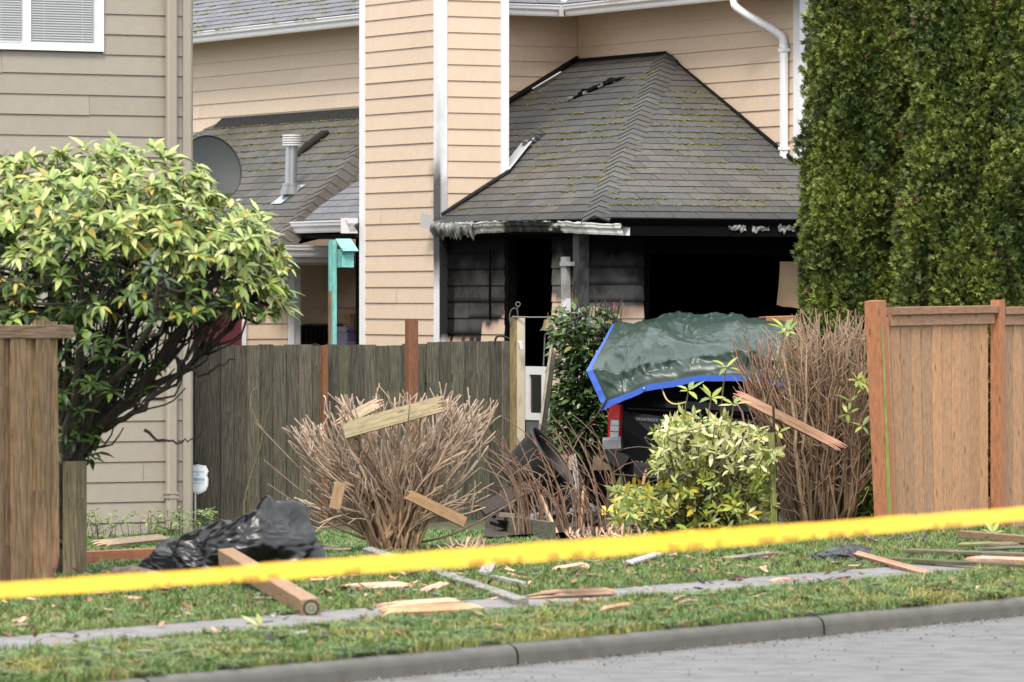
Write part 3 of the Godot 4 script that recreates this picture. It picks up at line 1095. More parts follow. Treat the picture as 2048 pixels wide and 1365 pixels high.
	wall_block(room, "ceiling", Vector3(0.80, 2.765, -2.2), Vector3(3.7, 2.805, 0.018), dk, "char")
	wall_block(room, "burnt_floor", Vector3(0.2, -0.2, -2.2), Vector3(3.6, -0.12, 2.8), dk, "char")
	wall_block(room, "door_head", Vector3(0.085, 2.60, 1.24), Vector3(0.18, 2.75, 2.20), dk, "char")
	wall_block(room, "door_jamb", Vector3(0.07, -0.2, 1.225), Vector3(0.17, 2.6, 1.30), dk, "char")
	wall_block(room, "garage_header", Vector3(0.79, 2.45, 2.62), Vector3(3.7, 2.78, 2.75), dk, "char")
	wall_block(room, "garage_jamb", Vector3(0.79, -0.2, 2.62), Vector3(0.85, 2.5, 2.765), dk, "char")
	var wd := wall_block(house, "garage_wall", Vector3(3.7, -0.2, 2.64), Vector3(6.5, 2.75, 2.74), CREAM)
	clap_wall(wd, Vector3(3.6, 0, 2.752), X, Z, 2.9, -0.15, 2.7, 0.1643, CREAM)
	# soffit under the eaves
	wall_block(house, "soffit", Vector3(0.0, 2.70, 2.78), Vector3(5.4, 2.73, 3.16), dk, "char")
	# hole of the burnt door with its white lower frame
	var df := Node3D.new()
	df.name = "door_frame"
	house.add_child(df)
	var y0 := 0.88
	for f in [[Vector3(0.08, y0, 1.64), Vector3(0.13, 1.34, 1.72)], [Vector3(0.08, y0, 1.97), Vector3(0.13, 1.34, 2.05)], [Vector3(0.08, y0 - 0.07, 1.64), Vector3(0.13, y0, 2.05)], [Vector3(0.08, 1.26, 1.72), Vector3(0.13, 1.34, 1.97)]]:
		wall_block(df, "frame_rail", f[0], f[1], Color(0.74, 0.74, 0.76), "paint")
	wall_block(df, "pane", Vector3(0.10, y0, 1.72), Vector3(0.11, 1.26, 1.97), Color(0.01, 0.011, 0.012), "car_glass")
	wall_block(df, "kick_panel", Vector3(0.09, -0.1, 1.64), Vector3(0.125, y0 - 0.07, 2.05), Color(0.10, 0.10, 0.11), "paint")
	# loose cable on the burnt wall
	var mb := MB.new()
	mb.tube(curve_points([Vector3(0.05, 2.5, 0.965), Vector3(0.045, 2.2, 0.97), Vector3(0.048, 1.95, 0.965), Vector3(0.04, 1.80, 0.985)], 10), taper(0.009, 0.011, 10), 6, dk)
	part("burnt_cable", mb.mesh(M.char), house)
	# wind-torn sheet hanging in the garage opening
	mb = MB.new()
	var sp := PackedVector3Array()
	for j in 9:
		for i in 7:
			var fx := i / 6.0
			var fy := j / 8.0
			var y := lerpf(1.90, 2.38, fy) + (0.06 * (1.0 - fx) * (1.0 - fy) * absf(sin(fx * 9.0 + 1.0)))
			sp.append(Vector3(2.32 + 0.36 * fx - 0.02 * (1.0 - fy) * (1.0 - fx), y, 2.79 + 0.03 * sin(fx * 4.0 + fy * 2.0)))
	mb.grid(sp, 7, 9, 0.4, 0.4, PackedColorArray(), Color(0.36, 0.23, 0.125))
	part("torn_cardboard", mb.mesh(M.paint), house)

	# --- porch roof, two planes and a hip
	var moss := []
	var al := atan(0.6)
	var be := atan(0.482)
	var upL := Vector3(cos(al), sin(al), 0)
	var upF := Vector3(0, sin(be), -cos(be))
	var nL := Vector3(-sin(al), cos(al), 0)
	var nF := Vector3(0, cos(be), sin(be))
	var oL := Vector3(0, 2.82, 0)
	var oF := Vector3(0, 2.82, 3.22)
	var cl := cos(al)
	var cf := cos(be)
	var roof := Node3D.new()
	roof.name = "porch_roof"
	house.add_child(roof)
	var sheetL := PackedVector3Array()
	var polyL := PackedVector2Array()
	for p in [Vector2(-0.07, 0.02), Vector2(-0.07, 3.29), Vector2(2.979, -0.49), Vector2(2.979, -2.415), Vector2(0.80, -2.415), Vector2(0.80, 0.02)]:
		polyL.append(Vector2(p.y, p.x / cl))
		sheetL.append(oL + Z * p.y + upL * (p.x / cl) - nL * 0.012)
	var mossL := func(p): return 0.85 * clampf(0.5 + 1.6 * nz.get_noise_3d(p.x * 0.8, 5.0, p.z * 0.8) - maxf(p.y - 4.1, 0.0) * 2.0, 0.0, 1.0) if p.y > 2.86 else 0.0
	var left := shingles(roof, oL, Z, upL, polyL, 130, 0.30, 0.142, porch_color, moss, mossL)
	var sheetF := PackedVector3Array()
	var polyF := PackedVector2Array()
	for p in [Vector2(-0.07, 3.29), Vector2(5.5, 3.29), Vector2(5.5, 2.145), Vector2(2.979, 2.145), Vector2(2.979, -0.49)]:
		polyF.append(Vector2(p.x, (3.22 - p.y) / cf))
		sheetF.append(oF + X * p.x + upF * ((3.22 - p.y) / cf) - nF * 0.012)
	var mossF := func(p): return 0.95 * clampf(0.6 + 1.4 * nz.get_noise_3d(p.x * 0.9, 15.0, p.z * 0.9), 0.0, 1.0) if p.y > 2.9 and p.y < 4.2 else 0.0
	left = shingles(roof, oF, X, upF, polyF, 170, 0.30, 0.150, porch_color, moss, mossF)
	part("roof_deck", slab(sheetL, -nL * 0.05, dk).mesh(M.char), roof)
	part("roof_deck", slab(sheetF, -nF * 0.05, dk).mesh(M.char), roof)
	var hip := (Vector3(2.979, 2.82 + 0.6 * 2.979, -0.49) - Vector3(-0.07, 2.78, 3.29)).normalized()
	hip_caps(roof, Vector3(-0.05, 2.79, 3.26), Vector3(2.95, 4.59, -0.45), (nL.cross(hip) * signf(nL.cross(hip).dot(-upL))).normalized(), (nF.cross(hip) * signf(nF.cross(hip).dot(-upF))).normalized(), 0.15, porch_color)
	# flashing along the walls, the sheared-off strip and the stick on the left slope
	var fl := Color(0.022, 0.022, 0.023)
	mb = MB.new()
	mb.sweep(PackedVector2Array([Vector2(0, 0), Vector2(0.04, -0.01), Vector2(0.02, 0.025), Vector2(0, 0.035)]), Vector3(2.975, 4.60, -2.4), Vector3(2.975, 4.60, -0.5), L, true, fl)
	part("flashing", mb.mesh(M.char), roof)
	mb = MB.new()
	mb.tube(PackedVector3Array([Vector3(2.95, 4.60, -0.47), Vector3(2.95, 4.02, 0.78), Vector3(2.95, 3.40, 2.10)]), taper(0.016, 0.018, 3), 6, fl)
	part("flashing", mb.mesh(M.char), roof)
	mb = MB.new()
	mb.tube(PackedVector3Array([Vector3(0.9, 3.42, -2.40), Vector3(1.9, 4.03, -2.40), Vector3(2.97, 4.64, -2.40)]), taper(0.034, 0.03, 3), 6, fl)
	part("flashing", mb.mesh(M.char), roof)
	mb = MB.new()
	mb.tube(PackedVector3Array([Vector3(0.0, 2.87, 0.02), Vector3(0.4, 3.10, 0.02), Vector3(0.8, 3.33, 0.02)]), taper(0.02, 0.025, 3), 6, Color(0.05, 0.045, 0.04))
	part("flashing", mb.mesh(M.char), roof)
	for s in [[Vector3(0.74, 3.30, 0.0), Vector3(1.33, 3.65, -0.53), 0.16, Color(0.50, 0.50, 0.51)], [Vector3(2.36, 4.27, -2.30), Vector3(2.68, 4.46, -2.24), 0.035, Color(0.55, 0.52, 0.46)]]:
		var b := board_mesh(s[0].distance_to(s[1]), s[2], 0.012, s[3], s[3], 0, 0, "paint")
		var o := part("loose_flashing", b, roof)
		var xa: Vector3 = (s[1] - s[0]).normalized()
		var za := xa.cross(nL).normalized()
		o.transform = Transform3D(Basis(xa, za.cross(xa), za), (s[0] + s[1]) / 2.0 + nL * 0.02)
	for k in 4:
		var b := board_mesh(0.16, 0.10, 0.006, Color(0.05, 0.05, 0.05), Color(0.09, 0.09, 0.09), 0.03, 0.03, "shingle")
		var o := part("curled_shingle", b, roof)
		o.position = Vector3(1.24 + 0.07 * k, 3.63 + 0.045 * k, -0.42 - 0.03 * k)
		o.rotation = Vector3(rnd(-0.3, 0.3), rnd(0, 3), 0.5 + rnd(-0.3, 0.3))
	# burnt-through roof vent
	mb = MB.new()
	for k in 9:
		var a := Vector3(2.12 + 0.035 * k, 0, -1.10 + 0.045 * k)
		a.y = 2.82 + 0.6 * a.x + 0.03 + rnd(-0.01, 0.02)
		mb.tube(PackedVector3Array([a, a + Vector3(rnd(0.03, 0.1), rnd(0.03, 0.08), rnd(0.02, 0.12)), a + Vector3(rnd(0.1, 0.16), rnd(0.05, 0.09), rnd(0.1, 0.2))]), taper(rnd(0.012, 0.03), 0.006, 3), 5, Color(0.012, 0.012, 0.013) if k % 3 else Color(0.2, 0.2, 0.21))
	part("burnt_vent", mb.mesh(M.char), roof)
	# fascia and melted gutter
	wall_block(roof, "fascia", Vector3(-0.03, 2.64, 0.0), Vector3(0.02, 2.80, 3.20), Color(0.012, 0.012, 0.012), "char")
	wall_block(roof, "fascia", Vector3(-0.03, 2.62, 3.20), Vector3(5.5, 2.79, 3.25), Color(0.010, 0.010, 0.0105), "char")
	melted_gutter(roof)

	# --- small roof left of the chimney
	var r2 := Node3D.new()
	r2.name = "side_roof"
	house.add_child(r2)
	var poly2 := PackedVector2Array()
	var sh2 := PackedVector3Array()
	for p in [Vector2(-0.07, -3.385), Vector2(-0.07, -1.785), Vector2(1.8, -1.785), Vector2(1.8, -3.385)]:
		poly2.append(Vector2(p.y, p.x / cl))
		sh2.append(oL + Z * p.y + upL * (p.x / cl) - nL * 0.012)
	shingles(r2, oL, Z, upL, poly2, 0, 0.30, 0.142, up_color, moss, func(_p): return 0.05)
	part("roof_deck", slab(sh2, -nL * 0.05, Color(0.05, 0.05, 0.05)).mesh(M.char), r2)
	gutter(r2, Vector3(-0.05, 2.715, -3.12), Vector3(-0.05, 2.715, -1.80), L)
	wall_block(r2, "soffit", Vector3(-0.05, 2.66, -3.36), Vector3(1.2, 2.70, -1.80), Color(0.03, 0.03, 0.03), "char")
	wall_block(r2, "gutter_end", Vector3(-0.19, 2.70, -1.88), Vector3(-0.03, 2.86, -1.80), WHITE, "paint")

	# --- entry roof further left
	var r3 := Node3D.new()
	r3.name = "entry_roof"
	house.add_child(r3)
	var a3 := atan(0.7)
	var b3 := atan(1.0446)
	var up3 := Vector3(cos(a3), sin(a3), 0)
	var n3 := Vector3(-sin(a3), cos(a3), 0)
	var o3 := Vector3(-0.381, 2.6, 0)
	var poly3 := PackedVector2Array()
	var sh3 := PackedVector3Array()
	for p in [Vector2(-0.42, -2.974), Vector2(1.80, -4.461), Vector2(1.80, -9.03), Vector2(0.9, -10.2), Vector2(-0.42, -10.4)]:
		poly3.append(Vector2(p.y, (p.x + 0.381) / cos(a3)))
		sh3.append(o3 + Z * p.y + up3 * ((p.x + 0.381) / cos(a3)) - n3 * 0.012)
	shingles(r3, o3, Z, up3, poly3, 0, 0.30, 0.142, roof_color, moss, func(p): return clampf((p.y - 3.3) * 1.3 - (p.z + 5.0) * 0.08, 0.05, 0.9))
	sh3.reverse()
	part("roof_deck", slab(sh3, -n3 * 0.05, Color(0.05, 0.05, 0.05)).mesh(M.char), r3)
	var upG := Vector3(0, sin(b3), -cos(b3))
	var nG := Vector3(0, cos(b3), sin(b3))
	var o4 := Vector3(0, 2.6, -3.0)
	var poly4 := PackedVector2Array()
	var sh4 := PackedVector3Array()
	for p in [Vector2(-0.42, -2.974), Vector2(-0.13, -2.974), Vector2(-0.13, -3.16), Vector2(0.24, -3.41), Vector2(1.80, -3.41), Vector2(1.80, -4.461)]:
		poly4.append(Vector2(p.x, (-3.0 - p.y) / cos(b3)))
		sh4.append(o4 + X * p.x + upG * ((-3.0 - p.y) / cos(b3)) - nG * 0.012)
	shingles(r3, o4, X, upG, poly4, 0, 0.30, 0.142, roof_color, moss, func(_p): return 0.05)
	part("roof_deck", slab(sh4, -nG * 0.05, Color(0.05, 0.05, 0.05)).mesh(M.char), r3)
	var h3 := (Vector3(1.8, 4.127, -4.461) - Vector3(-0.42, 2.573, -2.974)).normalized()
	hip_caps(r3, Vector3(-0.40, 2.585, -2.99), Vector3(1.78, 4.11, -4.45), (n3.cross(h3) * signf(n3.cross(h3).dot(-up3))).normalized(), (nG.cross(h3) * signf(nG.cross(h3).dot(-upG))).normalized(), 0.16, roof_color)
	mb = MB.new()
	mb.sweep(PackedVector2Array([Vector2(0, -0.04), Vector2(0.15, -0.10), Vector2(0.14, -0.08), Vector2(0.01, 0.055), Vector2(0, 0.055)]), Vector3(1.80, 4.12, -8.95), Vector3(1.80, 4.12, -3.5), L, true, Color(0.045, 0.045, 0.047))
	part("flashing", mb.mesh(M.char), r3)
	gutter(r3, Vector3(-0.44, 2.46, -2.975), Vector3(1.3, 2.46, -2.975), Z)
	gutter(r3, Vector3(-0.42, 2.46, -10.2), Vector3(-0.42, 2.46, -2.98), L)
	wall_block(r3, "fascia", Vector3(-0.42, 2.40, -3.05), Vector3(1.3, 2.50, -2.98), Color(0.62, 0.60, 0.58), "paint")
	wall_block(r3, "soffit", Vector3(-0.40, 2.38, -10.0), Vector3(1.7, 2.41, -3.05), Color(0.45, 0.42, 0.38), "paint")
	# galvanised flue with its cap, and a hood vent behind it
	var fv := Node3D.new()
	fv.name = "flue"
	r3.add_child(fv)
	fv.position = Vector3(0.42, 3.16, -4.30)
	var galv := Color(0.50, 0.53, 0.56)
	mb = MB.new()
	mb.tube(PackedVector3Array([Vector3(0, 0.0, 0), Vector3(0, 0.12, 0), Vector3(0, 0.13, 0), Vector3(0.01, 0.58, 0)]), PackedFloat32Array([0.13, 0.085, 0.066, 0.066]), 20, galv)
	part("pipe", mb.mesh(M.metal), fv)
	mb = MB.new()
	mb.tube(PackedVector3Array([Vector3(0, 0.10, 0), Vector3(0, 0.125, 0)]), PackedFloat32Array([0.10, 0.088]), 20, galv)
	part("collar", mb.mesh(M.metal), fv)
	for k in 5:
		mb = MB.new()
		mb.tube(PackedVector3Array([Vector3(0.01, 0.535 + 0.026 * k, 0), Vector3(0.01, 0.540 + 0.026 * k, 0), Vector3(0.01, 0.549 + 0.026 * k, 0), Vector3(0.01, 0.553 + 0.026 * k, 0)]), PackedFloat32Array([0.095, 0.108, 0.108, 0.095]), 20, Color(0.72, 0.72, 0.72))
		part("cap_ring", mb.mesh(M.paint), fv)
	mb = MB.new()
	mb.tube(PackedVector3Array([Vector3(0.01, 0.53, 0), Vector3(0.01, 0.66, 0)]), PackedFloat32Array([0.085, 0.085]), 16, Color(0.25, 0.25, 0.25))
	part("cap_core", mb.mesh(M.paint), fv)
	mb = MB.new()
	mb.quad(Vector3(-0.17, -0.119, 0.12), Vector3(-0.17, -0.119, -0.14), Vector3(0.13, 0.091, -0.14), Vector3(0.13, 0.091, 0.12), Vector2(), Vector2(), Vector2(), Vector2(), galv)
	var fpl := part("flange", mb.mesh(M.metal), fv)
	fpl.position = n3 * 0.02
	mb = MB.new()
	for k in 1:
		mb.tube(PackedVector3Array([Vector3(1.04, 3.62, -5.41), Vector3(1.15, 3.72, -5.40), Vector3(1.36, 3.87, -5.38), Vector3(1.42, 3.90, -5.38)]), PackedFloat32Array([0.03, 0.05, 0.05, 0.02]), 8, Color(0.05, 0.045, 0.043))
	part("hood_vent", mb.mesh(M.char), r3)
	# --- entry walls below it
	var we := wall_block(house, "entry_wall", Vector3(-1.5, -0.2, -3.7), Vector3(0.10, 2.40, -3.52), CREAM)
	clap_wall(we, Vector3(-0.53, 0, -3.52), X, Z, 0.55, 0.75, 2.4, 0.166, CREAM)
	trim(we, "corner_trim", Vector3(-0.01, -0.2, -3.50), Vector3(-0.01, 2.39, -3.50), X, Z, 0.06, 0.03, WHITE)
	trim(we, "corner_trim", Vector3(0.05, -0.2, -3.52), Vector3(0.05, 2.39, -3.52), X, Z, 0.09, 0.02, Color(0.55, 0.55, 0.58))
	trim(we, "door_trim", Vector3(-0.57, -0.2, -3.50), Vector3(-0.57, 2.39, -3.50), X, Z, 0.045, 0.03, WHITE)
	wall_block(we, "entry_door", Vector3(-1.4, -0.2, -3.52), Vector3(-0.57, 2.0, -3.49), Color(0.12, 0.02, 0.035), "paint")
	var wr := wall_block(house, "recess_wall", Vector3(0.1, -0.2, -4.72), Vector3(1.8, 2.42, -4.60), CREAM)
	clap_wall(wr, Vector3(0.1, 0, -4.60), X, Z, 1.7, 0.75, 2.42, 0.166, CREAM)
	wall_block(house, "porch_floor", Vector3(-0.6, -0.2, -4.6), Vector3(1.8, 0.35, -1.8), Color(0.3, 0.29, 0.28), "concrete")

	# --- upper storey
	var ub := wall_block(house, "upper_wall", Vector3(1.82, 2.7, -2.60), Vector3(3.0, 5.35, -2.435), CREAM)
	clap_wall(ub, Vector3(1.806, 0, -2.435), X, Z, 1.17, 3.28, 5.2, 0.1643, CREAM)
	var ua := wall_block(house, "upper_wall", Vector3(2.995, 2.7, -2.435), Vector3(3.16, 5.35, 2.125), CREAM)
	clap_wall(ua, Vector3(2.995, 0, -2.435), Z, L, 4.46, 3.28, 5.2, 0.1643, CREAM)
	var uf := wall_block(house, "upper_wall", Vector3(1.82, 2.7, -11.0), Vector3(1.98, 5.35, -2.62), CREAM)
	clap_wall(uf, Vector3(1.82, 0, -11.0), Z, L, 8.5, 3.7, 5.2, 0.1643, CREAM)
	var ur := wall_block(house, "upper_wall", Vector3(3.16, 2.7, 1.96), Vector3(7.5, 5.35, 2.125), CREAM)
	clap_wall(ur, Vector3(3.05, 0, 2.125), X, Z, 4.4, 3.28, 5.2, 0.1643, CREAM)
	trim(ua, "corner_trim", Vector3(2.993, 3.3, 2.03), Vector3(2.993, 5.1, 2.03), Z, L, 0.115, 0.022, WHITE)
	trim(ur, "corner_trim", Vector3(2.972, 3.3, 2.127), Vector3(2.972, 5.1, 2.127), X, Z, 0.10, 0.022, WHITE)
	wall_block(house, "back_wall", Vector3(7.3, -0.2, -11.0), Vector3(7.5, 5.3, 2.0), CREAM)
	wall_block(house, "back_wall", Vector3(1.9, -0.2, -11.2), Vector3(7.5, 5.3, -11.0), CREAM)
	# eaves
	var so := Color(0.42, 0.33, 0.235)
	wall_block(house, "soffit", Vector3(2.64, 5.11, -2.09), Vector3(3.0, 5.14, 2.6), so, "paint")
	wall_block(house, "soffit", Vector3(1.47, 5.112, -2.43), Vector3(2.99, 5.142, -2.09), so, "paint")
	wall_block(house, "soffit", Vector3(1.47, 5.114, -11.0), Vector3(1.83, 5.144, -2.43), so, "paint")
	var r5 := Node3D.new()
	r5.name = "upper_roof"
	house.add_child(r5)
	gutter(r5, Vector3(2.655, 5.064, -1.97), Vector3(2.655, 5.064, 2.7), L)
	gutter(r5, Vector3(1.36, 5.064, -2.095), Vector3(2.64, 5.064, -2.095), Z)
	gutter(r5, Vector3(1.476, 5.064, -11.0), Vector3(1.476, 5.064, -1.98), L)
	wall_block(r5, "gutter_corner", Vector3(2.50, 5.062, -1.985), Vector3(2.545, 5.188, -1.955), Color(0.55, 0.55, 0.54), "paint")
	var a5 := atan(0.5)
	var c5 := cos(a5)
	var up5 := Vector3(c5, sin(a5), 0)
	var n5 := Vector3(-sin(a5), c5, 0)
	var up6 := Vector3(0, sin(a5), -c5)
	var n6 := Vector3(0, c5, sin(a5))
	var none := func(_p): return 0.12
	var pa := PackedVector2Array()
	var sa := PackedVector3Array()
	for p in [Vector2(2.54, -1.97), Vector2(2.54, 2.75), Vector2(5.5, 2.75), Vector2(5.5, -4.93)]:
		pa.append(Vector2(p.y, (p.x - 2.54) / c5))
		sa.append(Vector3(2.54, 5.19, 0) + Z * p.y + up5 * ((p.x - 2.54) / c5) - n5 * 0.012)
	shingles(r5, Vector3(2.54, 5.19, 0), Z, up5, pa, 0, 0.30, 0.142, up_color, moss, none)
	part("roof_deck", slab(sa, -n5 * 0.04, Color(0.05, 0.05, 0.05)).mesh(M.char), r5)
	pa = PackedVector2Array()
	sa = PackedVector3Array()
	for p in [Vector2(1.36, -1.97), Vector2(2.54, -1.97), Vector2(5.5, -4.93), Vector2(4.32, -4.93)]:
		pa.append(Vector2(p.x, (-1.97 - p.y) / c5))
		sa.append(Vector3(0, 5.19, -1.97) + X * p.x + up6 * ((-1.97 - p.y) / c5) - n6 * 0.012)
	shingles(r5, Vector3(0, 5.19, -1.97), X, up6, pa, 0, 0.30, 0.142, up_color, moss, none)
	part("roof_deck", slab(sa, -n6 * 0.04, Color(0.05, 0.05, 0.05)).mesh(M.char), r5)
	pa = PackedVector2Array()
	sa = PackedVector3Array()
	for p in [Vector2(1.36, -11.2), Vector2(1.36, -1.97), Vector2(4.32, -4.93), Vector2(4.32, -11.2)]:
		pa.append(Vector2(p.y, (p.x - 1.36) / c5))
		sa.append(Vector3(1.36, 5.19, 0) + Z * p.y + up5 * ((p.x - 1.36) / c5) - n5 * 0.012)
	shingles(r5, Vector3(1.36, 5.19, 0), Z, up5, pa, 0, 0.30, 0.142, up_color, moss, func(_p): return 0.3)
	part("roof_deck", slab(sa, -n5 * 0.04, Color(0.05, 0.05, 0.05)).mesh(M.char), r5)
	mb = MB.new()
	mb.tube(PackedVector3Array([Vector3(2.54, 5.20, -1.97), Vector3(3.6, 5.73, -3.03)]), taper(0.035, 0.035, 2), 6, Color(0.6, 0.6, 0.62))
	part("valley_flashing", mb.mesh(M.paint), r5)
	# downspout from the upper gutter to the porch roof
	var dsp := Node3D.new()
	dsp.name = "downspout"
	house.add_child(dsp)
	mb = MB.new()
	mb.tube(curve_points([Vector3(2.59, 5.08, 1.50), Vector3(2.59, 5.00, 1.52), Vector3(2.66, 4.92, 1.60), Vector3(2.86, 4.74, 1.83), Vector3(2.925, 4.66, 1.90), Vector3(2.93, 4.56, 1.905)], 22), taper(0.042, 0.042, 22), 12, WHITE)
	part("elbow", mb.mesh(M.paint), dsp)
	mb = MB.new()
	mb.box(Transform3D(Basis(Vector3.UP, Vector3.LEFT, Vector3.BACK), Vector3(2.935, 4.03, 1.91)), Vector3(1.12, 0.065, 0.085), WHITE, Vector2.ZERO, 0.014)
	part("pipe", mb.mesh(M.paint), dsp)
	mb = MB.new()
	mb.tube(curve_points([Vector3(2.935, 3.50, 1.91), Vector3(2.93, 3.42, 1.915), Vector3(2.90, 3.36, 1.96), Vector3(2.87, 3.335, 2.02)], 10), taper(0.045, 0.045, 10), 12, WHITE)
	part("shoe", mb.mesh(M.paint), dsp)
	for y in [3.52, 4.52]:
		wall_block(dsp, "strap", Vector3(2.895, y, 1.86), Vector3(2.978, y + 0.035, 1.96), WHITE, "paint")
	# moss in the shingle courses
	var mm := MB.new()
	for k in 5:
		var o := Vector3(rnd(-0.012, 0.012), 0, rnd(-0.012, 0.012))
		mm.tube(PackedVector3Array([o, o + Vector3(0, 0.006, 0), o + Vector3(rnd(-0.003, 0.003), 0.011, 0)]), PackedFloat32Array([0.009, 0.008, 0.003]), 6, Color.WHITE * rnd(0.8, 1.1))
	var mw := []
	var mcol := PackedColorArray()
	for p in moss:
		mw.append(Transform3D(Basis.from_euler(Vector3(rnd(-0.5, 0.5), rnd(0, TAU), rnd(-0.5, 0.5))).scaled(Vector3(1.3, 0.75, 1.0) * rnd(0.5, 1.1)), p))
		mcol.append(Color(0.19, 0.20, 0.03).lerp(Color(0.34, 0.26, 0.04), rng.randf() if rng.randf() < 0.5 else 0.0) * rnd(0.6, 1.1))
	many("moss", mm.mesh(M.blade), roof, mw, mcol)

func melted_gutter(roof: Node) -> void:
	rng.seed = 51
	var prof := gutter_profile()
	# sagging white remains along the left eave, charred in the middle
	var z0 := 0.62
	var n := 60
	var mb := MB.new()
	for i in n:
		var q := []
		for e in [i, i + 1]:
			var f := float(e) / n
			var z := lerpf(z0, 3.62, f)
			var x := -0.03 + (0.16 * clampf((z - 3.2) / 0.42, 0.0, 1.0))
			var y := 2.66 + 0.03 * sin(f * PI) - 0.045 * f + 0.008 * nz.get_noise_1d(z * 6.0)
			var sq := 1.0 - 0.25 * clampf(absf(nz.get_noise_1d(z * 3.0 + 40.0)) * 2.0, 0.0, 1.0)
			var ring := []
			for p in prof:
				ring.append(Vector3(x - p.x * sq, y + p.y * (0.9 + 0.12 * nz.get_noise_2d(z * 5.0, p.x * 20.0)), z))
			q.append([ring, f])
		for k in prof.size():
			var k2 := (k + 1) % prof.size()
			var col := []
			for e in 2:
				var f: float = q[e][1]
				var cn := nz.get_noise_2d(f * 30.0, k * 0.9)
				var c := Color(0.62, 0.62, 0.60).lerp(Color(0.30, 0.30, 0.28), clampf(0.35 + cn, 0, 1))
				if f > 0.70:
					c = Color(0.72, 0.72, 0.71).lerp(Color(0.4, 0.4, 0.38), clampf(cn, 0, 1))
				if f > 0.32 + cn * 0.08 and f < 0.70 + cn * 0.08 and cn > -0.25 - (0.3 if f < 0.6 else 0.0):
					c = Color(0.015, 0.015, 0.016)
				col.append(c)
			mb.quad(q[0][0][k2], q[0][0][k], q[1][0][k], q[1][0][k2], Vector2(), Vector2(), Vector2(), Vector2(), col[0], col[0], col[1], col[1])
	part("melted_gutter", mb.mesh(M.paint), roof, "sagging half charred white gutter")
	# crumpled grey run with drips at the corner
	mb = MB.new()
	var nu := 90
	var p := PackedVector3Array()
	var cols := PackedColorArray()
	for j in 6:
		for i in nu:
			var f := float(i) / (nu - 1)
			var z := lerpf(0.04, 0.95, f)
			var drip := 0.30 + 0.5 * nz.get_noise_1d(z * 6.0 + 7.0) + maxf(0.0, nz.get_noise_1d(z * 16.0 + 3.0)) * 1.5
			var fy := j / 5.0
			var y := lerpf(2.66 - 0.06 * drip, 2.785, fy) + 0.012 * nz.get_noise_2d(z * 14.0, fy * 5.0)
			p.append(Vector3(-0.10 - 0.05 * sin(fy * 2.6) + 0.012 * nz.get_noise_2d(z * 7.0, fy * 4.0 + 9.0), y, z))
			var k := clampf(0.5 + 1.2 * nz.get_noise_2d(z * 9.0, fy * 3.0) - (0.35 if z < 0.3 else 0.0), 0, 1)
			cols.append(Color(0.05, 0.05, 0.05).lerp(Color(0.36, 0.36, 0.35), k))
	mb.grid(p, nu, 6, 1, 1, cols)
	part("melted_gutter", mb.mesh(M.plastic), roof, "crumpled grey gutter with hanging drips")
	# torn gutter bits on the front fascia
	for s in [[1.45, 2.71], [1.72, 2.705], [2.02, 2.72]]:
		mb = MB.new()
		var pp := PackedVector3Array()
		var cc := PackedColorArray()
		for j in 4:
			for i in 9:
				var fx := i / 8.0
				var fy := j / 3.0
				pp.append(Vector3(s[0] + 0.20 * fx, s[1] + 0.045 * fy * (0.5 + absf(nz.get_noise_1d(fx * 5.0 + s[0] * 30.0)) * 1.5) - (1.0 - fy) * 0.10 * absf(nz.get_noise_1d(fx * 7.0 + s[0] * 50.0)) - 0.02, 3.265 + 0.02 * nz.get_noise_2d(fx * 9.0, fy * 6.0 + s[0])))
				cc.append(Color(0.03, 0.03, 0.03).lerp(Color(0.45, 0.44, 0.42), clampf(0.3 + 1.3 * nz.get_noise_2d(fx * 6.0 + s[0] * 10.0, fy * 4.0), 0, 1)))
		mb.grid(pp, 9, 4, 1, 1, cc)
		part("gutter_shred", mb.mesh(M.plastic), roof)
	# twisted end cap by the chimney corner, and the white end beside the hedge
	mb = MB.new()
	mb.quad(Vector3(-0.16, 2.74, -0.16), Vector3(-0.13, 2.72, 0.05), Vector3(-0.10, 2.86, 0.04), Vector3(-0.17, 2.89, -0.10), Vector2(), Vector2(), Vector2(), Vector2(), Color(0.42, 0.42, 0.43))
	mb.quad(Vector3(-0.13, 2.72, 0.05), Vector3(-0.02, 2.70, 0.12), Vector3(-0.01, 2.82, 0.10), Vector3(-0.10, 2.80, 0.04), Vector2(), Vector2(), Vector2(), Vector2(), Color(0.10, 0.10, 0.10))
	part("torn_end_cap", mb.mesh(M.plastic), roof)
	mb = MB.new()
	mb.sweep(gutter_profile(), Vector3(2.30, 2.60, 3.26), Vector3(3.4, 2.62, 3.26), Vector3.BACK, true, Color(0.62, 0.62, 0.61))
	part("gutter", mb.mesh(M.paint), roof)

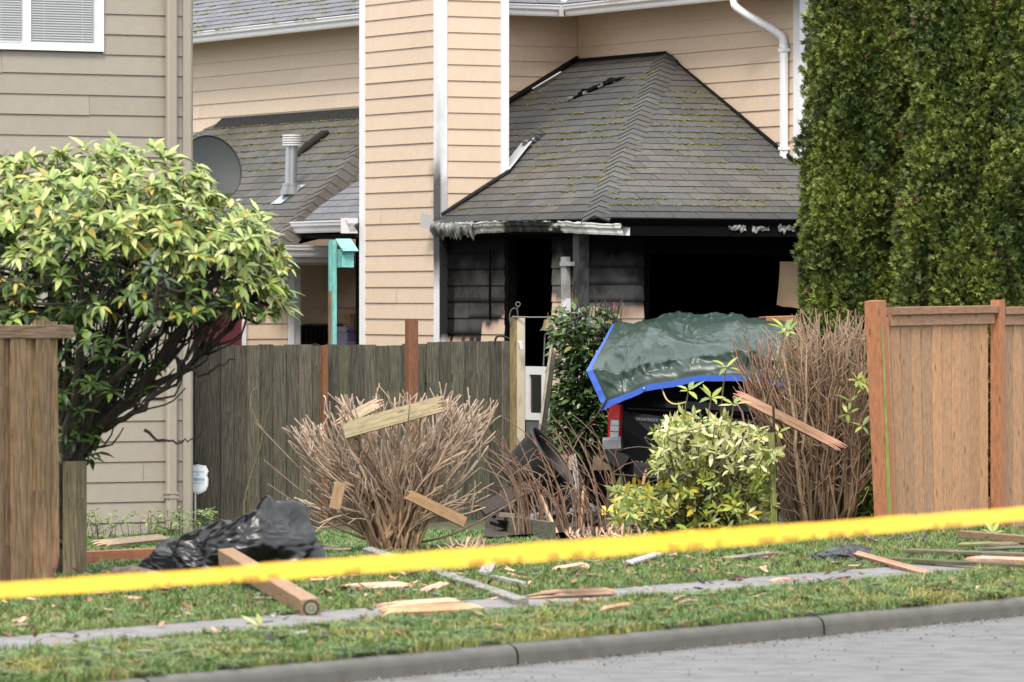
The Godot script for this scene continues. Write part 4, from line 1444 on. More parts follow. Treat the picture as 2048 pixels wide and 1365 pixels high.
# ---------------------------------------------------------------- the house on the left
func make_tan_house() -> void:
	rng.seed = 61
	var X := Vector3.RIGHT
	var Z := Vector3.BACK
	var h := thing("tan_house", "tan lap sided house with a white framed window and painted downspout", "house")
	h.transform = Transform3D(Basis(HB, Vector3.UP, HA), Vector3(-0.72944, 0, -50.5))
	var c := Vector3(-4.352, 0, 3.31)
	var w := wall_block(h, "wall", c + Vector3(-6.0, -0.3, -6.0), c + Vector3(-0.02, 7.0, -0.02), TAN)
	var bottom := -0.215
	# the window cuts the boards at its right edge x = -0.901 and sill y = 4.263
	clap_wall(w, c + Vector3(-5.5, 0, 0), X, Z, 5.40, bottom, bottom + 0.1855 * 24.02, 0.1855, TAN)
	clap_wall(w, c + Vector3(-0.90, 0, 0), X, Z, 0.80, bottom + 0.1855 * 24, 6.9, 0.1855, TAN)
	clap_wall(w, c + Vector3(-5.5, 0, 0), X, Z, 2.2, bottom + 0.1855 * 24, 6.9, 0.1855, TAN)
	trim(w, "corner_trim", c + Vector3(-0.098, -0.3, 0.0), c + Vector3(-0.098, 7.0, 0), X, Z, 0.10, 0.026, TAN * 1.06)
	trim(w, "corner_trim", c + Vector3(-0.02, -0.3, -0.1), c + Vector3(-0.02, 7.0, -0.1), Z, X, 0.126, 0.022, TAN * 1.04)
	# downspout
	var d := Node3D.new()
	d.name = "downspout"
	h.add_child(d)
	var mb := MB.new()
	mb.box(Transform3D(Basis(Vector3.UP, Vector3.LEFT, Vector3.BACK), c + Vector3(-0.235, 3.45, 0.065)), Vector3(7.1, 0.10, 0.075), TAN * 1.02, Vector2.ZERO, 0.016)
	part("pipe", mb.mesh(M.paint), d)
	for y in [0.18, 0.22]:
		wall_block(d, "strap", c + Vector3(-0.292, y, 0.02), c + Vector3(-0.178, y + 0.018, 0.108), TAN, "paint")
	# window with blind
	var n := Node3D.new()
	n.name = "window"
	h.add_child(n)
	var wx := -0.900
	var wy := 4.258
	var P := Color(0.80, 0.80, 0.83)
	for f in [[Vector3(wx - 2.4, wy, -0.02), Vector3(wx, wy + 0.05, 0.045)], [Vector3(wx - 0.048, wy + 0.05, -0.02), Vector3(wx, 6.2, 0.045)], [Vector3(wx - 0.79, wy + 0.05, -0.02), Vector3(wx - 0.715, 6.2, 0.035)]]:
		wall_block(n, "frame", c + f[0], c + f[1], P, "paint")
	for f in [[Vector3(wx - 0.715, wy + 0.05, -0.02), Vector3(wx - 0.048, wy + 0.075, 0.02)], [Vector3(wx - 0.085, wy + 0.075, -0.02), Vector3(wx - 0.048, 6.2, 0.02)], [Vector3(wx - 0.74, wy + 0.09, -0.02), Vector3(wx - 0.715, 6.2, 0.0)], [Vector3(wx - 2.3, wy + 0.05, -0.02), Vector3(wx - 0.79, wy + 0.085, 0.0)]]:
		wall_block(n, "sash", c + f[0] + Vector3(0, 0, 0.001), c + f[1], Color(0.70, 0.70, 0.73), "paint")
	wall_block(n, "pane", c + Vector3(wx - 2.3, wy + 0.05, 0.021), c + Vector3(wx - 0.05, 6.2, 0.024), Color.WHITE, "window_glass")
	mb = MB.new()
	var y := wy + 0.075
	while y < 5.3:
		for s in [[wx - 2.2, wx - 0.80], [wx - 0.70, wx - 0.095]]:
			mb.box(Transform3D(Basis(Vector3.RIGHT, 0.42), c + Vector3((s[0] + s[1]) / 2.0, y, 0.002)), Vector3(s[1] - s[0], 0.0025, 0.025), Color(0.60, 0.61, 0.61))
		y += 0.0225
	part("blind_slats", mb.mesh(M.plain), n).set_meta("kind", "stuff")
	mb = MB.new()
	for x in [wx - 0.20, wx - 0.58, wx - 1.0]:
		mb.tube(PackedVector3Array([c + Vector3(x, wy + 0.08, 0.016), c + Vector3(x, 5.4, 0.016)]), taper(0.002, 0.002, 2), 4, Color(0.6, 0.6, 0.6))
	part("blind_cord", mb.mesh(M.plain), n)
	wall_block(n, "room_behind", c + Vector3(-3.3, wy + 0.01, -0.0195), c + Vector3(wx - 0.01, 6.3, -0.0155), Color(0.22, 0.225, 0.225))

# ---------------------------------------------------------------- fences and gate
func house_at(x: float, y: float, z: float) -> Vector3:
	return Vector3(-0.72944, 0, -50.5) + HB * x + HA * z + Vector3.UP * y

func fence_board(parent: Node, called: String, foot: Vector3, h: float, w: float, th: float, dir: Vector3, lean: float, body: Color, mat: String, low := 0.0, split := 0.0) -> void:
	var o := part(called, board_mesh(h, w, th, body, FRESH * 0.8, split, 0.0, mat, 0.003), parent)
	var out := dir.cross(Vector3.UP).normalized()
	var up := (Vector3.UP * cos(lean) + dir * sin(lean)).normalized()
	var side := up.cross(out).normalized()
	o.transform = Transform3D(Basis(up, out, up.cross(out)), foot + up * (h / 2.0 + low))

func make_fences() -> void:
	rng.seed = 71
	# weathered back fence between the houses
	var f := thing("back_fence", "dark weathered board fence between the two houses", "fence")
	var x := -4.72
	var row := 0
	while x < -1.05:
		var foot := house_at(x + 0.068, 0, 2.69)
		foot.y = gh(foot.x, foot.z) - 0.06
		var k := rnd(0.62, 1.4)
		var g := rnd(0.0, 1.0)
		row += 1
		fence_board(f, "board", foot + HA * (rnd(-0.003, 0.003) - (0.021 if row % 2 else 0.0)), 1.575 - foot.y + rnd(-0.014, 0.014), 0.152 if row % 2 else 0.130, 0.018, HB, 0.0, Color(0.150, 0.130, 0.108).lerp(Color(0.125, 0.120, 0.085), g) * k, "weathered")
		x += 0.1368
		if x > -1.62 and x < -1.50:
			break
	x = -1.60
	while x < -0.75:
		var foot := house_at(x + 0.068, 0, 2.73)
		foot.y = gh(foot.x, foot.z) - 0.06
		row += 1
		fence_board(f, "board", foot - HA * (0.021 if row % 2 else 0.0), 1.60 - foot.y + rnd(-0.006, 0.006), 0.15 if row % 2 else 0.13, 0.018, HB, 0.0, Color(0.150, 0.143, 0.115) * rnd(0.75, 1.2), "weathered")
		x += 0.1375
	for z in [0.25, 1.25]:
		for s in [[-4.7, -1.62, 2.65], [-1.6, -0.78, 2.69]]:
			var a := house_at(s[0], z, s[2])
			var b := house_at(s[1], z, s[2])
			var o := part("rail", board_mesh(a.distance_to(b), 0.04, 0.085, Color(0.1, 0.095, 0.08), Color(0.1, 0.095, 0.08), 0, 0, "weathered"), f)
			o.transform = frame_of(a, b)
	# rust-stained post in the fence line with its hook, and the snapped red-brown post in front
	var fp := at(648.5, 700, 46.72)
	var m := part("post", board_mesh(1.7, 0.055, 0.06, Color(0.24, 0.095, 0.04), Color(0.3, 0.12, 0.05), 0, 0, "wood"), f, "thin rust brown post in the fence")
	m.transform = Transform3D(Basis(Vector3.UP, HA, Vector3.UP.cross(HA)), Vector3(fp.x, 0.72, fp.z))
	var mb := MB.new()
	mb.tube(curve_points([at(647, 792, 46.66), at(651, 797, 46.65), at(650, 806, 46.64), at(648, 830, 46.64)], 12), taper(0.006, 0.006, 12), 6, Color(0.6, 0.62, 0.65))
	part("hook", mb.mesh(M.metal), f)
	var pp := at(823, 640, 46.6)
	m = part("snapped_post", board_mesh(1.95, 0.10, 0.095, Color(0.235, 0.095, 0.048), Color(0.2, 0.08, 0.04), 0, 0, "wood", 0.008), self)
	m.transform = Transform3D(Basis(Vector3.UP, HA, Vector3.UP.cross(HA)), Vector3(pp.x, pp.y - 0.975, pp.z))
	tag(m, "red brown square post rising in front of the weathered back fence", "fence post")
	# gate post with bell
	var g := thing("gate_post", "peeling cream painted gate post at the end of the back fence", "gate post")
	var gp := at(1034, 600, 47.5)
	var gy := gh(gp.x, gp.z) - 0.05
	var topy := at(1034, 635, 47.5).y
	var peel := func(p: Vector3, c: Color) -> Color:
		return c.lerp(Color(0.24, 0.17, 0.10), clampf(nz.get_noise_3d(p.x * 9.0, p.y * 3.0, p.z * 9.0) * 3.0 - 0.9, 0, 1))
	var core := MB.new()
	core.box(Transform3D(Basis(Vector3.UP, HA, Vector3.UP.cross(HA)), Vector3(gp.x, (topy + gy) / 2.0, gp.z)), Vector3(topy - gy, 0.105, 0.105), Color(0.40, 0.30, 0.155), Vector2.ZERO, 0.006)
	part("post", core.mesh(M.weathered), g)
	var face := gp - HB * 0.030 + HA * 0.054
	trim(g, "painted_face", Vector3(face.x, gy, face.z), Vector3(face.x, topy, face.z), HB, HA, 0.085, 0.004, Color(0.66, 0.58, 0.44), peel)
	mb = MB.new()
	mb.box(Transform3D(Basis(HB, Vector3.UP, HA) * Basis(Vector3.BACK, 0.25), at(1041, 692, 47.35)), Vector3(0.035, 0.085, 0.03), Color(0.75, 0.75, 0.75), Vector2.ZERO, 0.006)
	part("bell_push", mb.mesh(M.plastic), g)
	# bracket, scroll, bell, chain
	var b := thing("hanging_bell", "brass bell hanging from an iron bracket on the cream gate post", "bell")
	var iron := Color(0.06, 0.06, 0.058)
	mb = MB.new()
	var bz := 47.42
	mb.tube(PackedVector3Array([at(1024, 634, bz), at(1060, 635, bz), at(1098, 635, bz)]), taper(0.009, 0.007, 3), 6, Color(0.16, 0.16, 0.155))
	mb.tube(curve_points([at(1022, 655, bz), at(1019, 635, bz), at(1023, 620, bz), at(1032, 617, bz), at(1036, 626, bz)], 16), taper(0.008, 0.007, 16), 6, iron)
	mb.tube(curve_points([at(1036, 632, bz), at(1034, 622, bz), at(1037, 614, bz)], 8), taper(0.007, 0.006, 8), 6, iron)
	var ring := []
	for i in 9:
		ring.append(at(1036 + 4.5 * cos(TAU * i / 8.0), 609 + 4.5 * sin(TAU * i / 8.0), bz))
	mb.tube(curve_points(ring, 18), taper(0.006, 0.006, 18), 6, Color(0.12, 0.12, 0.12))
	mb.tube(PackedVector3Array([at(1096, 625, bz), at(1096, 640, bz)]), taper(0.006, 0.006, 2), 6, iron)
	part("bracket", mb.mesh(M.plain), b)
	mb = MB.new()
	var bc := at(1096, 639, bz)
	var lathe := PackedVector3Array([bc, bc + Vector3(0, -0.005, 0), bc + Vector3(0, -0.03, 0), bc + Vector3(0, -0.07, 0), bc + Vector3(0, -0.095, 0), bc + Vector3(0, -0.107, 0)])
	mb.tube(lathe, PackedFloat32Array([0.01, 0.037, 0.041, 0.05, 0.066, 0.078]), 24, Color(0.62, 0.50, 0.30))
	part("bell", mb.mesh(M.metal), b)
	mb = MB.new()
	mb.tube(PackedVector3Array([at(1096, 660, bz), at(1096, 668, bz)]), taper(0.012, 0.012, 2), 8, iron)
	part("clapper", mb.mesh(M.plain), b)
	mb = MB.new()
	for i in 26:
		var p := at(1090 - i * 0.12, 667 + i * 2.5, bz)
		var side := Vector3(0.006, 0, 0) if i % 2 else Vector3(0, 0, 0.006)
		mb.tube(PackedVector3Array([p - side, p + Vector3(0, -0.009, 0) - side, p + Vector3(0, -0.016, 0) + side, p + side, p - side]), taper(0.0022, 0.0022, 5), 4, Color(0.5, 0.5, 0.5), null, false)
	part("chain", mb.mesh(M.metal), b)
	mb = MB.new()
	mb.tube(curve_points([at(990, 690, 47.6), at(992, 676, 47.6), at(1002, 672, 47.6), at(1014, 676, 47.6), at(1022, 680, 47.6)], 14), taper(0.011, 0.011, 14), 7, Color(0.012, 0.012, 0.012))
	part("loop_hook", mb.mesh(M.plain), g)

	# near right fence, parallel to the street, its first post pushed over
	f = thing("cedar_fence", "warm brown cedar board fence with leaning orange posts below the evergreens", "fence")
	var s0 := at(1768, 1075, 38.75)
	s0.y = 0.14
	var gap := 0.136
	for i in 31:
		var dist := 0.12 + gap * i + (0.11 if i >= 11 else 0.0)
		var foot := s0 + ALONG * dist
		foot.y = 0.13
		var k := rnd(0.82, 1.15)
		var r := rng.randf()
		var lean := -0.075 * clampf(1.0 - i / 7.0, 0.0, 1.0)
		fence_board(f, "board", foot - INWARD * rnd(-0.004, 0.004), 1.735 + rnd(-0.003, 0.003), 0.1335, 0.018, ALONG, lean, Color(0.52, 0.285, 0.145).lerp(Color(0.44, 0.27, 0.155), r) * k, "wood")
	var orange := Color(0.42, 0.175, 0.082)
	for sgm in [[0.05, 1.60], [1.72, 4.5]]:
		for rail in [[1.912, 0.062, 0.075, -0.03, Color(0.36, 0.19, 0.11)], [1.837, 0.086, 0.024, -0.025, Color(0.45, 0.26, 0.15)], [0.35, 0.085, 0.04, 0.03, Color(0.3, 0.2, 0.12)]]:
			var a: Vector3 = s0 + ALONG * sgm[0] + INWARD * rail[3]
			var e: Vector3 = s0 + ALONG * sgm[1] + INWARD * rail[3]
			a.y = rail[0]
			e.y = rail[0] + 0.012
			var o := part("rail", board_mesh(a.distance_to(e), rail[1], rail[2], rail[4] * rnd(0.9, 1.1), rail[4], 0, 0, "wood"), f)
			var xx := (e - a).normalized()
			o.transform = Transform3D(Basis(xx, -INWARD, xx.cross(-INWARD)), (a + e) / 2.0)
	for ps in [[0.0, 0.125, -0.085, 1.93, 0.125], [1.655, 0.085, 0.0, 1.93, 0.09]]:
		var foot: Vector3 = s0 + ALONG * ps[0] - INWARD * 0.03
		foot.y = 0.0
		fence_board(f, "post", foot, 2.0, ps[1], ps[4], ALONG, ps[2], orange, "wood")
	# mossy stripe down the leaning post
	mb = MB.new()
	var pts := PackedVector3Array()
	var cols := PackedColorArray()
	for j in 30:
		var fy := j / 29.0
		for e in 2:
			var up := (Vector3.UP * cos(-0.085) + ALONG * sin(-0.085))
			var wj := 0.008 + 0.025 * (1.0 - fy) + 0.008 * nz.get_noise_1d(j * 3.0)
			pts.append(s0 * Vector3(1, 0, 1) + ALONG * (-0.012 + (wj if e else -wj) - 0.03 * (1.0 - fy)) - INWARD * 0.0945 + up * (0.06 + 1.72 * fy))
			cols.append(Color(0.28, 0.33, 0.06) * rnd(0.7, 1.15))
	mb.grid(pts, 2, 30, 1, 1, cols)
	part("moss_streak", mb.mesh(M.blade), f)
	# old fence on the left edge
	f = thing("brown_fence", "old brown board fence with a cap rail, its last board split at the foot", "fence")
	var e0 := at(106, 1180, 31.7)
	for i in 16:
		var foot := e0 - ALONG * (0.108 * i + (0.03 if i > 0 else 0.0))
		foot.y = 0.0
		var k := rnd(0.8, 1.2)
		fence_board(f, "board", foot - INWARD * (0.022 if i % 2 else 0.0), 1.765 + rnd(-0.01, 0.01), 0.134 if i % 2 else 0.106, 0.02, ALONG, -0.014 if i == 0 else rnd(-0.006, 0.006), Color(0.24, 0.14, 0.085).lerp(Color(0.30, 0.20, 0.11), rng.randf()) * k, "weathered", 0.10 if i < 2 else 0.0, 0.25 if i < 2 else 0.0)
	var ca := e0 + ALONG * 0.15
	var cb := e0 - ALONG * 1.8
	ca.y = 1.795
	cb.y = 1.80
	var o := part("cap_rail", board_mesh(ca.distance_to(cb), 0.085, 0.075, Color(0.25, 0.165, 0.11), Color(0.2, 0.13, 0.08), 0, 0, "weathered"), f)
	o.transform = Transform3D(Basis((ca - cb).normalized(), -INWARD, (ca - cb).normalized().cross(-INWARD)), (ca + cb) / 2.0)
	for i in 7:
		var a := G(rnd(45, 112), rnd(1150, 1172)) + Vector3(0, 0.0, 0)
		var q := part("splinter", board_mesh(rnd(0.12, 0.3), rnd(0.015, 0.05), 0.012, Color(0.22, 0.13, 0.08), FRESH * 0.7, 0.08, 0.05, "wood"), f)
		q.transform = frame_of(a, a + Vector3(rnd(-0.1, 0.1), rnd(0.12, 0.3), rnd(-0.05, 0.05)))
	var st := ground_at(149, 33.6)
	m = part("grey_post", board_mesh(0.85, 0.12, 0.12, Color(0.20, 0.165, 0.10), Color(0.2, 0.16, 0.1), 0, 0, "weathered", 0.006), self)
	m.transform = Transform3D(Basis(Vector3.UP, -INWARD, Vector3.UP.cross(-INWARD)), Vector3(st.x, st.y + 0.36, st.z))
	tag(m, "short grey brown square post behind the rhododendron trunk", "fence post")

# ---------------------------------------------------------------- trees
func make_trees() -> void:
	rng.seed = 81
	var sprays := []
	for k in 3:
		var mb := MB.new()
		# flat fans of scale leaves with curled fingers
		for fan in 3:
			var tw := rnd(0, TAU)
			var base := Vector3(rnd(-0.03, 0.03), rnd(-0.02, 0.02), rnd(-0.03, 0.03))
			var fw := (Vector3(rnd(-0.5, 0.5), rnd(-0.5, 0.5), 1.0)).normalized()
			var sd := fw.cross(Vector3(cos(tw), sin(tw), 0)).normalized()
			for i in 7:
				var s := (i - 3) / 3.0
				var st := base + fw * (0.025 + 0.02 * (1.0 - absf(s))) + sd * s * 0.012
				var dr := (fw + sd * s * 1.1 + Vector3(rnd(-0.25, 0.25), rnd(-0.25, 0.25), 0)).normalized()
				var l := rnd(0.035, 0.062) * (1.1 - 0.35 * absf(s))
				var cr := dr.cross(fw.cross(sd)).normalized() * 0.0062
				var nrm := fw.cross(sd) * rnd(-0.012, 0.018)
				var c := Color.WHITE * rnd(0.75, 1.05)
				c.a = 1.0
				mb.quad(st - cr * 0.6, st + cr * 0.6, st + dr * l * 0.6 + cr + nrm * 0.5, st + dr * l * 0.6 - cr + nrm * 0.5, Vector2(), Vector2(), Vector2(), Vector2(), c)
				mb.quad(st + dr * l * 0.6 - cr + nrm * 0.5, st + dr * l * 0.6 + cr + nrm * 0.5, st + dr * l + cr * 0.35 + nrm, st + dr * l - cr * 0.35 + nrm, Vector2(), Vector2(), Vector2(), Vector2(), c * Color(1.25, 1.25, 1.1))
			mb.quad(base - sd * 0.004, base + sd * 0.004, base + fw * 0.05 + sd * 0.003, base + fw * 0.05 - sd * 0.003, Vector2(), Vector2(), Vector2(), Vector2(), Color(0.5, 0.42, 0.3))
		sprays.append(mb.mesh(M.scale_leaf))
	var spec := [[1730, 42.6, 6.6, 0.66, "arborvitae whose ragged left edge overlaps the burnt porch roof", 5], [1950, 42.0, 6.9, 0.74, "broad arborvitae in the middle of the evergreen row above the cedar fence", 6], [2105, 43.8, 7.0, 0.80, "arborvitae at the right end of the row, set behind its neighbour", 7]]
	for s in spec:
		var p0 := ground_at(s[0], s[1])
		var t := thing("arborvitae_tree", s[4], "tree", p0, "arborvitae trees in a row behind the fence")
		var mb := MB.new()
		mb.tube(PackedVector3Array([Vector3(0, -0.1, 0), Vector3(0.03, 1.0, 0), Vector3(0, 3.0, 0.02), Vector3(0, s[2] - 0.3, 0)]), PackedFloat32Array([0.13, 0.11, 0.07, 0.015]), 9, Color(0.13, 0.085, 0.06))
		part("trunk", mb.mesh(M.bark), t)
		var hh: float = s[2]
		var rmax: float = s[3]
		var sd: float = s[5] * 100.0
		var radius := func(a: float, y: float) -> float:
			var f := y / hh
			var base := rmax * (0.78 + 0.22 * sin(minf(f * 2.6 + 0.35, 1.57))) * pow(clampf(1.0 - f, 0.0, 1.0) * 1.0, 0.44) * (1.0 if f > 0.03 else 0.9)
			var lump := 0.20 * nz.get_noise_3d(cos(a) * 1.5 + sd, y * 0.75, sin(a) * 1.5) + 0.11 * nz.get_noise_3d(cos(a) * 4.0 + sd, y * 1.9 + 9.0, sin(a) * 4.0)
			return base + lump
		# a dense inner mass of brown-green twigs
		var core := PackedVector3Array()
		var nu := 33
		var nv := 44
		for j in nv:
			var y := hh * 0.99 * j / (nv - 1)
			for i in nu:
				var a := TAU * i / (nu - 1)
				var r: float = maxf(radius.call(a, y) - 0.14, 0.01)
				core.append(Vector3(cos(-a) * r, y, sin(-a) * r))
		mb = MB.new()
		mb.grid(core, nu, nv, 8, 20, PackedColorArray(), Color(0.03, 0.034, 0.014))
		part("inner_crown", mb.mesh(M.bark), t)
		var where := [[], [], []]
		var cols := [PackedColorArray(), PackedColorArray(), PackedColorArray()]
		for i in 66000:
			var a := rnd(0, TAU)
			# only the half that can be seen, with some margin, is dense
			if sin(a) < -0.35 and rng.randf() < 0.75:
				continue
			var y := hh * rng.randf()
			var r: float = radius.call(-a, y)
			var deep := pow(rng.randf(), 2.2) * 0.16
			var out := Vector3(cos(a), 0, sin(a))
			var fwd := (out * rnd(0.5, 1.0) + Vector3.UP * rnd(-0.3, 1.0) + Vector3(rnd(-0.7, 0.7), 0, rnd(-0.7, 0.7))).normalized()
			var b := look(fwd, out) * Basis(Vector3.BACK, rnd(0, TAU))
			var kk := rng.randi() % 3
			where[kk].append(Transform3D(b.scaled_local(Vector3.ONE * rnd(0.36, 0.68)), out * (r - deep - 0.02) + Vector3.UP * y))
			var n := nz.get_noise_3d(p0.x * 3.0 + out.x * r * 2.0, y * 2.0, out.z * r * 2.0)
			var c := Color(0.052, 0.085, 0.015).lerp(Color(0.225, 0.275, 0.052), clampf(0.42 + n * 1.3 + rnd(-0.3, 0.3), 0.0, 1.0))
			if rng.randf() < 0.02:
				c = Color(0.13, 0.065, 0.035)
			c = c * rnd(0.75, 1.25)
			c.a = 1.0
			cols[kk].append(c)
		for kk in 3:
			many("foliage", sprays[kk], t, where[kk], cols[kk])

# ---------------------------------------------------------------- shrubs
func leaves_on(t: Node3D, list: Array, shapes: Array, palette: Array, mat: String, nparts: int) -> void:
	# list: [Transform3D in the thing's axes, palette index]; the nearest ones become parts
	var by := []
	for i in list.size():
		var p: Vector3 = t.position + list[i][0].origin
		by.append([p.distance_to(Vector3(0, EYE, 0)) + rnd(0.0, 0.5), i])
	by.sort_custom(func(a, b): return a[0] < b[0])
	var meshes := []
	for s in shapes:
		var row := []
		for c in palette:
			row.append(leaf_mesh(s[0], s[1], s[2], s[3], mat, c))
		meshes.append(row)
	var plain := []
	for s in shapes:
		plain.append(leaf_mesh(s[0], s[1], s[2], s[3], mat, Color.WHITE, 4))
	var where := []
	var cols := []
	for s in shapes:
		where.append([])
		cols.append(PackedColorArray())
	for k in by.size():
		var e = list[by[k][1]]
		var si := rng.randi() % shapes.size()
		if k < nparts:
			part("leaf", meshes[si][e[1]], t).transform = e[0]
		else:
			where[si].append(e[0])
			var c: Color = palette[e[1]] * rnd(0.8, 1.2)
			c.a = 1.0
			cols[si].append(c)
	for si in shapes.size():
		if where[si].size():
			many("foliage", plain[si], t, where[si], cols[si])

func whorl(list: Array, at0: Vector3, axis: Vector3, n: int, spread: float, droop: float, pal: Callable, s0 := 0.8, s1 := 1.2) -> void:
	axis = axis.normalized()
	var side := axis.cross(Vector3.UP if absf(axis.y) < 0.9 else Vector3.RIGHT).normalized()
	var ph := rnd(0, TAU)
	for i in n:
		var g := ph + TAU * i / n + rnd(-0.3, 0.3)
		var rad := side * cos(g) + axis.cross(side) * sin(g)
		var sp := spread * rnd(0.75, 1.2)
		var dir := (axis * cos(sp) + rad * sin(sp) + Vector3.DOWN * droop * rnd(0.6, 1.3)).normalized()
		var up := (axis * sin(sp) - rad * cos(sp)) * 1.0 + Vector3.UP * 0.6 + Vector3(rnd(-0.3, 0.3), 0, rnd(-0.3, 0.3))
		list.append([Transform3D(look(dir, up).scaled_local(Vector3.ONE * rnd(s0, s1)), at0 + dir * 0.008), pal.call()])

func make_rhododendron() -> void:
	rng.seed = 91
	var base := ground_at(118, 34.0)
	var t := thing("rhododendron", "tall rhododendron with drooping pale green leaves and dark twisting stems", "shrub", base)
	var stem := Color(0.055, 0.042, 0.032)
	var list := []
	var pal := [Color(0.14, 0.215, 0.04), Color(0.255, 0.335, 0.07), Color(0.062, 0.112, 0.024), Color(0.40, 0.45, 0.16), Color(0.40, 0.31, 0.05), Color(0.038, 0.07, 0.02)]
	# main limbs in picture-plane metres from the base, then turned about it
	var limbs := [
		[[0, 0, 0], [0.05, 0.45, 0.0], [0.20, 0.95, 0.1], [0.50, 1.20, 0.2], [0.78, 1.52, 0.3], [1.0, 1.85, 0.4], [1.15, 2.15, 0.35], 0.07],
		[[0, 0, 0], [0.02, 0.40, 0.1], [0.12, 0.85, 0.2], [0.28, 1.35, 0.3], [0.42, 1.85, 0.2], [0.5, 2.3, 0.2], 0.07],
		[[0.02, 0.1, 0], [-0.02, 0.6, -0.2], [0.0, 1.2, -0.3], [-0.1, 1.8, -0.5], [-0.15, 2.4, -0.5], 0.055],
		[[0.02, 0.1, 0], [0.05, 0.7, 0.3], [0.15, 1.3, 0.55], [0.2, 1.9, 0.8], [0.25, 2.45, 0.9], 0.05],
		[[0.22, 0.95, 0.1], [0.45, 1.35, 0.0], [0.72, 1.7, -0.1], [0.95, 2.0, -0.15], [1.2, 2.2, -0.2], 0.035],
		[[0.52, 1.2, 0.2], [0.85, 1.42, 0.25], [1.12, 1.62, 0.2], [1.3, 1.85, 0.1], [1.45, 2.0, 0.1], 0.03],
		[[0.3, 1.0, 0.15], [0.52, 1.12, 0.3], [0.8, 1.38, 0.4], [1.0, 1.75, 0.5], 0.025],
		[[-0.02, 0.6, -0.2], [-0.25, 1.1, -0.1], [-0.5, 1.7, 0.1], [-0.6, 2.3, 0.2], 0.05],
		[[0.12, 0.85, 0.2], [0.3, 1.2, 0.5], [0.6, 1.6, 0.8], [0.8, 2.1, 0.9], 0.035],
		[[0.0, 0.7, -0.2], [0.2, 1.3, -0.5], [0.5, 1.8, -0.7], [0.7, 2.3, -0.8], 0.04],
		[[0.03, 0.2, 0.1], [0.10, 0.7, -0.1], [0.26, 1.15, -0.15], [0.40, 1.6, -0.1], [0.5, 2.0, 0.0], 0.05],
		[[0.0, 0.3, -0.1], [0.02, 0.9, 0.1], [0.05, 1.5, 0.15], [0.02, 2.1, 0.1], 0.05],
		[[0.10, 0.7, 0.1], [0.30, 1.02, 0.05], [0.6, 1.35, 0.1], [0.9, 1.72, 0.1], 0.035],
		[[0.62, 1.0, 0.22], [0.75, 0.93, 0.3], [0.92, 0.95, 0.33], [0.98, 1.0, 0.33], 0.012],
		[[0.78, 1.5, 0.3], [0.98, 1.38, 0.35], [1.12, 1.44, 0.36], [1.24, 1.5, 0.36], 0.014]]
	var tips := []
	for l in limbs:
		var pts := []
		for k in l.size() - 1:
			pts.append(Vector3(l[k][0], l[k][1], l[k][2]) + Vector3(rnd(-0.03, 0.03), 0, rnd(-0.03, 0.03)))
		var c := curve_points(pts, 18)
		for k in 18:
			c[k] += Vector3(nz.get_noise_2d(k * 1.5, l.back() * 900.0), nz.get_noise_2d(k * 1.5 + 50, l.back() * 900.0), 0) * 0.035
		var mb := MB.new()
		mb.tube(c, taper(l.back(), l.back() * 0.35, 18), 7, Color(0.09, 0.07, 0.05), Color(0.05, 0.035, 0.028))
		part("limb", mb.mesh(M.bark), t)
		if l.back() > 0.02:
			for k in range(5, 18):
				tips.append(c[k])
	# crown: clusters over a domed envelope
	var top := func(x: float) -> float:   # height of the crown over the base, x metres to the right
		var e := clampf(absf(x - 0.15) / 1.50, 0.0, 1.0)
		return 2.92 - 0.95 * pow(e, 3.2) + 0.12 * nz.get_noise_1d(x * 2.5 + 20.0) + 0.10 * nz.get_noise_1d(x * 7.0)
	var tw := MB.new()
	var made := 0
	while made < 1500:
		var x := rnd(-1.35, 1.58)
		var z := rnd(-0.95, 1.0)
		var e := pow(absf(x - 0.15) / 1.5, 2.0) + pow(absf(z) / 1.0, 2.0)
		if e > 1.0:
			continue
		var hi: float = top.call(x) - 0.55 * pow(absf(z), 2.0)
		var lo := 1.72 + 0.06 * x + 0.12 * nz.get_noise_1d(x * 4.0)
		if x > 1.15:
			lo = 1.80
		var f := 1.0 - pow(rng.randf(), 1.45)
		var y := lerpf(lo, hi, f)
		if hi < lo or nz.get_noise_3d(x * 2.3 + 7.0, y * 2.6, z * 2.3) < -0.16:
			continue
		var p := Vector3(x, y, z)
		var axis := Vector3((x - 0.2) * 0.5, 0.9, z * 0.5 + 0.25) + Vector3(rnd(-0.3, 0.3), 0, rnd(-0.3, 0.3))
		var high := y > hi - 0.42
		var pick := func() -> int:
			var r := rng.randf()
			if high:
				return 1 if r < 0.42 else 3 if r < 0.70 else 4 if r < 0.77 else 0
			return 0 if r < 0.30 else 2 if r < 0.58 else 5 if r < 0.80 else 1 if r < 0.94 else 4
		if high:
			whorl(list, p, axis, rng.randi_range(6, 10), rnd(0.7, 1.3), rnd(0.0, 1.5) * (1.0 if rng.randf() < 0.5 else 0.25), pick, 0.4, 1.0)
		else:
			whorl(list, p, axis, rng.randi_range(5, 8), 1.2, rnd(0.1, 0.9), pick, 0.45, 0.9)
		# a twig back to the nearest limb point
		var near: Vector3 = tips[0]
		for q in tips:
			if q.distance_to(p) < near.distance_to(p) and q.y < p.y:
				near = q
		if made % 3 == 0 and y < hi - 0.25:
			var mid := (near + p) / 2.0 + Vector3(rnd(-0.08, 0.08), -0.06, rnd(-0.08, 0.08))
			tw.tube(curve_points([near, mid, p - axis.normalized() * 0.05, p], 7), taper(0.013, 0.005, 7), 4, stem, Color(0.12, 0.09, 0.04))
		made += 1
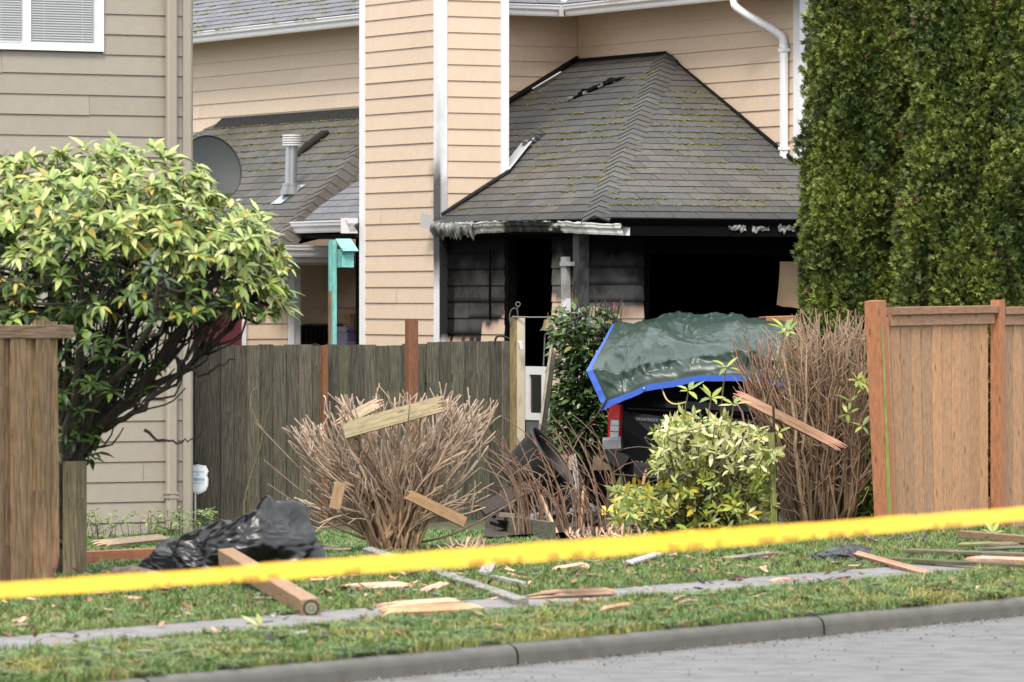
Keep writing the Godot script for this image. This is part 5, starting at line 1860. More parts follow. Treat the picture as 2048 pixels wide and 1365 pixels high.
	# dark tangle of thin stems below the crown, with a few stray leaf tufts
	for k in 330:
		var a: Vector3 = tips[rng.randi() % tips.size()]
		var b := a + Vector3(rnd(0.0, 0.35), rnd(0.12, 0.6), rnd(-0.25, 0.25))
		if b.y > 2.25 or (a.x > 0.75 and b.y < 1.7):
			continue
		var mid := (a + b) / 2.0 + Vector3(rnd(-0.05, 0.1), rnd(-0.12, 0.02), rnd(-0.05, 0.05))
		tw.tube(curve_points([a, mid, b], 6), taper(rnd(0.007, 0.014), 0.004, 6), 4, stem, stem * 0.8)
	for k in 270:
		var a: Vector3 = tips[rng.randi() % tips.size()]
		var p := a + Vector3(rnd(-0.2, 0.2), rnd(-0.1, 0.2), rnd(0.0, 0.35))
		if p.y < 0.65 or p.x > 1.1 or p.x < -0.05 or (p.x > 0.45 and rng.randf() < 0.8) or (p.y < 1.2 and p.x > 0.3):
			continue
		whorl(list, p, Vector3(rnd(-0.5, 0.5), 0.8, 0.5), rng.randi_range(5, 7), 1.25, 0.15, func() -> int: return [0, 5, 2, 5, 5, 2, 5, 2][rng.randi() % 8], 0.5, 0.9)
	part("twigs", tw.mesh(M.bark), t).set_meta("kind", "stuff")
	leaves_on(t, list, [[0.145, 0.052, 0.35, 0.3], [0.115, 0.044, 0.5, 0.5], [0.160, 0.050, 0.5, 0.2]], pal, "leaf", 300)

func bare_bush() -> void:
	rng.seed = 92
	var base := ground_at(790, 37.6)
	var t := thing("bare_bush", "clipped leafless bush of pale tan twigs with broken boards caught in it", "bush", base)
	var tw := MB.new()
	var k := 263.0
	var stems := 0
	while stems < 190:
		var x := rnd(-0.82, 0.80)
		var y := rnd(0.20, 1.27)
		var z := rnd(-0.55, 0.55)
		var lim := 1.17 + 0.09 * sin(x * 4.0 + 2.0) + (0.10 if x > 0.35 else 0.0) - (0.12 if x < -0.5 else 0.0)
		if y > lim or (y < 0.95 and absf(x) < 0.35 and rng.randf() < 0.85) or y < 0.22 + 0.2 * (1.0 - absf(x)):
			continue
		if rng.randf() < 0.55:
			y = lim - rnd(0.0, 0.15)
		var b0 := Vector3(rnd(-0.16, 0.16), -0.02, rnd(-0.15, 0.15))
		var tip := Vector3(x, y, z)
		var mid := b0.lerp(tip, 0.45) + Vector3(-x * 0.10, 0.10 * (1.3 - y), 0) + Vector3(rnd(-0.05, 0.05), rnd(-0.04, 0.04), rnd(-0.05, 0.05))
		var pts := curve_points([b0, mid, b0.lerp(tip, 0.75) + Vector3(rnd(-0.03, 0.03), rnd(-0.03, 0.03), 0), tip], 9)
		for q in range(1, 9):
			pts[q] += Vector3(rnd(-0.017, 0.017), rnd(-0.01, 0.01), rnd(-0.02, 0.02))
		var pale := Color(0.76, 0.57, 0.43) * rnd(0.55, 1.25)
		var low := Color(0.48, 0.30, 0.165) * rnd(0.5, 1.3)
		var r := rnd(0.008, 0.015)
		if stems < 40:
			var mb := MB.new()
			mb.tube(pts, taper(rnd(0.016, 0.024), 0.006, 9), 6, low, pale)
			part("stem", mb.mesh(M.twig), t)
		else:
			tw.tube(pts, taper(r, 0.0048, 9), 5, low, pale)
		for s in rng.randi_range(3, 6):
			var f := rng.randi_range(3, 7)
			var a := pts[f]
			var d := (pts[f + 1] - pts[f - 1]).normalized()
			var e := a + (d + Vector3(rnd(-0.9, 0.9), rnd(-0.2, 0.8), rnd(-0.7, 0.7))).normalized() * rnd(0.08, 0.28)
			if e.y > lim + 0.07:
				e.y = lim + rnd(-0.05, 0.07)
			tw.tube(PackedVector3Array([a, a.lerp(e, 0.5) + Vector3(rnd(-0.015, 0.015), rnd(-0.01, 0.02), 0), e]), taper(0.0062, 0.0042, 3), 4, low.lerp(pale, 0.6), pale * rnd(0.8, 1.15))
		stems += 1
	for s in 5:
		var e: Vector3 = [Vector3(-1.05, 0.98, 0.2), Vector3(-0.98, 0.70, 0.3), Vector3(-0.95, 0.52, 0.3), Vector3(0.92, 0.40, 0.3), Vector3(0.88, 0.10, 0.35)][s]
		tw.tube(curve_points([Vector3(e.x * 0.1, 0.05, 0), e * 0.5 + Vector3(0, -0.06, 0), e], 7), taper(0.012, 0.004, 7), 5, Color(0.3, 0.2, 0.12), Color(0.48, 0.35, 0.25))
	part("twigs", tw.mesh(M.twig), t).set_meta("kind", "stuff")

func hedge() -> void:
	rng.seed = 93
	var base := ground_at(1640, 40.6)
	var t := thing("pruned_hedge", "tall pruned hedge of bare reddish stems beside the cedar fence", "hedge", base)
	var tw := MB.new()
	for k in 165:
		var bx := rnd(-0.30, 0.36)
		var x := bx * 1.15 + rnd(-0.12, 0.12) + (-0.28 if rng.randf() < 0.22 else 0.0)
		var z := rnd(-0.45, 0.45)
		var y := 1.74 - (0.45 * clampf((-0.12 - x) / 0.5, 0.0, 1.0)) + rnd(-0.25, 0.08)
		if rng.randf() < 0.25:
			y -= rnd(0.1, 0.7)
		var b0 := Vector3(bx * 0.75, -0.03, z * 0.6)
		var tip := Vector3(x, y, z)
		var pts := curve_points([b0, b0.lerp(tip, 0.35) + Vector3(bx * 0.12 + rnd(-0.05, 0.05), 0, rnd(-0.05, 0.05)), b0.lerp(tip, 0.7) + Vector3(rnd(-0.05, 0.05), 0, rnd(-0.05, 0.05)), tip], 10)
		for q in range(2, 10):
			pts[q] += Vector3(rnd(-0.022, 0.022), 0, rnd(-0.02, 0.02))
		var low := Color(0.36, 0.25, 0.15) * rnd(0.35, 1.5)
		var hi := Color(0.50, 0.29, 0.19).lerp(Color(0.56, 0.42, 0.28), rng.randf()) * rnd(0.6, 1.3)
		if k < 30:
			var mb := MB.new()
			mb.tube(pts, taper(rnd(0.016, 0.026), 0.007, 10), 6, low * 1.2, hi)
			part("stem", mb.mesh(M.twig), t)
		else:
			tw.tube(pts, taper(rnd(0.006, 0.012), 0.0038, 10), 5, low, hi)
		for s in rng.randi_range(5, 10):
			var f := rng.randi_range(2, 8)
			var a := pts[f]
			var e := a + Vector3(rnd(-0.2, 0.2), rnd(0.05, 0.3), rnd(-0.15, 0.15))
			if e.y > 1.80:
				e.y = 1.80
			tw.tube(PackedVector3Array([a, a.lerp(e, 0.45) + Vector3(rnd(-0.02, 0.02), -0.01, 0), e]), taper(0.0048, 0.003, 3), 4, low.lerp(hi, 0.5), hi * rnd(0.9, 1.3))
	# fans to the left over the tarpaulin, long limbs low on the right
	for k in 60:
		var a := Vector3(rnd(-0.40, -0.12), rnd(0.5, 1.05), rnd(-0.2, 0.3))
		var e := Vector3(rnd(-0.74, -0.3), rnd(1.1, 1.62), rnd(-0.2, 0.4))
		tw.tube(curve_points([a, a.lerp(e, 0.5) + Vector3(-0.05, 0, 0), e], 6), taper(0.009, 0.0035, 6), 4, Color(0.34, 0.22, 0.14), Color(0.55, 0.31, 0.2))
	for e in [Vector3(0.48, 0.52, 0.2), Vector3(0.50, 0.75, 0.1), Vector3(0.40, 0.95, 0.2)]:
		tw.tube(curve_points([Vector3(0.1, 0.0, 0.1), Vector3(0.25, 0.22, 0.15), e], 7), taper(0.022, 0.009, 7), 6, Color(0.22, 0.13, 0.08), Color(0.28, 0.16, 0.10))
	part("twigs", tw.mesh(M.twig), t).set_meta("kind", "stuff")
	var list := []
	for s in [[0.28, 1.22, 7], [0.35, 1.18, 6], [0.20, 0.95, 4], [-0.28, 1.62, 5], [-0.36, 0.8, 4], [-0.40, 0.62, 5], [0.32, 0.85, 4], [0.22, 1.05, 3]]:
		whorl(list, Vector3(s[0], s[1], 0.42), Vector3(rnd(-0.5, 0.5), 0.6, 0.7), s[2], 1.1, 0.3, func() -> int: return rng.randi() % 3, 0.7, 1.1)
	leaves_on(t, list, [[0.11, 0.034, 0.2, 0.1]], [Color(0.22, 0.28, 0.06), Color(0.36, 0.36, 0.07), Color(0.14, 0.2, 0.04)], "leaf", 60)

func make_shrubs() -> void:
	make_rhododendron()
	bare_bush()
	hedge()
	# crushed light green rhododendron in front of the car
	rng.seed = 94
	var base := ground_at(1395, 39.6)
	var t := thing("crushed_shrub", "crushed shrub with pale yellow green leaves turned over in front of the black vehicle", "shrub", base)
	var list := []
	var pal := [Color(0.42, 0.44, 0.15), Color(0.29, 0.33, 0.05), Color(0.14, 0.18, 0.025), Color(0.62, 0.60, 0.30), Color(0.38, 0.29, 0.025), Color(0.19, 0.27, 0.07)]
	var tw := MB.new()
	var n := 0
	while n < 800:
		var x := rnd(-0.66, 0.60)
		var y := rnd(0.02, 1.0)
		var z := rnd(-0.5, 0.5)
		var lim := 0.98 - 0.62 * pow(clampf((-0.05 - x) / 0.60, 0.0, 1.0), 2.0) - 0.12 * clampf(x / 0.5, 0, 1)
		if x < -0.34:
			lim = 0.40
		if y > lim - 0.25 * z * z or (x < -0.4 and y < 0.02):
			continue
		var p := Vector3(x, y, z)
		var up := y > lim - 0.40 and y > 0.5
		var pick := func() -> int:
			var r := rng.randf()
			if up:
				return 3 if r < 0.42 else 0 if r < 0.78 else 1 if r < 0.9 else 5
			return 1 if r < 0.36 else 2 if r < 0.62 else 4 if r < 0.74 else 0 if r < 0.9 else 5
		var axis := Vector3(-0.8 + rnd(-0.5, 0.5), 0.4 + rnd(-0.4, 0.4), 0.6 + rnd(-0.4, 0.4)) if up else Vector3(rnd(-0.6, 0.6), 0.6, 0.7)
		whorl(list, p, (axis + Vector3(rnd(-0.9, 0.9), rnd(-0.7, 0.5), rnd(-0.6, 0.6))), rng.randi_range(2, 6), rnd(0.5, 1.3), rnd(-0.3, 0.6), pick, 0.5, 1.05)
		if n % 4 == 0:
			tw.tube(curve_points([Vector3(rnd(-0.1, 0.4), 0.0, rnd(-0.2, 0.2)), Vector3(x * 0.6, y * 0.45, z * 0.6), p], 7), taper(0.010, 0.004, 7), 4, Color(0.10, 0.065, 0.045), Color(0.2, 0.16, 0.07))
		n += 1
	for k in 40:
		var a := Vector3(rnd(-0.5, 0.45), rnd(0.1, 0.8), rnd(-0.1, 0.5))
		tw.tube(curve_points([a, a + Vector3(rnd(-0.2, 0.2), rnd(-0.05, 0.1), 0), a + Vector3(rnd(-0.35, 0.35), rnd(-0.1, 0.2), 0)], 6), taper(0.006, 0.003, 6), 4, Color(0.09, 0.055, 0.05), Color(0.2, 0.13, 0.1))
	# sprigs standing above the heap
	for s in [[-0.08, 1.16, 5], [0.10, 1.10, 6], [0.22, 1.34, 4], [0.68, 1.66, 5], [0.28, 1.05, 5]]:
		var p := Vector3(s[0], s[1], 0.25)
		whorl(list, p, Vector3(rnd(-0.3, 0.3), 0.8, 0.6), s[2], 1.1, 0.1, func() -> int: return [0, 1, 5, 1][rng.randi() % 4], 0.9, 1.25)
		tw.tube(curve_points([Vector3(s[0] * 0.8, s[1] - 0.6, 0.1), p - Vector3(0.03, 0.2, 0), p], 6), taper(0.008, 0.005, 6), 5, Color(0.2, 0.14, 0.07), Color(0.3, 0.28, 0.1))
	part("twigs", tw.mesh(M.twig), t).set_meta("kind", "stuff")
	leaves_on(t, list, [[0.115, 0.036, 0.2, 0.15], [0.10, 0.036, 0.35, 0.3], [0.125, 0.04, 0.1, 0.05]], pal, "leaf", 300)
	# glossy camellia against the burnt wall
	rng.seed = 95
	base = ground_at(1168, 47.0)
	t = thing("camellia", "dark glossy leaved camellia with a scorched top between gate and vehicle", "shrub", base)
	list = []
	pal = [Color(0.035, 0.075, 0.02), Color(0.06, 0.11, 0.03), Color(0.10, 0.16, 0.045), Color(0.20, 0.22, 0.05), Color(0.025, 0.05, 0.016)]
	tw = MB.new()
	for s in 9:
		var x := rnd(-0.2, 0.2)
		tw.tube(curve_points([Vector3(rnd(-0.06, 0.06), 0, 0), Vector3(x * 0.5, 0.7, rnd(-0.1, 0.1)), Vector3(x * 1.3, 1.9, rnd(-0.2, 0.2))], 10), taper(0.022, 0.006, 10), 6, Color(0.12, 0.09, 0.07), Color(0.06, 0.04, 0.03))
	n = 0
	while n < 3000:
		var y := rnd(0.62, 2.02)
		var x := rnd(-0.36, 0.34)
		var z := rnd(-0.3, 0.3)
		var wd := 0.33 - (0.09 if y > 1.25 and y < 1.42 else 0.0)
		if y > 1.42:
			wd = 0.31
		if pow(x / wd, 2) + pow(z / 0.3, 2) > 1.0 or (y > 1.78 and rng.randf() < (y - 1.74) * 3.2):
			continue
		if y < 1.3 and x > 0.22 + (y - 0.62) * 0.15:
			continue
		var dir := Vector3(x * 2.0 + rnd(-0.6, 0.6), rnd(-0.5, 0.5), 0.5 + rnd(-0.6, 0.6))
		var yel := clampf((y - 1.2) * 0.9, 0.0, 0.75)
		var r := rng.randf()
		var ci := 0 if r < 0.4 else 4 if r < 0.55 else 1 if r < 0.85 else 2
		if rng.randf() < yel * 0.55:
			ci = 3 if rng.randf() < 0.4 else 2
		list.append([Transform3D(look(dir, Vector3(rnd(-0.4, 0.4), 1, 0.4)).scaled_local(Vector3.ONE * rnd(0.7, 1.2)), Vector3(x, y, z)), ci])
		n += 1
	for k in 60:
		var a := Vector3(rnd(-0.15, 0.32), rnd(1.55, 1.85), rnd(-0.2, 0.2))
		var e := a + Vector3(rnd(-0.05, 0.1), rnd(0.15, 0.36), rnd(-0.05, 0.05))
		tw.tube(PackedVector3Array([a, a.lerp(e, 0.5) + Vector3(rnd(-0.02, 0.02), 0, 0), e]), taper(0.006, 0.003, 3), 4, Color(0.03, 0.02, 0.018), Color(0.07, 0.04, 0.03))
		if k % 2 == 0:
			var bud := PackedVector3Array([e, e + Vector3(0.0, 0.02, 0), e + Vector3(0.004, 0.035, 0)])
			tw.tube(bud, PackedFloat32Array([0.004, 0.011, 0.003]), 5, Color(0.10, 0.045, 0.02))
	part("twigs", tw.mesh(M.twig), t).set_meta("kind", "stuff")
	leaves_on(t, list, [[0.092, 0.048, 0.3, 0.2], [0.082, 0.044, 0.2, 0.1]], pal, "leaf_glossy", 300)
	# arching thin canes in the bed by the gate
	rng.seed = 96
	base = ground_at(1130, 40.2)
	t = thing("thin_canes", "loose clump of thin reddish bare canes arching over the garden bed", "canes", base)
	tw = MB.new()
	for k in 64:
		var b0 := Vector3(rnd(-0.42, 0.50), 0.0, rnd(-0.3, 0.3))
		var h := rnd(0.35, 1.05)
		var tip := b0 + Vector3(-h * rnd(0.1, 0.55) + (rnd(-0.3, 0.3) if k % 5 == 0 else 0.0), h, rnd(-0.25, 0.25))
		var pts := curve_points([b0, b0.lerp(tip, 0.4) + Vector3(0.08 * h, 0.05, 0), b0.lerp(tip, 0.75) + Vector3(0.06 * h, 0.03, 0), tip + Vector3(rnd(-0.1, 0.05), rnd(-0.06, 0.0), 0)], 12)
		var c := Color(0.28, 0.13, 0.075).lerp(Color(0.45, 0.30, 0.20), rng.randf())
		tw.tube(pts, taper(rnd(0.005, 0.0095), 0.003, 12), 5, c, c * 0.85)
		for s in rng.randi_range(0, 2):
			var a := pts[rng.randi_range(4, 9)]
			var e := a + Vector3(rnd(-0.2, 0.2), rnd(0.02, 0.2), rnd(-0.1, 0.1))
			tw.tube(PackedVector3Array([a, a.lerp(e, 0.5) + Vector3(0, 0.02, 0), e]), taper(0.004, 0.002, 3), 4, c, c)
	for e in [[at(1196, 892, 40.4), 0.02], [at(1246, 945, 40.2), 0.0], [at(1198, 985, 40.0), 0.0], [at(1110, 855, 40.3), 0.0], [at(1060, 860, 40.4), 0.0], [at(1022, 850, 40.5), 0.0], [at(985, 900, 40.3), 0.0]]:
		var tip: Vector3 = e[0] - base
		var b0 := Vector3(tip.x * 0.7 + 0.16, 0, tip.z)
		tw.tube(curve_points([b0, b0.lerp(tip, 0.5) + Vector3(0.04, 0.02, 0), tip], 10), taper(0.010, 0.004, 10), 5, Color(0.40, 0.25, 0.15), Color(0.36, 0.20, 0.12))
	part("canes", tw.mesh(M.twig), t).set_meta("kind", "stuff")
	# sapling by the back fence and low weeds at the tan house's foot
	base = ground_at(490, 44.0)
	t = thing("sapling", "thin mossy bare sapling in front of the weathered back fence", "sapling", base)
	tw = MB.new()
	tw.tube(curve_points([Vector3(0, -0.02, 0), Vector3(0.0, 0.34, 0), Vector3(0.11, 0.70, 0), Vector3(0.19, 1.05, 0), Vector3(0.28, 1.5, 0)], 16), taper(0.016, 0.004, 16), 6, Color(0.20, 0.19, 0.07), Color(0.14, 0.13, 0.07))
	tw.tube(curve_points([Vector3(0.17, 0.92, 0), Vector3(0.07, 1.08, 0), Vector3(0.05, 1.25, 0), Vector3(0.10, 1.32, 0)], 8), taper(0.009, 0.005, 8), 5, Color(0.24, 0.24, 0.07), Color(0.3, 0.27, 0.12))
	tw.tube(curve_points([Vector3(0.0, 0.34, 0), Vector3(-0.05, 0.75, 0), Vector3(0.02, 1.1, 0), Vector3(-0.04, 1.4, 0)], 10), taper(0.006, 0.003, 10), 4, Color(0.10, 0.09, 0.06), Color(0.09, 0.08, 0.05))
	part("stem", tw.mesh(M.bark), t)
	for spot in [[250, 44.3, 0.55, "low weeds and small ferns at the foot of the tan house"], [372, 44.6, 0.28, "small leafy weeds around the stake of the yard sign"]]:
		base = ground_at(spot[0], spot[1])
		t = thing("weeds", spot[3], "weeds", base, "weeds at the foot of the tan house")
		tw = MB.new()
		list = []
		for k in 90:
			var p := Vector3(rnd(-spot[2], spot[2]), rnd(0.03, 0.24), rnd(-0.2, 0.25))
			if k % 2 == 0:
				tw.tube(PackedVector3Array([Vector3(p.x + rnd(-0.05, 0.05), 0, p.z), p]), taper(0.003, 0.002, 2), 4, Color(0.12, 0.08, 0.05))
			whorl(list, p, Vector3(rnd(-0.5, 0.5), 1, rnd(-0.2, 0.8)), 4, 1.2, 0.2, func() -> int: return rng.randi() % 3, 0.6, 1.2)
		part("stems", tw.mesh(M.twig), t).set_meta("kind", "stuff")
		leaves_on(t, list, [[0.05, 0.022, 0.2, 0.2]], [Color(0.11, 0.19, 0.04), Color(0.22, 0.28, 0.08), Color(0.07, 0.11, 0.03)], "leaf", 0)

# ---------------------------------------------------------------- the vehicle and its tarpaulin
func loft(rings: Array, col := Color.WHITE) -> MB:
	var mb := MB.new()
	var nu: int = rings[0].size()
	var p := PackedVector3Array()
	for r in rings:
		for q in r:
			p.append(q)
	mb.grid(p, nu, rings.size(), 1, 1, PackedColorArray(), col)
	return mb

func make_car() -> void:
	rng.seed = 101
	var fwd := Vector3(0.22, 0, -0.9755).normalized()
	var right := fwd.cross(Vector3.UP)
	var corner := at(1209, 600, 45.5)
	var o := corner + right * 0.925
	o.y = -0.10
	var c := thing("black_suv", "black sports utility vehicle crashed into the burnt porch, seen from behind", "car", o)
	c.basis = Basis(right, Vector3.UP, -fwd) * Basis(Vector3.BACK, -0.045)
	# body rings from the tail forwards; local z towards the viewer
	var half := func(z: float, belt: float, top: float, w: float) -> Array:
		var pts := [[0.80, 0.42], [0.90, 0.50], [0.922, 0.72], [0.925, 0.95], [0.905, belt], [0.80, lerpf(belt, top, 0.72)], [0.70, lerpf(belt, top, 0.93)], [0.45, top], [0.0, top + 0.015]]
		var ring := []
		for k in range(pts.size()):
			ring.append(Vector3(pts[k][0] * w, pts[k][1], z))
		for k in range(pts.size() - 2, -1, -1):
			ring.append(Vector3(-pts[k][0] * w, pts[k][1], z))
		return ring
	var rings := []
	for r in [[0.0, 1.13, 1.56, 0.97], [-0.05, 1.13, 1.60, 1.0], [-0.6, 1.13, 1.64, 1.0], [-1.6, 1.13, 1.66, 1.0], [-2.6, 1.12, 1.64, 1.0], [-3.25, 1.10, 1.30, 1.0], [-3.5, 1.08, 1.14, 1.0], [-4.3, 1.02, 1.06, 0.98], [-4.55, 0.85, 0.92, 0.93]]:
		var ring: Array = half.call(r[0], r[1], r[2], r[3])
		if r[0] > -0.2:
			for k in ring.size():
				var over: float = maxf(ring[k].y - 1.1, 0.0)
				ring[k].z -= over * 0.34
		rings.append(ring)
	var mb := loft(rings)
	var back := MB.new()
	for k in range(1, rings[0].size() - 1):
		back.tri(rings[0][0] * Vector3(0, 1, 1), rings[0][k], rings[0][k + 1])
	back.tri(rings[0][0] * Vector3(0, 1, 1), rings[0][0], rings[0][1])
	part("body", mb.mesh(M.car_paint), c)
	var gate := part("tailgate", back.mesh(M.car_paint), c)
	# recessed outline and raised waist of the tailgate
	mb = MB.new()
	mb.box(Transform3D(Basis.IDENTITY, Vector3(0, 1.07, -0.004)), Vector3(1.50, 0.05, 0.05), Color.WHITE, Vector2.ZERO, 0.018)
	mb.box(Transform3D(Basis.IDENTITY, Vector3(0, 0.80, 0.004)), Vector3(0.52, 0.18, 0.03), Color.WHITE, Vector2.ZERO, 0.012)
	part("waist_crease", mb.mesh(M.car_paint), gate)
	var lettering := TextMesh.new()
	lettering.text = "PATHFINDER"
	var sf := SystemFont.new()
	sf.font_names = PackedStringArray(["Droid Sans"])
	lettering.font = sf
	lettering.font_size = 32
	lettering.pixel_size = 0.00112
	lettering.depth = 0.006
	var lm := StandardMaterial3D.new()
	lm.albedo_color = Color(0.85, 0.85, 0.86)
	lm.metallic = 0.7
	lm.roughness = 0.3
	lettering.material = lm
	var lo := part("lettering", lettering, gate)
	lo.position = Vector3(-0.565, 0.975, 0.022)
	var glass := MB.new()
	var gq := [Vector3(-0.66, 1.18, -0.015), Vector3(0.66, 1.18, -0.015), Vector3(0.60, 1.47, -0.115), Vector3(-0.60, 1.47, -0.115)]
	glass.quad(gq[0], gq[1], gq[2], gq[3])
	part("rear_window", glass.mesh(M.car_glass), c)
	for s in [-1.0, 1.0]:
		for w in [[-0.35, -1.25], [-1.35, -2.25]]:
			glass = MB.new()
			var q := [Vector3(s * 0.905, 1.17, w[0]), Vector3(s * 0.905, 1.17, w[1]), Vector3(s * 0.835, 1.46, w[1]), Vector3(s * 0.835, 1.46, w[0])]
			if s < 0.0:
				q.reverse()
			glass.quad(q[0], q[1], q[2], q[3])
			part("side_window", glass.mesh(M.car_glass), c)
		# lamp cluster: red above, clear below, thin red edge
		var lamp := Node3D.new()
		lamp.name = "tail_light"
		c.add_child(lamp, true)
		mb = MB.new()
		mb.box(Transform3D(Basis(Vector3.UP, Vector3.LEFT, Vector3.BACK), Vector3(s * 0.865, 0.94, -0.035)), Vector3(0.31, 0.13, 0.14), Color(0.75, 0.75, 0.75), Vector2.ZERO, 0.02)
		part("housing", mb.mesh(M.lens_red), lamp)
		mb = MB.new()
		mb.box(Transform3D(Basis(Vector3.UP, Vector3.LEFT, Vector3.BACK), Vector3(s * 0.862, 1.035, 0.015)), Vector3(0.135, 0.112, 0.06), Color(1, 1, 1), Vector2.ZERO, 0.014)
		part("brake_lens", mb.mesh(M.lens_red), lamp)
		for y in [0.822, 0.880, 0.934]:
			mb = MB.new()
			mb.box(Transform3D(Basis(Vector3.UP, Vector3.LEFT, Vector3.BACK), Vector3(s * 0.862, y, 0.015)), Vector3(0.048, 0.098, 0.05), Color.WHITE, Vector2.ZERO, 0.012)
			part("reverse_lens", mb.mesh(M.lens_clear), lamp)
	# bumper with grey corners and a tread step
	mb = MB.new()
	mb.box(Transform3D(Basis.IDENTITY, Vector3(0, 0.50, 0.03)), Vector3(1.30, 0.16, 0.20), Color(0.02, 0.02, 0.021), Vector2.ZERO, 0.03)
	var bump := part("bumper", mb.mesh(M.plastic), c)
	for s in [-1.0, 1.0]:
		mb = MB.new()
		mb.box(Transform3D(Basis(Vector3.BACK, s * -0.10), Vector3(s * 0.87, 0.735, 0.02)), Vector3(0.17, 0.13, 0.17), Color(0.20, 0.21, 0.22), Vector2.ZERO, 0.025)
		mb.box(Transform3D(Basis(Vector3.BACK, s * 0.5), Vector3(s * 0.83, 0.60, 0.01)), Vector3(0.20, 0.16, 0.16), Color(0.02, 0.02, 0.022), Vector2.ZERO, 0.025)
		part("bumper_corner", mb.mesh(M.plastic), bump)
	mb = MB.new()
	for k in 34:
		mb.box(Transform3D(Basis(Vector3.UP, rnd(0, 3)), Vector3(-0.62 + 1.24 * k / 33.0, 0.585 + rnd(0, 0.006), 0.085 + rnd(-0.03, 0.03))), Vector3(rnd(0.015, 0.03), 0.012, 0.018), Color(0.18, 0.16, 0.14) * rnd(0.6, 1.3))
	part("step_debris", mb.mesh(M.plain), bump)
	mb = MB.new()
	mb.box(Transform3D(Basis.IDENTITY, Vector3(0, 0.34, -2.2)), Vector3(1.5, 0.20, 4.0), Color(0.01, 0.01, 0.01))
	part("chassis", mb.mesh(M.plastic), c)
	for w in [[-0.80, -0.95], [0.80, -0.95], [-0.80, -3.65], [0.80, -3.65]]:
		var wheel := Node3D.new()
		wheel.name = "wheel"
		c.add_child(wheel, true)
		wheel.position = Vector3(w[0], 0.37, w[1])
		mb = MB.new()
		mb.tube(PackedVector3Array([Vector3(-0.12, 0, 0), Vector3(-0.10, 0, 0), Vector3(0.10, 0, 0), Vector3(0.12, 0, 0)]), PackedFloat32Array([0.32, 0.37, 0.37, 0.32]), 26, Color(0.016, 0.016, 0.016))
		part("tyre", mb.mesh(M.plain), wheel)
		mb = MB.new()
		mb.tube(PackedVector3Array([Vector3(-0.125, 0, 0), Vector3(0.125, 0, 0)]), PackedFloat32Array([0.20, 0.20]), 18, Color(0.25, 0.25, 0.26))
		part("rim", mb.mesh(M.metal), wheel)
	make_tarp()

# creased sheet: random heights joined by flat triangles, from -0.5 to 0.5
func facets(s: int, x: float, y: float) -> float:
	var i := int(floor(x))
	var j := int(floor(y))
	var fx := x - i
	var fy := y - j
	var h := []
	for o in [[0, 0], [1, 0], [0, 1], [1, 1]]:
		h.append(fposmod(sin((i + o[0]) * 127.1 + (j + o[1]) * 311.7 + s * 74.7) * 43758.5453, 1.0) - 0.5)
	if fx + fy < 1.0:
		return h[0] + (h[1] - h[0]) * fx + (h[2] - h[0]) * fy
	return h[3] + (h[2] - h[3]) * (1.0 - fx) + (h[1] - h[3]) * (1.0 - fy)

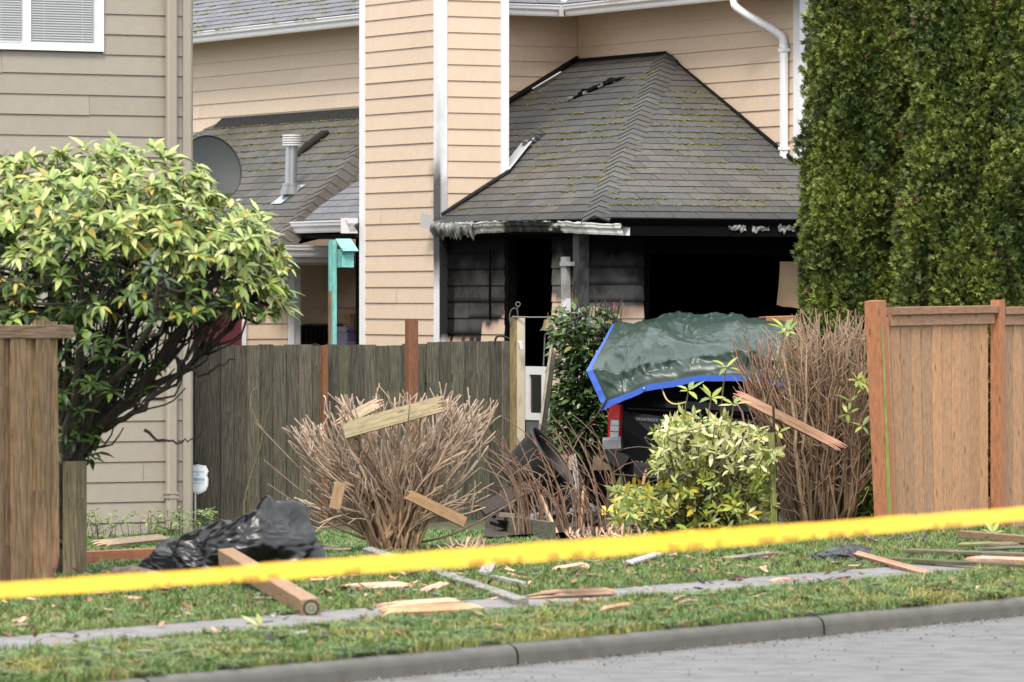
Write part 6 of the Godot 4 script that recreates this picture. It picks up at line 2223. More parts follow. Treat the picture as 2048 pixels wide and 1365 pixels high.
func make_tarp() -> void:
	rng.seed = 102
	# control rows from the hem over the roof; columns from left to right
	var xs := [[1213, 1250, 1290, 1345, 1400, 1460, 1500, 1592], [1183, 1240, 1285, 1340, 1400, 1460, 1500, 1596], [1197, 1245, 1290, 1345, 1400, 1460, 1500, 1600], [1212, 1255, 1300, 1350, 1400, 1460, 1500, 1602], [1230, 1270, 1300, 1350, 1395, 1455, 1500, 1604], [1237, 1280, 1320, 1370, 1420, 1470, 1510, 1602], [1246, 1290, 1330, 1375, 1425, 1472, 1510, 1596]]
	var ys := [[802, 789, 772, 764, 752, 750, 752, 764], [736, 736, 720, 712, 706, 703, 702, 710], [708, 690, 683, 682, 680, 671, 667, 676], [680, 668, 660, 668, 664, 655, 651, 660], [646, 646, 640, 631, 641, 642, 640, 650], [642, 641, 629, 623, 625, 627, 631, 642], [660, 656, 648, 644, 645, 648, 652, 662]]
	var deep := [45.15, 45.18, 45.62, 46.0, 46.8, 47.4, 48.2]
	var rows := []
	for k in 7:
		var row := []
		for m in 8:
			row.append(at(xs[k][m], ys[k][m], deep[k] - 0.035 * m * (1.0 - k / 8.0)))
		rows.append(row)
	var nu := 141
	var nv := 127
	var p := PackedVector3Array()
	p.resize(nu * nv)
	var t := thing("green_tarpaulin", "dark green tarpaulin with a bright blue hem draped over the black vehicle", "tarpaulin")
	var fold := noise(77, 1.0, 3)
	for j in nv:
		for i in nu:
			var u := float(i) / (nu - 1)
			var v := float(j) / (nv - 1)
			var k := mini(int(v * 6.0), 5)
			var m := mini(int(u * 7.0), 6)
			var fv := v * 6.0 - k
			var fu := u * 7.0 - m
			var q: Vector3 = rows[k][m].lerp(rows[k][m + 1], fu).lerp(rows[k + 1][m].lerp(rows[k + 1][m + 1], fu), fv)
			var inner := clampf(minf(u * 9.0, v * 9.0), 0.15, 1.0)
			var d := 0.13 * facets(5, u * 5.0 + v * 3.0, v * 6.0 - u * 2.0) + 0.055 * facets(6, u * 12.0 - v * 5.0, v * 12.0 + u * 3.0) + 0.018 * facets(7, u * 34.0 + v * 9.0, v * 22.0 + u * 8.0)
			d += 0.03 * maxf(0.0, 1.0 - absf(fold.get_noise_2d(u * 5.0, v * 2.0)) * 14.0)
			p[j * nu + i] = q + Vector3(-0.1, 0.7, 0.7) * d * inner + Vector3(0, 0, 0.04)
	# one pass of softening along both ways keeps the creases but not knife edges
	var soft := p.duplicate()
	for j in range(1, nv - 1):
		for i in range(1, nu - 1):
			var o := j * nu + i
			soft[o] = p[o] * 0.5 + (p[o - 1] + p[o + 1] + p[o - nu] + p[o + nu]) * 0.125
	p = soft
	var mb := MB.new()
	mb.grid(p, nu, nv, 2.4, 3.0)
	part("sheet", mb.mesh(M.tarp), t)
	# blue hems along the bottom and the left edge
	mb = MB.new()
	var h := PackedVector3Array()
	for e in [0.0, 1.0]:
		for i in nu:
			var q := p[i]
			var kink := 0.005 * fold.get_noise_1d(i * 0.07)
			h.append(q + Vector3(0, lerpf(-0.052 - kink, 0.004, e), 0.008))
	mb.grid(h, nu, 2)
	h = PackedVector3Array()
	var nl := 106
	for j in nl:
		for e in [0.0, 1.0]:
			var q := p[j * nu]
			var wd := 0.05 if j < 22 else lerpf(0.045, 0.022, (j - 22) / 83.0)
			h.append(q + Vector3(lerpf(-wd, 0.004, e), -0.018 * (1.0 - e), 0.006))
	mb.grid(h, 2, nl)
	part("blue_hem", mb.mesh(M.tarp_blue), t)
	mb = MB.new()
	mb.quad(p[0] + Vector3(-0.045, -0.09, 0.012), p[0] + Vector3(0.03, -0.055, 0.012), p[0] + Vector3(0.03, 0.0, 0.012), p[0] + Vector3(-0.045, -0.018, 0.012))
	part("blue_corner", mb.mesh(M.tarp_blue), t)
	mb = MB.new()
	mb.tube(curve_points([p[0] + Vector3(0.0, 0.02, 0.02), p[0] + Vector3(-0.1, -0.15, 0.02), at(1160, 868, 45.3), at(1140, 895, 45.4), ground_at(1120, 45.4)], 14), taper(0.010, 0.010, 14), 6, Color(0.05, 0.035, 0.028))
	part("tie_rope", mb.mesh(M.plain), t)
	mb = MB.new()
	mb.tube(curve_points([at(1319, 762, 45.1), at(1325, 780, 45.05), at(1334, 800, 45.0), at(1350, 809, 44.95), at(1372, 805, 44.9)], 14), taper(0.008, 0.008, 14), 6, Color(0.5, 0.42, 0.17))
	part("yellow_cord", mb.mesh(M.plain), t)
	for u in [0.82, 0.28]:
		mb = MB.new()
		var q := p[int(u * (nu - 1))] + Vector3(0, -0.02, 0.02)
		mb.tube(PackedVector3Array([q, q + Vector3(0, 0, 0.004)]), PackedFloat32Array([0.014, 0.010]), 10, Color(0.7, 0.7, 0.72))
		part("eyelet", mb.mesh(M.metal), t)

# ---------------------------------------------------------------- things in the yards
func make_yard_things() -> void:
	rng.seed = 111
	var mb := MB.new()
	# birdhouse on its post
	var bd := 47.3
	var foot := ground_at(665, bd)
	var t := thing("birdhouse", "turquoise birdhouse on a tall turquoise wooden post behind the weathered fence", "birdhouse", foot)
	var k := bd / F
	var top := at(665, 481, bd).y - foot.y
	var tq1 := Color(0.23, 0.60, 0.56)
	var bs := Basis(Vector3.UP, HA, Vector3.UP.cross(HA))
	mb.box(Transform3D(bs, Vector3(0.012, top / 2.0, 0)), Vector3(top, 0.045, 0.042), tq1, Vector2.ZERO, 0.003)
	part("post", mb.mesh(M.wood), t)
	var low := at(665, 583, bd).y - foot.y
	mb = MB.new()
	mb.box(Transform3D(bs, Vector3(-0.018, (top + low) / 2.0, -0.012)), Vector3(top - low, 0.04, 0.036), tq1 * 0.92, Vector2.ZERO, 0.003)
	part("post_board", mb.mesh(M.wood), t)
	mb = MB.new()
	mb.box(Transform3D(bs, Vector3(-0.022, low / 2.0, -0.012)), Vector3(low, 0.04, 0.03), Color(0.30, 0.22, 0.14), Vector2.ZERO, 0.003)
	part("bare_board", mb.mesh(M.weathered), t)
	var bh := at(690, 517, bd) - foot
	mb = MB.new()
	mb.box(Transform3D(Basis(HB, Vector3.UP, HA), bh), Vector3(0.125, 0.175, 0.12), tq1 * 1.08, Vector2.ZERO, 0.002)
	part("box", mb.mesh(M.wood), t)
	mb = MB.new()
	mb.box(Transform3D(Basis(HB, Vector3.UP, HA) * Basis(Vector3.RIGHT, 0.62), bh + Vector3(0.008, 0.125, 0.01) + HA * 0.02), Vector3(0.165, 0.014, 0.20), Color(0.28, 0.64, 0.64), Vector2.ZERO, 0.002)
	part("lid", mb.mesh(M.wood), t)
	# satellite dish
	var dp := at(424, 335, 50.0)
	t = thing("satellite_dish", "dark grey satellite dish half hidden behind the corner of the tan house", "satellite dish", dp)
	mb = MB.new()
	var pts := PackedVector3Array()
	for j in 9:
		for i in 33:
			var r := (1.0 - j / 8.0)
			var a := TAU * i / 32.0
			pts.append(Vector3(cos(-a) * r * 0.30, sin(-a) * r * 0.345, -0.075 * (1.0 - r * r)))
	var rev := PackedVector3Array()
	for j in 9:
		for i in 33:
			rev.append(pts[(8 - j) * 33 + 32 - i])
	mb.grid(rev, 33, 9, 1, 1, PackedColorArray(), Color(0.045, 0.052, 0.052))
	var rim := PackedVector3Array()
	for i in 41:
		rim.append(Vector3(cos(TAU * i / 40.0) * 0.30, sin(TAU * i / 40.0) * 0.345, 0))
	var dish := part("reflector", mb.mesh(M.plain), t)
	var tilt := Basis(Vector3.UP, 0.35) * Basis(Vector3.RIGHT, -0.30) * Basis(Vector3.BACK, 0.25)
	dish.basis = tilt
	mb = MB.new()
	mb.tube(rim, taper(0.009, 0.009, 41), 6, Color(0.03, 0.032, 0.033), null, false)
	part("rim", mb.mesh(M.plastic), t).basis = tilt
	mb = MB.new()
	mb.tube(curve_points([Vector3(-0.02, -0.1, -0.1), Vector3(-0.1, -0.38, -0.05), Vector3(-0.12, -0.75, -0.05), Vector3(-0.12, -1.2, -0.05)], 12), taper(0.022, 0.022, 12), 8, Color(0.06, 0.06, 0.065))
	part("mast", mb.mesh(M.metal), t)
	mb = MB.new()
	mb.tube(curve_points([Vector3(-0.05, -0.30, -0.02), Vector3(-0.09, -0.42, 0.2), Vector3(-0.12, -0.30, 0.42)], 8), taper(0.014, 0.012, 8), 6, Color(0.05, 0.05, 0.055))
	mb.tube(PackedVector3Array([Vector3(-0.12, -0.32, 0.40), Vector3(-0.10, -0.22, 0.36)]), taper(0.03, 0.03, 2), 10, Color(0.12, 0.12, 0.12))
	part("arm", mb.mesh(M.plastic), t)
	# things stored on the entry porch
	var fl := 0.35
	var hb := Basis(HB, Vector3.UP, HA)
	t = thing("wire_crate", "black wire pet crate on the porch behind the fence", "crate", house_at(0.72, fl, -4.05))
	t.basis = hb
	mb = MB.new()
	mb.box(Transform3D(Basis.IDENTITY, Vector3(0, 0.69, -0.18)), Vector3(0.62, 1.36, 0.36), Color(0.008, 0.008, 0.009))
	part("cover", mb.mesh(M.char), t)
	mb = MB.new()
	for i in 12:
		var x := -0.31 + 0.62 * i / 11.0
		mb.tube(PackedVector3Array([Vector3(x, 0.0, 0.03), Vector3(x, 1.38, 0.03)]), taper(0.004, 0.004, 2), 5, Color(0.035, 0.032, 0.03))
	for i in 8:
		var y := 1.38 * i / 7.0
		mb.tube(PackedVector3Array([Vector3(-0.31, y, 0.035), Vector3(0.31, y, 0.035)]), taper(0.006, 0.006, 2), 5, Color(0.05, 0.045, 0.04))
	part("bars", mb.mesh(M.metal), t)
	mb = MB.new()
	mb.tube(curve_points([Vector3(-0.30, 1.0, 0.08), Vector3(-0.2, 1.16, 0.10), Vector3(-0.10, 1.12, 0.10), Vector3(0.0, 0.98, 0.09), Vector3(0.06, 0.9, 0.09)], 12), taper(0.012, 0.012, 12), 6, Color(0.30, 0.27, 0.22))
	part("hose", mb.mesh(M.plastic), t)
	t = thing("storage_tote", "purple plastic storage tote on the porch beside the chimney", "storage box", house_at(0.70, fl, -3.30))
	t.basis = hb
	mb = MB.new()
	mb.box(Transform3D(Basis.IDENTITY, Vector3(0, 0.68, 0)), Vector3(0.40, 1.36, 0.42), Color(0.10, 0.085, 0.16), Vector2.ZERO, 0.02)
	part("box", mb.mesh(M.plastic), t)
	for y in [1.33, 1.17]:
		mb = MB.new()
		mb.box(Transform3D(Basis.IDENTITY, Vector3(0, y, 0)), Vector3(0.43, 0.05, 0.45), Color(0.12, 0.10, 0.19), Vector2.ZERO, 0.015)
		part("rim", mb.mesh(M.plastic), t)
	t = thing("wicker_basket", "small wicker basket on top of the purple storage tote", "basket", house_at(0.74, fl + 1.36, -3.25))
	t.basis = hb
	for i in 6:
		mb = MB.new()
		var y := 0.012 + i * 0.024
		mb.tube(curve_points([Vector3(-0.15 - i * 0.004, y, 0.1), Vector3(0.16, y, 0.12), Vector3(0.16, y, -0.12), Vector3(-0.15, y, -0.1), Vector3(-0.15 - i * 0.004, y, 0.1)], 22), taper(0.013, 0.013, 22), 6, Color(0.52, 0.34, 0.17))
		part("cane_row", mb.mesh(M.twig), t)
	mb = MB.new()
	for i in 11:
		mb.tube(PackedVector3Array([Vector3(-0.15 + 0.03 * i, 0, 0.125), Vector3(-0.15 + 0.03 * i, 0.15, 0.13)]), taper(0.006, 0.006, 2), 5, Color(0.62, 0.42, 0.22))
	mb.box(Transform3D(Basis.IDENTITY, Vector3(0, 0.06, 0)), Vector3(0.28, 0.11, 0.2), Color(0.3, 0.2, 0.1))
	part("weave", mb.mesh(M.twig), t)
	t = thing("white_sack", "crumpled white sack beside the wire crate on the porch", "sack", house_at(0.40, fl, -3.25))
	mb = MB.new()
	var sk := PackedVector3Array()
	for j in 10:
		for i in 17:
			var a := TAU * i / 16.0
			var r := 0.17 * sin(PI * (0.12 + 0.86 * j / 9.0)) * (1.0 + 0.25 * nz.get_noise_2d(cos(a) * 2.0 + 4.0, sin(a) * 2.0 + j * 0.4))
			sk.append(Vector3(cos(-a) * r, 1.18 * j / 9.0, sin(-a) * r))
	mb.grid(sk, 17, 10, 1, 1, PackedColorArray(), Color(0.6, 0.6, 0.58))
	part("bag", mb.mesh(M.plain), t)
	# yard sign
	var sd := 45.75
	foot = ground_at(390, sd)
	t = thing("yard_sign", "white shield shaped security yard sign on a thin white stake", "sign", foot)
	mb = MB.new()
	var sc := at(395, 959, sd) - foot
	mb.box(Transform3D(Basis(Vector3.UP, Vector3.LEFT, Vector3.BACK), Vector3(at(390, 959, sd).x - foot.x, sc.y / 2.0, -0.012)), Vector3(sc.y + 0.2, 0.016, 0.010), Color(0.75, 0.75, 0.76), Vector2.ZERO, 0.002)
	part("stake", mb.mesh(M.paint), t)
	mb = MB.new()
	mb.tube(PackedVector3Array([sc + Vector3(-0.012, 0.135, -0.01), sc + Vector3(-0.012, 0.165, -0.01)]), taper(0.014, 0.010, 2), 8, Color(0.02, 0.02, 0.02))
	part("cap", mb.mesh(M.plastic), t)
	var out := [Vector2(0, -0.138), Vector2(0.035, -0.128), Vector2(0.075, -0.105), Vector2(0.095, -0.06), Vector2(0.098, 0.0), Vector2(0.085, 0.035), Vector2(0.10, 0.075), Vector2(0.075, 0.125), Vector2(0.03, 0.13), Vector2(0, 0.137)]
	var full := out.duplicate()
	for i in range(out.size() - 2, 0, -1):
		full.append(Vector2(-out[i].x, out[i].y))
	for layer in [[1.0, 0.0, Color(0.78, 0.80, 0.83)], [0.93, 0.003, Color(0.16, 0.33, 0.55)], [0.905, 0.005, Color(0.80, 0.82, 0.84)]]:
		mb = MB.new()
		for i in full.size():
			var a: Vector2 = full[i] * layer[0]
			var b: Vector2 = full[(i + 1) % full.size()] * layer[0]
			mb.tri(sc + Vector3(0, 0, layer[1]), sc + Vector3(a.x, a.y, layer[1]), sc + Vector3(b.x, b.y, layer[1]), layer[2])
			mb.quad(sc + Vector3(a.x, a.y, layer[1] - 0.003), sc + Vector3(b.x, b.y, layer[1] - 0.003), sc + Vector3(b.x, b.y, layer[1]), sc + Vector3(a.x, a.y, layer[1]), Vector2(), Vector2(), Vector2(), Vector2(), layer[2])
		part("shield", mb.mesh(M.paint), t)
	var sf := SystemFont.new()
	sf.font_names = PackedStringArray(["Droid Sans"])
	sf.font_weight = 700
	for w in [["PROTECTED", 0.068, 0.00066, Color(0.25, 0.42, 0.62)], ["BY", 0.042, 0.00072, Color(0.25, 0.42, 0.62)], ["BRINKS", -0.003, 0.00112, Color(0.05, 0.25, 0.55)], ["HOME SECURITY", -0.036, 0.00050, Color(0.3, 0.45, 0.62)]]:
		var tm := TextMesh.new()
		tm.text = w[0]
		tm.font = sf
		tm.font_size = 32
		tm.pixel_size = w[2]
		tm.depth = 0.001
		var m := StandardMaterial3D.new()
		m.albedo_color = w[3].linear_to_srgb()
		m.roughness = 0.6
		tm.material = m
		part("lettering", tm, t).position = sc + Vector3(0, w[1], 0.0065)
	# overturned black tub by the gate
	foot = ground_at(1110, 43.6)
	t = thing("black_tub", "black plastic garden tub tipped on its side behind the thin canes", "tub", foot)
	mb = MB.new()
	var tub := PackedVector3Array()
	var prof := [[0.20, -0.45], [0.24, -0.42], [0.30, -0.15], [0.335, 0.02], [0.36, 0.03], [0.365, 0.055], [0.33, 0.055], [0.30, 0.0], [0.22, -0.40], [0.01, -0.42]]
	for pr in prof:
		for i in 33:
			var a := TAU * i / 32.0
			tub.append(Vector3(cos(-a) * pr[0], pr[1], sin(-a) * pr[0] * 0.85))
	mb.grid(tub, 33, prof.size(), 1, 1, PackedColorArray(), Color(0.007, 0.007, 0.0075))
	var tub_o := part("tub", mb.mesh(M.plain), t)
	tub_o.transform = Transform3D((Basis(Vector3.BACK, -0.95) * Basis(Vector3.RIGHT, 0.2)).scaled(Vector3.ONE * 0.88), at(1098, 918, 43.6) - foot)
	mb = MB.new()
	mb.box(Transform3D(Basis(Vector3.BACK, -0.3), Vector3(-0.1, 0.18, -0.2)), Vector3(0.5, 0.36, 0.3), Color(0.012, 0.012, 0.012), Vector2.ZERO, 0.04)
	part("base", mb.mesh(M.plastic), t)
	# orange beam end resting behind the tarpaulin
	plank("fallen_beam", "short orange timber with one charred end resting on the tarpaulin beside the hedge", "beam", at(1526, 645, 47.7), at(1590, 643, 48.0), 0.11, 0.095, Color(0.46, 0.20, 0.10), Color(0.02, 0.018, 0.016), 0.0, 0.0, PI / 2)
	plank("charred_beam_end", "charred stub lying against the orange timber on the tarpaulin", "beam", at(1494, 648, 47.5), at(1524, 646, 47.65), 0.10, 0.10, Color(0.03, 0.026, 0.022), Color(0.02, 0.02, 0.02), 0.0, 0.0, PI / 2)
	# black plastic sheet heaps
	t = thing("black_plastic_heap", "large crumpled heap of black plastic sheeting on the front lawn", "plastic sheet", ground_at(468, 33.2), "black plastic sheets on the grass")
	part("sheet", plastic_heap(0.60, 0.45, 0.50, 3.0, [[Vector2(0.225, 0.12), 0.11, 0.075], [Vector2(0.02, 0.0), 0.05, 0.14], [Vector2(0.42, -0.05), 0.06, 0.16]]), t)
	t = thing("black_plastic_scrap", "low black plastic scrap on the grass in front of the hedge", "plastic sheet", ground_at(1683, 35.0), "black plastic sheets on the grass")
	part("sheet", plastic_heap(0.24, 0.26, 0.13, 9.0, []), t)

func plastic_heap(rx: float, rz: float, h: float, sd: float, spikes: Array) -> ArrayMesh:
	var mb := MB.new()
	var nu := 193
	var nv := 80
	var n := noise(int(sd), 1.0, 2)
	var p := PackedVector3Array()
	for j in nv:
		for i in nu:
			var a := TAU * i / (nu - 1)
			var f := float(j) / (nv - 1)
			var el := f * PI / 2.0
			var ce := pow(cos(el), 0.55)
			var d := Vector3(cos(-a) * ce, sin(el), sin(-a) * ce)
			var r := 0.96 + 0.10 * n.get_noise_3d(d.x * 1.2 + sd, d.y * 1.2, d.z * 1.2) + 0.26 * facets(int(sd), d.x * 2.2 + d.z, d.y * 2.4 + d.z * 2.0) + 0.17 * facets(int(sd) + 3, d.x * 4.6 - d.z * 2.0, d.y * 5.0 + d.z * 4.0) + 0.085 * facets(int(sd) + 4, d.x * 11.0, d.y * 10.0 + d.z * 7.0) + 0.03 * facets(int(sd) + 5, d.x * 27.0 + d.z * 9.0, d.y * 25.0)
			var q := Vector3(d.x * rx, d.y * h * 0.8, d.z * rz) * r
			q.y *= 0.72 + 0.42 * clampf(0.6 + q.x / rx, 0.0, 1.0)
			for s in spikes:
				var w: float = Vector2(q.x - s[0].x, q.z - s[0].y).length()
				q.y += s[1] * exp(-w * w / (s[2] * s[2]))
			if j == 0:
				q.y = -0.02
			p.append(q)
	mb.grid(p, nu, nv, 3.0, 1.5)
	return mb.mesh(M.bag)

# ---------------------------------------------------------------- debris
func make_debris() -> void:
	rng.seed = 121
	var grey := Color(0.36, 0.34, 0.33)
	var old := Color(0.20, 0.175, 0.12)
	var mossy := Color(0.17, 0.17, 0.085)
	var pink := Color(0.80, 0.44, 0.32)
	var pale := Color(0.72, 0.47, 0.30)
	# on the lawn and the sidewalk
	plank("fence_rail", "long grey fence rail lying from the bare bush down to the sidewalk", "board", G(735, 1112, 0.04), G(1045, 1215, 0.03), 0.075, 0.042, grey, grey * 0.8, 0, 0, 0.15, "weathered")
	plank("timber_post", "thick sawn timber post lying with its square end on the sidewalk", "post", G(452, 1162, 0.16), G(622, 1236, 0.055), 0.105, 0.105, Color(0.35, 0.215, 0.125), Color(0.30, 0.26, 0.15), 0, 0, 0.1)
	var po: MeshInstance3D = get_node("timber_post")
	var half: float = G(452, 1162, 0.16).distance_to(G(622, 1236, 0.055)) / 2.0
	var eg := MB.new()
	for rr in [[0.05, 0.0012, Color(0.045, 0.04, 0.025)], [0.034, 0.0024, Color(0.26, 0.25, 0.17)], [0.02, 0.0034, Color(0.15, 0.14, 0.09)], [0.01, 0.0044, Color(0.3, 0.28, 0.19)]]:
		eg.tube(PackedVector3Array([Vector3(half, 0, 0), Vector3(half + rr[1], 0, 0)]), taper(rr[0], rr[0], 2), 14, rr[2])
	part("end_grain", eg.mesh(M.wood), po)
	plank("split_plank", "pink split plank on the grass left of the grey rail", "board", G(688, 1186, 0.03), G(828, 1181, 0.035), 0.11, 0.022, pink, pale, 0.12, 0.05, 0.25)
	plank("split_plank", "pale split plank at the sidewalk edge behind the orange one", "board", G(730, 1222, 0.02), G(920, 1212, 0.03), 0.085, 0.024, pale, pink, 0.3, 0.04, 0.2)
	plank("split_plank", "long orange split plank nearest the kerb on the sidewalk", "board", G(752, 1238, 0.03), G(975, 1226, 0.02), 0.075, 0.05, Color(0.62, 0.30, 0.15), pale, 0.06, 0.3, 0.5)
	plank("split_plank", "dark bark edged split plank lying along the sidewalk edge right of the grey rail", "board", G(1035, 1203, 0.02), G(1237, 1196, 0.03), 0.06, 0.045, Color(0.19, 0.11, 0.07), pale * 0.8, 0.25, 0.06, 0.7)
	plank("split_plank", "thin brown split lath just behind the dark plank beside the sidewalk", "board", G(1080, 1194, 0.03), G(1230, 1190, 0.03), 0.03, 0.02, Color(0.42, 0.22, 0.10), pale, 0.2, 0.05)
	plank("wood_block", "small square grey board offcut on the lawn under the tape", "board", G(970, 1156, 0.03), G(985, 1128, 0.03), 0.085, 0.02, grey * 1.15, grey, 0.0, 0.02)
	plank("grey_lath", "short grey slat on the lawn right of the square offcut", "board", G(985, 1163, 0.03), G(1052, 1178, 0.03), 0.055, 0.018, grey * 1.1, grey, 0.0, 0.03)
	plank("grey_lath", "light grey slat on the lawn near the middle of the yellow tape", "board", G(1254, 1140, 0.04), G(1318, 1122, 0.05), 0.075, 0.016, grey * 1.35, grey, 0.03, 0.02)
	plank("wood_chip", "small orange wood chip on the sidewalk in front of the hedge", "wood chip", G(1536, 1169, 0.015), G(1588, 1166, 0.02), 0.07, 0.03, pale, pink, 0.07, 0.07)
	plank("wood_chip", "dark curled bark chip on the sidewalk right of the orange chip", "wood chip", G(1668, 1163, 0.012), G(1706, 1160, 0.02), 0.03, 0.014, Color(0.06, 0.045, 0.035), Color(0.1, 0.07, 0.05), 0.06, 0.06)
	plank("stick", "thin black stick lying on the grass at the sidewalk edge", "stick", G(1368, 1152, 0.05), G(1408, 1172, 0.02), 0.016, 0.014, Color(0.03, 0.022, 0.018), Color(0.05, 0.03, 0.02))
	plank("stick", "thin black stick on the sidewalk beside the timber post", "stick", G(494, 1252, 0.01), G(545, 1248, 0.01), 0.018, 0.012, Color(0.02, 0.017, 0.015), Color(0.02, 0.02, 0.02))
	plank("split_plank", "short pink splinter plank on the grass just left of the long grey rail", "board", G(842, 1196, 0.03), G(896, 1178, 0.04), 0.05, 0.02, pink, pale, 0.08, 0.1, 0.3)
	plank("split_plank", "dark charred slat on the lawn between the square offcut and the sidewalk", "board", G(905, 1172, 0.03), G(958, 1186, 0.03), 0.045, 0.02, Color(0.05, 0.04, 0.032), Color(0.09, 0.06, 0.04), 0.06, 0.08)
	plank("split_plank", "pale splinter plank on the lawn right under the tape in front of the garden bed", "board", G(1102, 1150, 0.03), G(1176, 1140, 0.04), 0.055, 0.022, pale, pink, 0.1, 0.06, 0.2)
	plank("split_plank", "weathered grey picket lying on the lawn left of the black scrap", "board", G(1448, 1128, 0.03), G(1560, 1116, 0.04), 0.075, 0.02, grey * 0.8, pale, 0.05, 0.12, 0.1, "weathered")
	plank("split_plank", "reddish split lath on the verge grass nearest the kerb", "board", G(1196, 1232, 0.03), G(1268, 1221, 0.04), 0.04, 0.018, Color(0.5, 0.24, 0.13), pink, 0.08, 0.1, 0.2)
	# scattered boards on the right
	plank("fallen_board", "long mossy dark fence board lying nearest the sidewalk at the right", "board", G(1770, 1128, 0.03), G(2130, 1152, 0.05), 0.10, 0.03, mossy * 0.8, mossy, 0, 0, 0.0, "weathered")
	plank("fallen_board", "fence board with a pale edge lying behind the mossy dark board", "board", G(1815, 1116, 0.05), G(2120, 1136, 0.08), 0.09, 0.026, old, pale, 0, 0, 0.06, "weathered")
	plank("fallen_board", "thick brown rail on top of the board pile at the right edge", "board", G(1926, 1096, 0.10), G(2130, 1120, 0.12), 0.085, 0.055, Color(0.26, 0.165, 0.09), old, 0, 0, 0.0)
	plank("fallen_board", "yellow green plank across the middle of the board pile", "board", G(1922, 1106, 0.06), G(2100, 1112, 0.09), 0.09, 0.022, Color(0.30, 0.28, 0.14), old, 0, 0, 0.1, "weathered")
	plank("fallen_board", "grey board end sticking out under the thick brown rail", "board", G(1958, 1116, 0.06), G(2110, 1117, 0.09), 0.09, 0.022, grey * 0.7, grey * 0.6, 0, 0, -0.1, "weathered")
	plank("fallen_board", "freshly split pink board low in the pile at the right edge", "board", G(1930, 1128, 0.04), G(2100, 1140, 0.06), 0.09, 0.02, pink * 0.85, pink, 0.1, 0.1, 0.2)
	plank("split_lath", "long thin lath with a pink edge lying from the plastic scrap to the sidewalk", "board", G(1686, 1120, 0.07), G(1868, 1157, 0.02), 0.045, 0.018, Color(0.52, 0.27, 0.17), pink, 0.02, 0.08, 0.4)
	# on the left, by the house and the plastic heap
	plank("split_plank", "grey plank with a torn orange end lying before the tan house", "board", G(182, 1108, 0.07), G(330, 1090, 0.06), 0.12, 0.022, Color(0.30, 0.23, 0.15), pale, 0.3, 0, 0.3)
	plank("edging_timber", "red brown edging timber lying on the grass before the tan house", "timber", G(150, 1130, 0.05), G(318, 1122, 0.05), 0.09, 0.09, Color(0.42, 0.165, 0.085), Color(0.3, 0.12, 0.06))
	plank("grey_lath", "thin pale slat on the grass between plastic heap and bare bush", "board", G(618, 1105, 0.03), G(700, 1107, 0.03), 0.05, 0.016, Color(0.5, 0.4, 0.3), pale, 0.05, 0.05)
	plank("grey_lath", "thin dark slat right behind the plastic heap", "board", G(600, 1098, 0.04), G(672, 1102, 0.03), 0.04, 0.016, Color(0.2, 0.18, 0.15), pale, 0.05, 0.05)
	# a broken log
	var t := thing("broken_log", "broken brown log with a torn end lying in front of the plastic heap", "log", G(232, 1172, 0.06))
	var mb := MB.new()
	var lp := curve_points([Vector3(0, 0, 0), Vector3(0.12, 0.02, 0.1), Vector3(0.30, 0.0, 0.25), Vector3(0.42, -0.03, 0.32)], 14)
	var lr := PackedFloat32Array()
	for i in 14:
		lr.append(0.062 * (1.0 - 0.45 * i / 13.0) + rnd(-0.006, 0.006))
	mb.tube(lp, lr, 12, Color(0.15, 0.10, 0.075), Color(0.26, 0.20, 0.165))
	part("bark", mb.mesh(M.bark), t)
	mb = MB.new()
	for i in 12:
		var a := rnd(0, TAU)
		var o := Vector3(-0.01, sin(a) * 0.035, cos(a) * 0.035)
		mb.tube(PackedVector3Array([o, o + Vector3(-rnd(0.02, 0.09), rnd(-0.02, 0.02), rnd(-0.02, 0.02))]), taper(0.014, 0.004, 2), 5, Color(0.32, 0.17, 0.08))
	part("torn_end", mb.mesh(M.wood), t)
	# boards thrown into the bare bush
	plank("caught_board", "weathered board lying across the top of the bare bush", "board", at(688, 862, 37.2), at(892, 806, 37.1), 0.125, 0.02, Color(0.36, 0.29, 0.165), Color(0.40, 0.31, 0.18), 0, 0.05, 1.25)
	plank("caught_board", "shorter board with a bright split edge in the top left of the bare bush", "board", at(664, 855, 37.4), at(768, 801, 37.5), 0.085, 0.02, Color(0.42, 0.33, 0.21), pink, 0.12, 0.06, 1.0)
	plank("caught_board", "small light brown block hanging in the left of the bare bush", "board", at(669, 1018, 37.0), at(681, 966, 37.0), 0.085, 0.02, Color(0.42, 0.27, 0.15), Color(0.42, 0.25, 0.13), 0.0, 0.0, 0.0)
	plank("caught_board", "brown board stuck slantwise low in the right of the bare bush", "board", at(808, 986, 37.0), at(930, 1046, 37.05), 0.085, 0.02, Color(0.29, 0.165, 0.075), Color(0.3, 0.17, 0.08), 0.03, 0.0, 1.2)
	# the lath in the hedge, the mossy stake and the rod
	plank("caught_lath", "broken orange lath stuck slantwise across the pruned hedge", "board", at(1462, 784, 39.6), at(1696, 902, 39.9), 0.085, 0.022, Color(0.38, 0.22, 0.13), pink, 0.10, 0.14, 1.15)
	var s := ground_at(1550, 39.2)
	t = plank("mossy_stake", "green mossy garden stake in front of the pruned hedge", "stake", Vector3(s.x, s.y - 0.1, s.z), at(1543, 866, 39.2), 0.05, 0.045, Color(0.25, 0.27, 0.08), Color(0.3, 0.28, 0.12), 0, 0, 0, "weathered")
	mb = MB.new()
	s = ground_at(1556, 39.35)
	mb.tube(PackedVector3Array([s, at(1547, 812, 39.35)]), taper(0.012, 0.010, 2), 7, Color(0.035, 0.016, 0.010))
	tag(part("iron_rod", mb.mesh(M.plain), self), "thin dark rusty rod standing beside the mossy stake", "rod")
	# by the gate
	s = ground_at(1058, 45.6)
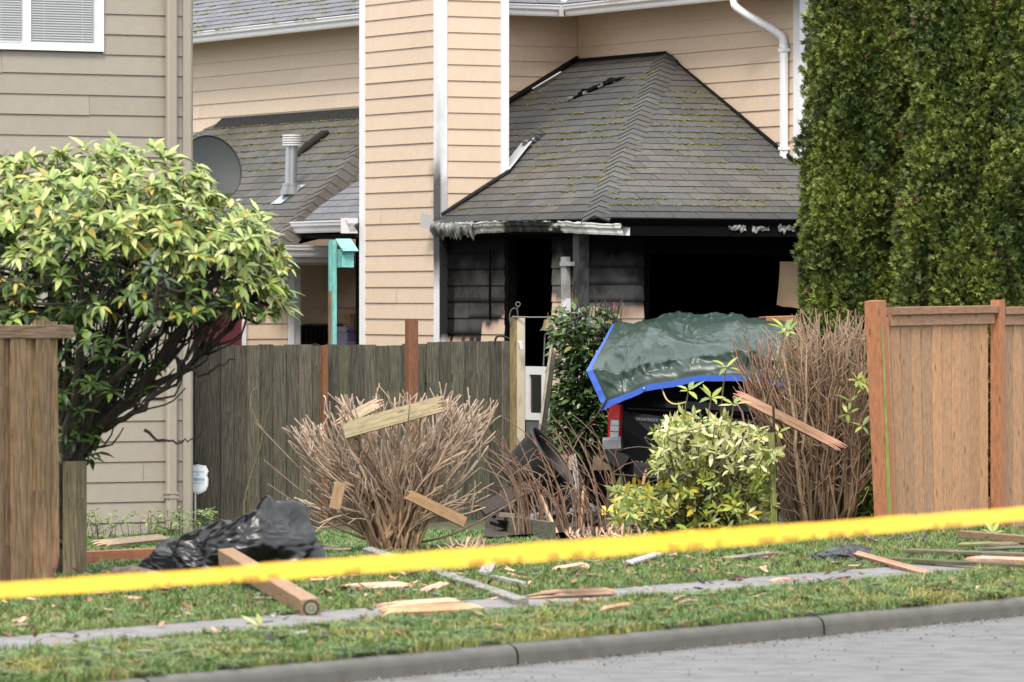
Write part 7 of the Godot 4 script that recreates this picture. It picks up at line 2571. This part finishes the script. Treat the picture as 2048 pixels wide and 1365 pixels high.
	plank("leaning_plank", "grey broken plank leaning by the cream gate post", "board", Vector3(s.x, s.y, s.z), at(1107, 694, 46.4), 0.155, 0.025, Color(0.30, 0.275, 0.235), Color(0.33, 0.25, 0.19), 0.0, 0.05, PI / 2, "weathered")
	plank("charred_board", "dark charred board lying slantwise beside the garden bed", "board", at(962, 1022, 42.0), at(1058, 975, 42.3), 0.12, 0.03, Color(0.045, 0.03, 0.022), Color(0.06, 0.04, 0.03), 0, 0, 0.9)
	s = ground_at(1119, 39.9)
	plank("split_stake", "pale split stake slanting among the thin canes", "stake", s + Vector3(0, -0.02, 0), at(1074, 978, 40.2), 0.05, 0.02, pale, pink, 0.03, 0.12, 1.2)
	plank("split_stake", "short orange splinter upright among debris behind the canes", "stake", ground_at(1162, 41.5), at(1168, 970, 41.5), 0.035, 0.02, Color(0.6, 0.32, 0.16), pale, 0.05, 0.05, 1.3)
	plank("split_stake", "orange splinter slanting beside the crushed shrub", "stake", ground_at(1270, 40.8), at(1293, 935, 40.8), 0.035, 0.02, Color(0.65, 0.36, 0.2), pale, 0.05, 0.05, 1.3)
	# garden bed: low board edging, soil and rubbish
	var b := thing("garden_bed", "dark soil bed strewn with charred scraps behind the timber edging", "garden bed", ground_at(1150, 41.0))
	b.set_meta("kind", "structure")
	mb = MB.new()
	var pts := PackedVector3Array()
	for j in 20:
		for i in 36:
			var p := Vector3(-0.75 + 3.3 * i / 35.0, 0, 1.15 - 6.5 * j / 19.0)
			p.y = gh(b.position.x + p.x, b.position.z + p.z) - b.position.y + 0.035 + 0.05 * nz.get_noise_2d(p.x * 2.5, p.z * 2.5)
			pts.append(p)
	mb.grid(pts, 36, 20, 3, 6)
	part("soil", mb.mesh(M.soil), b)
	plank("bed_edging", "low weathered timber edging of the garden bed beside the lawn", "edging", G(975, 1064, 0.07), G(1106, 1084, 0.07), 0.17, 0.045, Color(0.15, 0.145, 0.105), Color(0.15, 0.14, 0.1), 0, 0, PI / 2, "weathered")
	# splintered chunks and rubbish
	var spots := [[930, 1104, 0.16, "torn bundle of pink splinters on the lawn above the tape", 26], [1215, 1082, 0.30, "pale splinters and leaf litter in front of the garden bed", 60], [1770, 1090, 0.35, "grey splinters on the bare ground before the cedar fence", 30]]
	for sp in spots:
		var g := G(sp[0], sp[1])
		t = thing("splinters", sp[3], "wood splinters", g, "bundles of splinters on the ground")
		mb = MB.new()
		for i in sp[4]:
			var o := Vector3(rnd(-sp[2], sp[2]), rnd(0.0, 0.05), rnd(-0.2, 0.2))
			var d := Vector3(rnd(-0.6, 0.6), rnd(0.0, 0.9), rnd(-0.3, 0.3)).normalized() * rnd(0.03, 0.11)
			mb.tube(PackedVector3Array([o, o + d * 0.7, o + d]), PackedFloat32Array([rnd(0.004, 0.012), rnd(0.006, 0.014), 0.002]), 4, (Color(0.70, 0.46, 0.33) if sp[0] < 1700 else Color(0.25, 0.2, 0.16)) * rnd(0.6, 1.15))
		part("slivers", mb.mesh(M.wood), t).set_meta("kind", "stuff")
	t = thing("charred_rubbish", "charred rubble and dark scraps heaped between the canes and the vehicle", "rubble", ground_at(1170, 42.3))
	mb = MB.new()
	for i in 170:
		var o := Vector3(rnd(-0.75, 0.75), 0.0, rnd(-1.6, 1.0))
		o.y = gh(t.position.x + o.x, t.position.z + o.z) - t.position.y + rnd(0.03, 0.16)
		var c: Color = [Color(0.02, 0.018, 0.016), Color(0.05, 0.035, 0.028), Color(0.12, 0.075, 0.05), Color(0.17, 0.16, 0.15), Color(0.03, 0.03, 0.03)][rng.randi() % 5]
		mb.box(Transform3D(Basis.from_euler(Vector3(rnd(-0.6, 0.6), rnd(0, TAU), rnd(-0.6, 0.6))), o), Vector3(rnd(0.05, 0.32), rnd(0.008, 0.04), rnd(0.02, 0.12)), c, Vector2(rnd(0, 1), rnd(0, 1)))
	part("scraps", mb.mesh(M.wood), t).set_meta("kind", "stuff")
	t = thing("yellow_scrap", "crumpled yellow plastic scrap beside the crushed shrub", "plastic scrap", ground_at(1218, 41.6))
	mb = MB.new()
	var yp := PackedVector3Array()
	for j in 7:
		for i in 12:
			yp.append(Vector3(-0.06 + 0.14 * i / 11.0, 0.14 + 0.012 * j + 0.03 * nz.get_noise_2d(i * 0.9, j * 0.9), 0.05 - 0.02 * j))
	mb.grid(yp, 12, 7, 1, 1, PackedColorArray(), Color(0.75, 0.55, 0.02))
	mb.box(Transform3D(Basis.IDENTITY, Vector3(0, 0.06, -0.02)), Vector3(0.12, 0.13, 0.06), Color(0.06, 0.05, 0.04))
	part("scrap", mb.mesh(M.plain), t)
	# small chips strewn over lawn, walk and verge
	mb = MB.new()
	mb.box(Transform3D(Basis(Vector3.UP, 0.2), Vector3.ZERO), Vector3(0.09, 0.010, 0.022), Color.WHITE, Vector2.ZERO, 0.003)
	mb.box(Transform3D(Basis(Vector3.UP, -0.25), Vector3(0.03, 0.004, 0.012)), Vector3(0.06, 0.006, 0.012), Color(0.8, 0.8, 0.8))
	var cw := []
	var cc := PackedColorArray()
	for i in 800:
		var q := rnd(0.3, 6.5) if i % 3 else rnd(2.0, 4.5)
		var p := tq(rnd(-6.0, 9.0), q)
		if not in_view(p):
			continue
		p.y = gh(p.x, p.z) + (0.018 if q > 1.4 and q < 2.2 else 0.035)
		var big := rnd(0.25, 1.3) * (0.6 if i % 2 else 1.0)
		cw.append(Transform3D(Basis.from_euler(Vector3(rnd(-0.3, 0.3), rnd(0, TAU), rnd(-0.3, 0.3))).scaled(Vector3(big, big, big * rnd(0.5, 1.6))), p))
		var cr: Color = [pink, pale, Color(0.10, 0.07, 0.05), Color(0.04, 0.035, 0.03), grey, Color(0.3, 0.16, 0.09)][rng.randi() % 6]
		cc.append(cr)
	tag(many("wood_chips", mb.mesh(M.wood), self, cw, cc), "small splintered wood chips strewn over the lawn and sidewalk", "wood chips")
	# two loose leaf sprigs on the ground
	for sp in [[1985, 1100, "green leaf sprig lying on the board pile at the right", 8], [520, 1263, "small pale leaf sprig lying on the sidewalk by the timber post", 5]]:
		var g := G(sp[0], sp[1], 0.12 if sp[0] > 1500 else 0.02)
		t = thing("leaf_sprig", sp[2], "leaves", g, "torn off leaf sprigs")
		var list := []
		whorl(list, Vector3.ZERO, Vector3(0.3, 0.9, 0.5), sp[3], 1.15, 0.1, func() -> int: return rng.randi() % 2, 0.8, 1.2)
		leaves_on(t, list, [[0.11, 0.035, 0.2, 0.1]], [Color(0.27, 0.32, 0.06), Color(0.45, 0.45, 0.16)], "leaf", 20)

# ---------------------------------------------------------------- the caution tape
func make_tape() -> void:
	rng.seed = 131
	var t := thing("caution_tape", "yellow caution tape stretched across the whole foreground", "tape")
	var a := at(-420, 1232, 15.0)
	var b := at(2500, 1010, 16.6)
	var nu := 240
	var p := PackedVector3Array()
	var marks := MB.new()
	for j in 3:
		for i in nu:
			var f := float(i) / (nu - 1)
			var c := a.lerp(b, f)
			c.y -= 0.012 * (1.0 - pow(2.0 * f - 1.0, 2.0)) - 0.034
			var tw := 0.72 + 0.2 * nz.get_noise_1d(f * 6.0) + 0.2 * sin(f * 9.0)
			var off := (j / 2.0 - 0.5) * (0.066 + 0.008 * nz.get_noise_1d(f * 22.0))
			c += Vector3(0, cos(tw), -sin(tw)) * off
			c.y += 0.002 * nz.get_noise_2d(f * 70.0, j * 0.7)
			c.z += 0.006 * nz.get_noise_2d(f * 60.0, j * 1.0 + 20.0)
			p.append(c)
	var mb := MB.new()
	mb.grid(p, nu, 3)
	part("band", mb.mesh(M.tape), t)
	# worn black print along the lower edge
	for i in range(4, nu - 4):
		var f := float(i) / (nu - 1)
		if nz.get_noise_1d(f * 14.0 + 60.0) < 0.02 or i % 4 == 0:
			continue
		var q0 := p[i].lerp(p[nu + i], 0.12)
		var q1 := p[i + 1].lerp(p[nu + i + 1], 0.12)
		var h0 := p[i].lerp(p[nu + i], 0.60 + rnd(-0.2, 0.2))
		var h1 := p[i + 1].lerp(p[nu + i + 1], 0.60 + rnd(-0.2, 0.2))
		var d := Vector3(0, 0.003, 0.004)
		q1 = q0.lerp(q1, 0.75)
		h1 = h0.lerp(h1, 0.75)
		marks.quad(q0 + d, q1 + d, h1 + d, h0 + d, Vector2(), Vector2(), Vector2(), Vector2(), Color(0.26, 0.15, 0.008))
	part("worn_print", marks.mesh(M.plain), t)
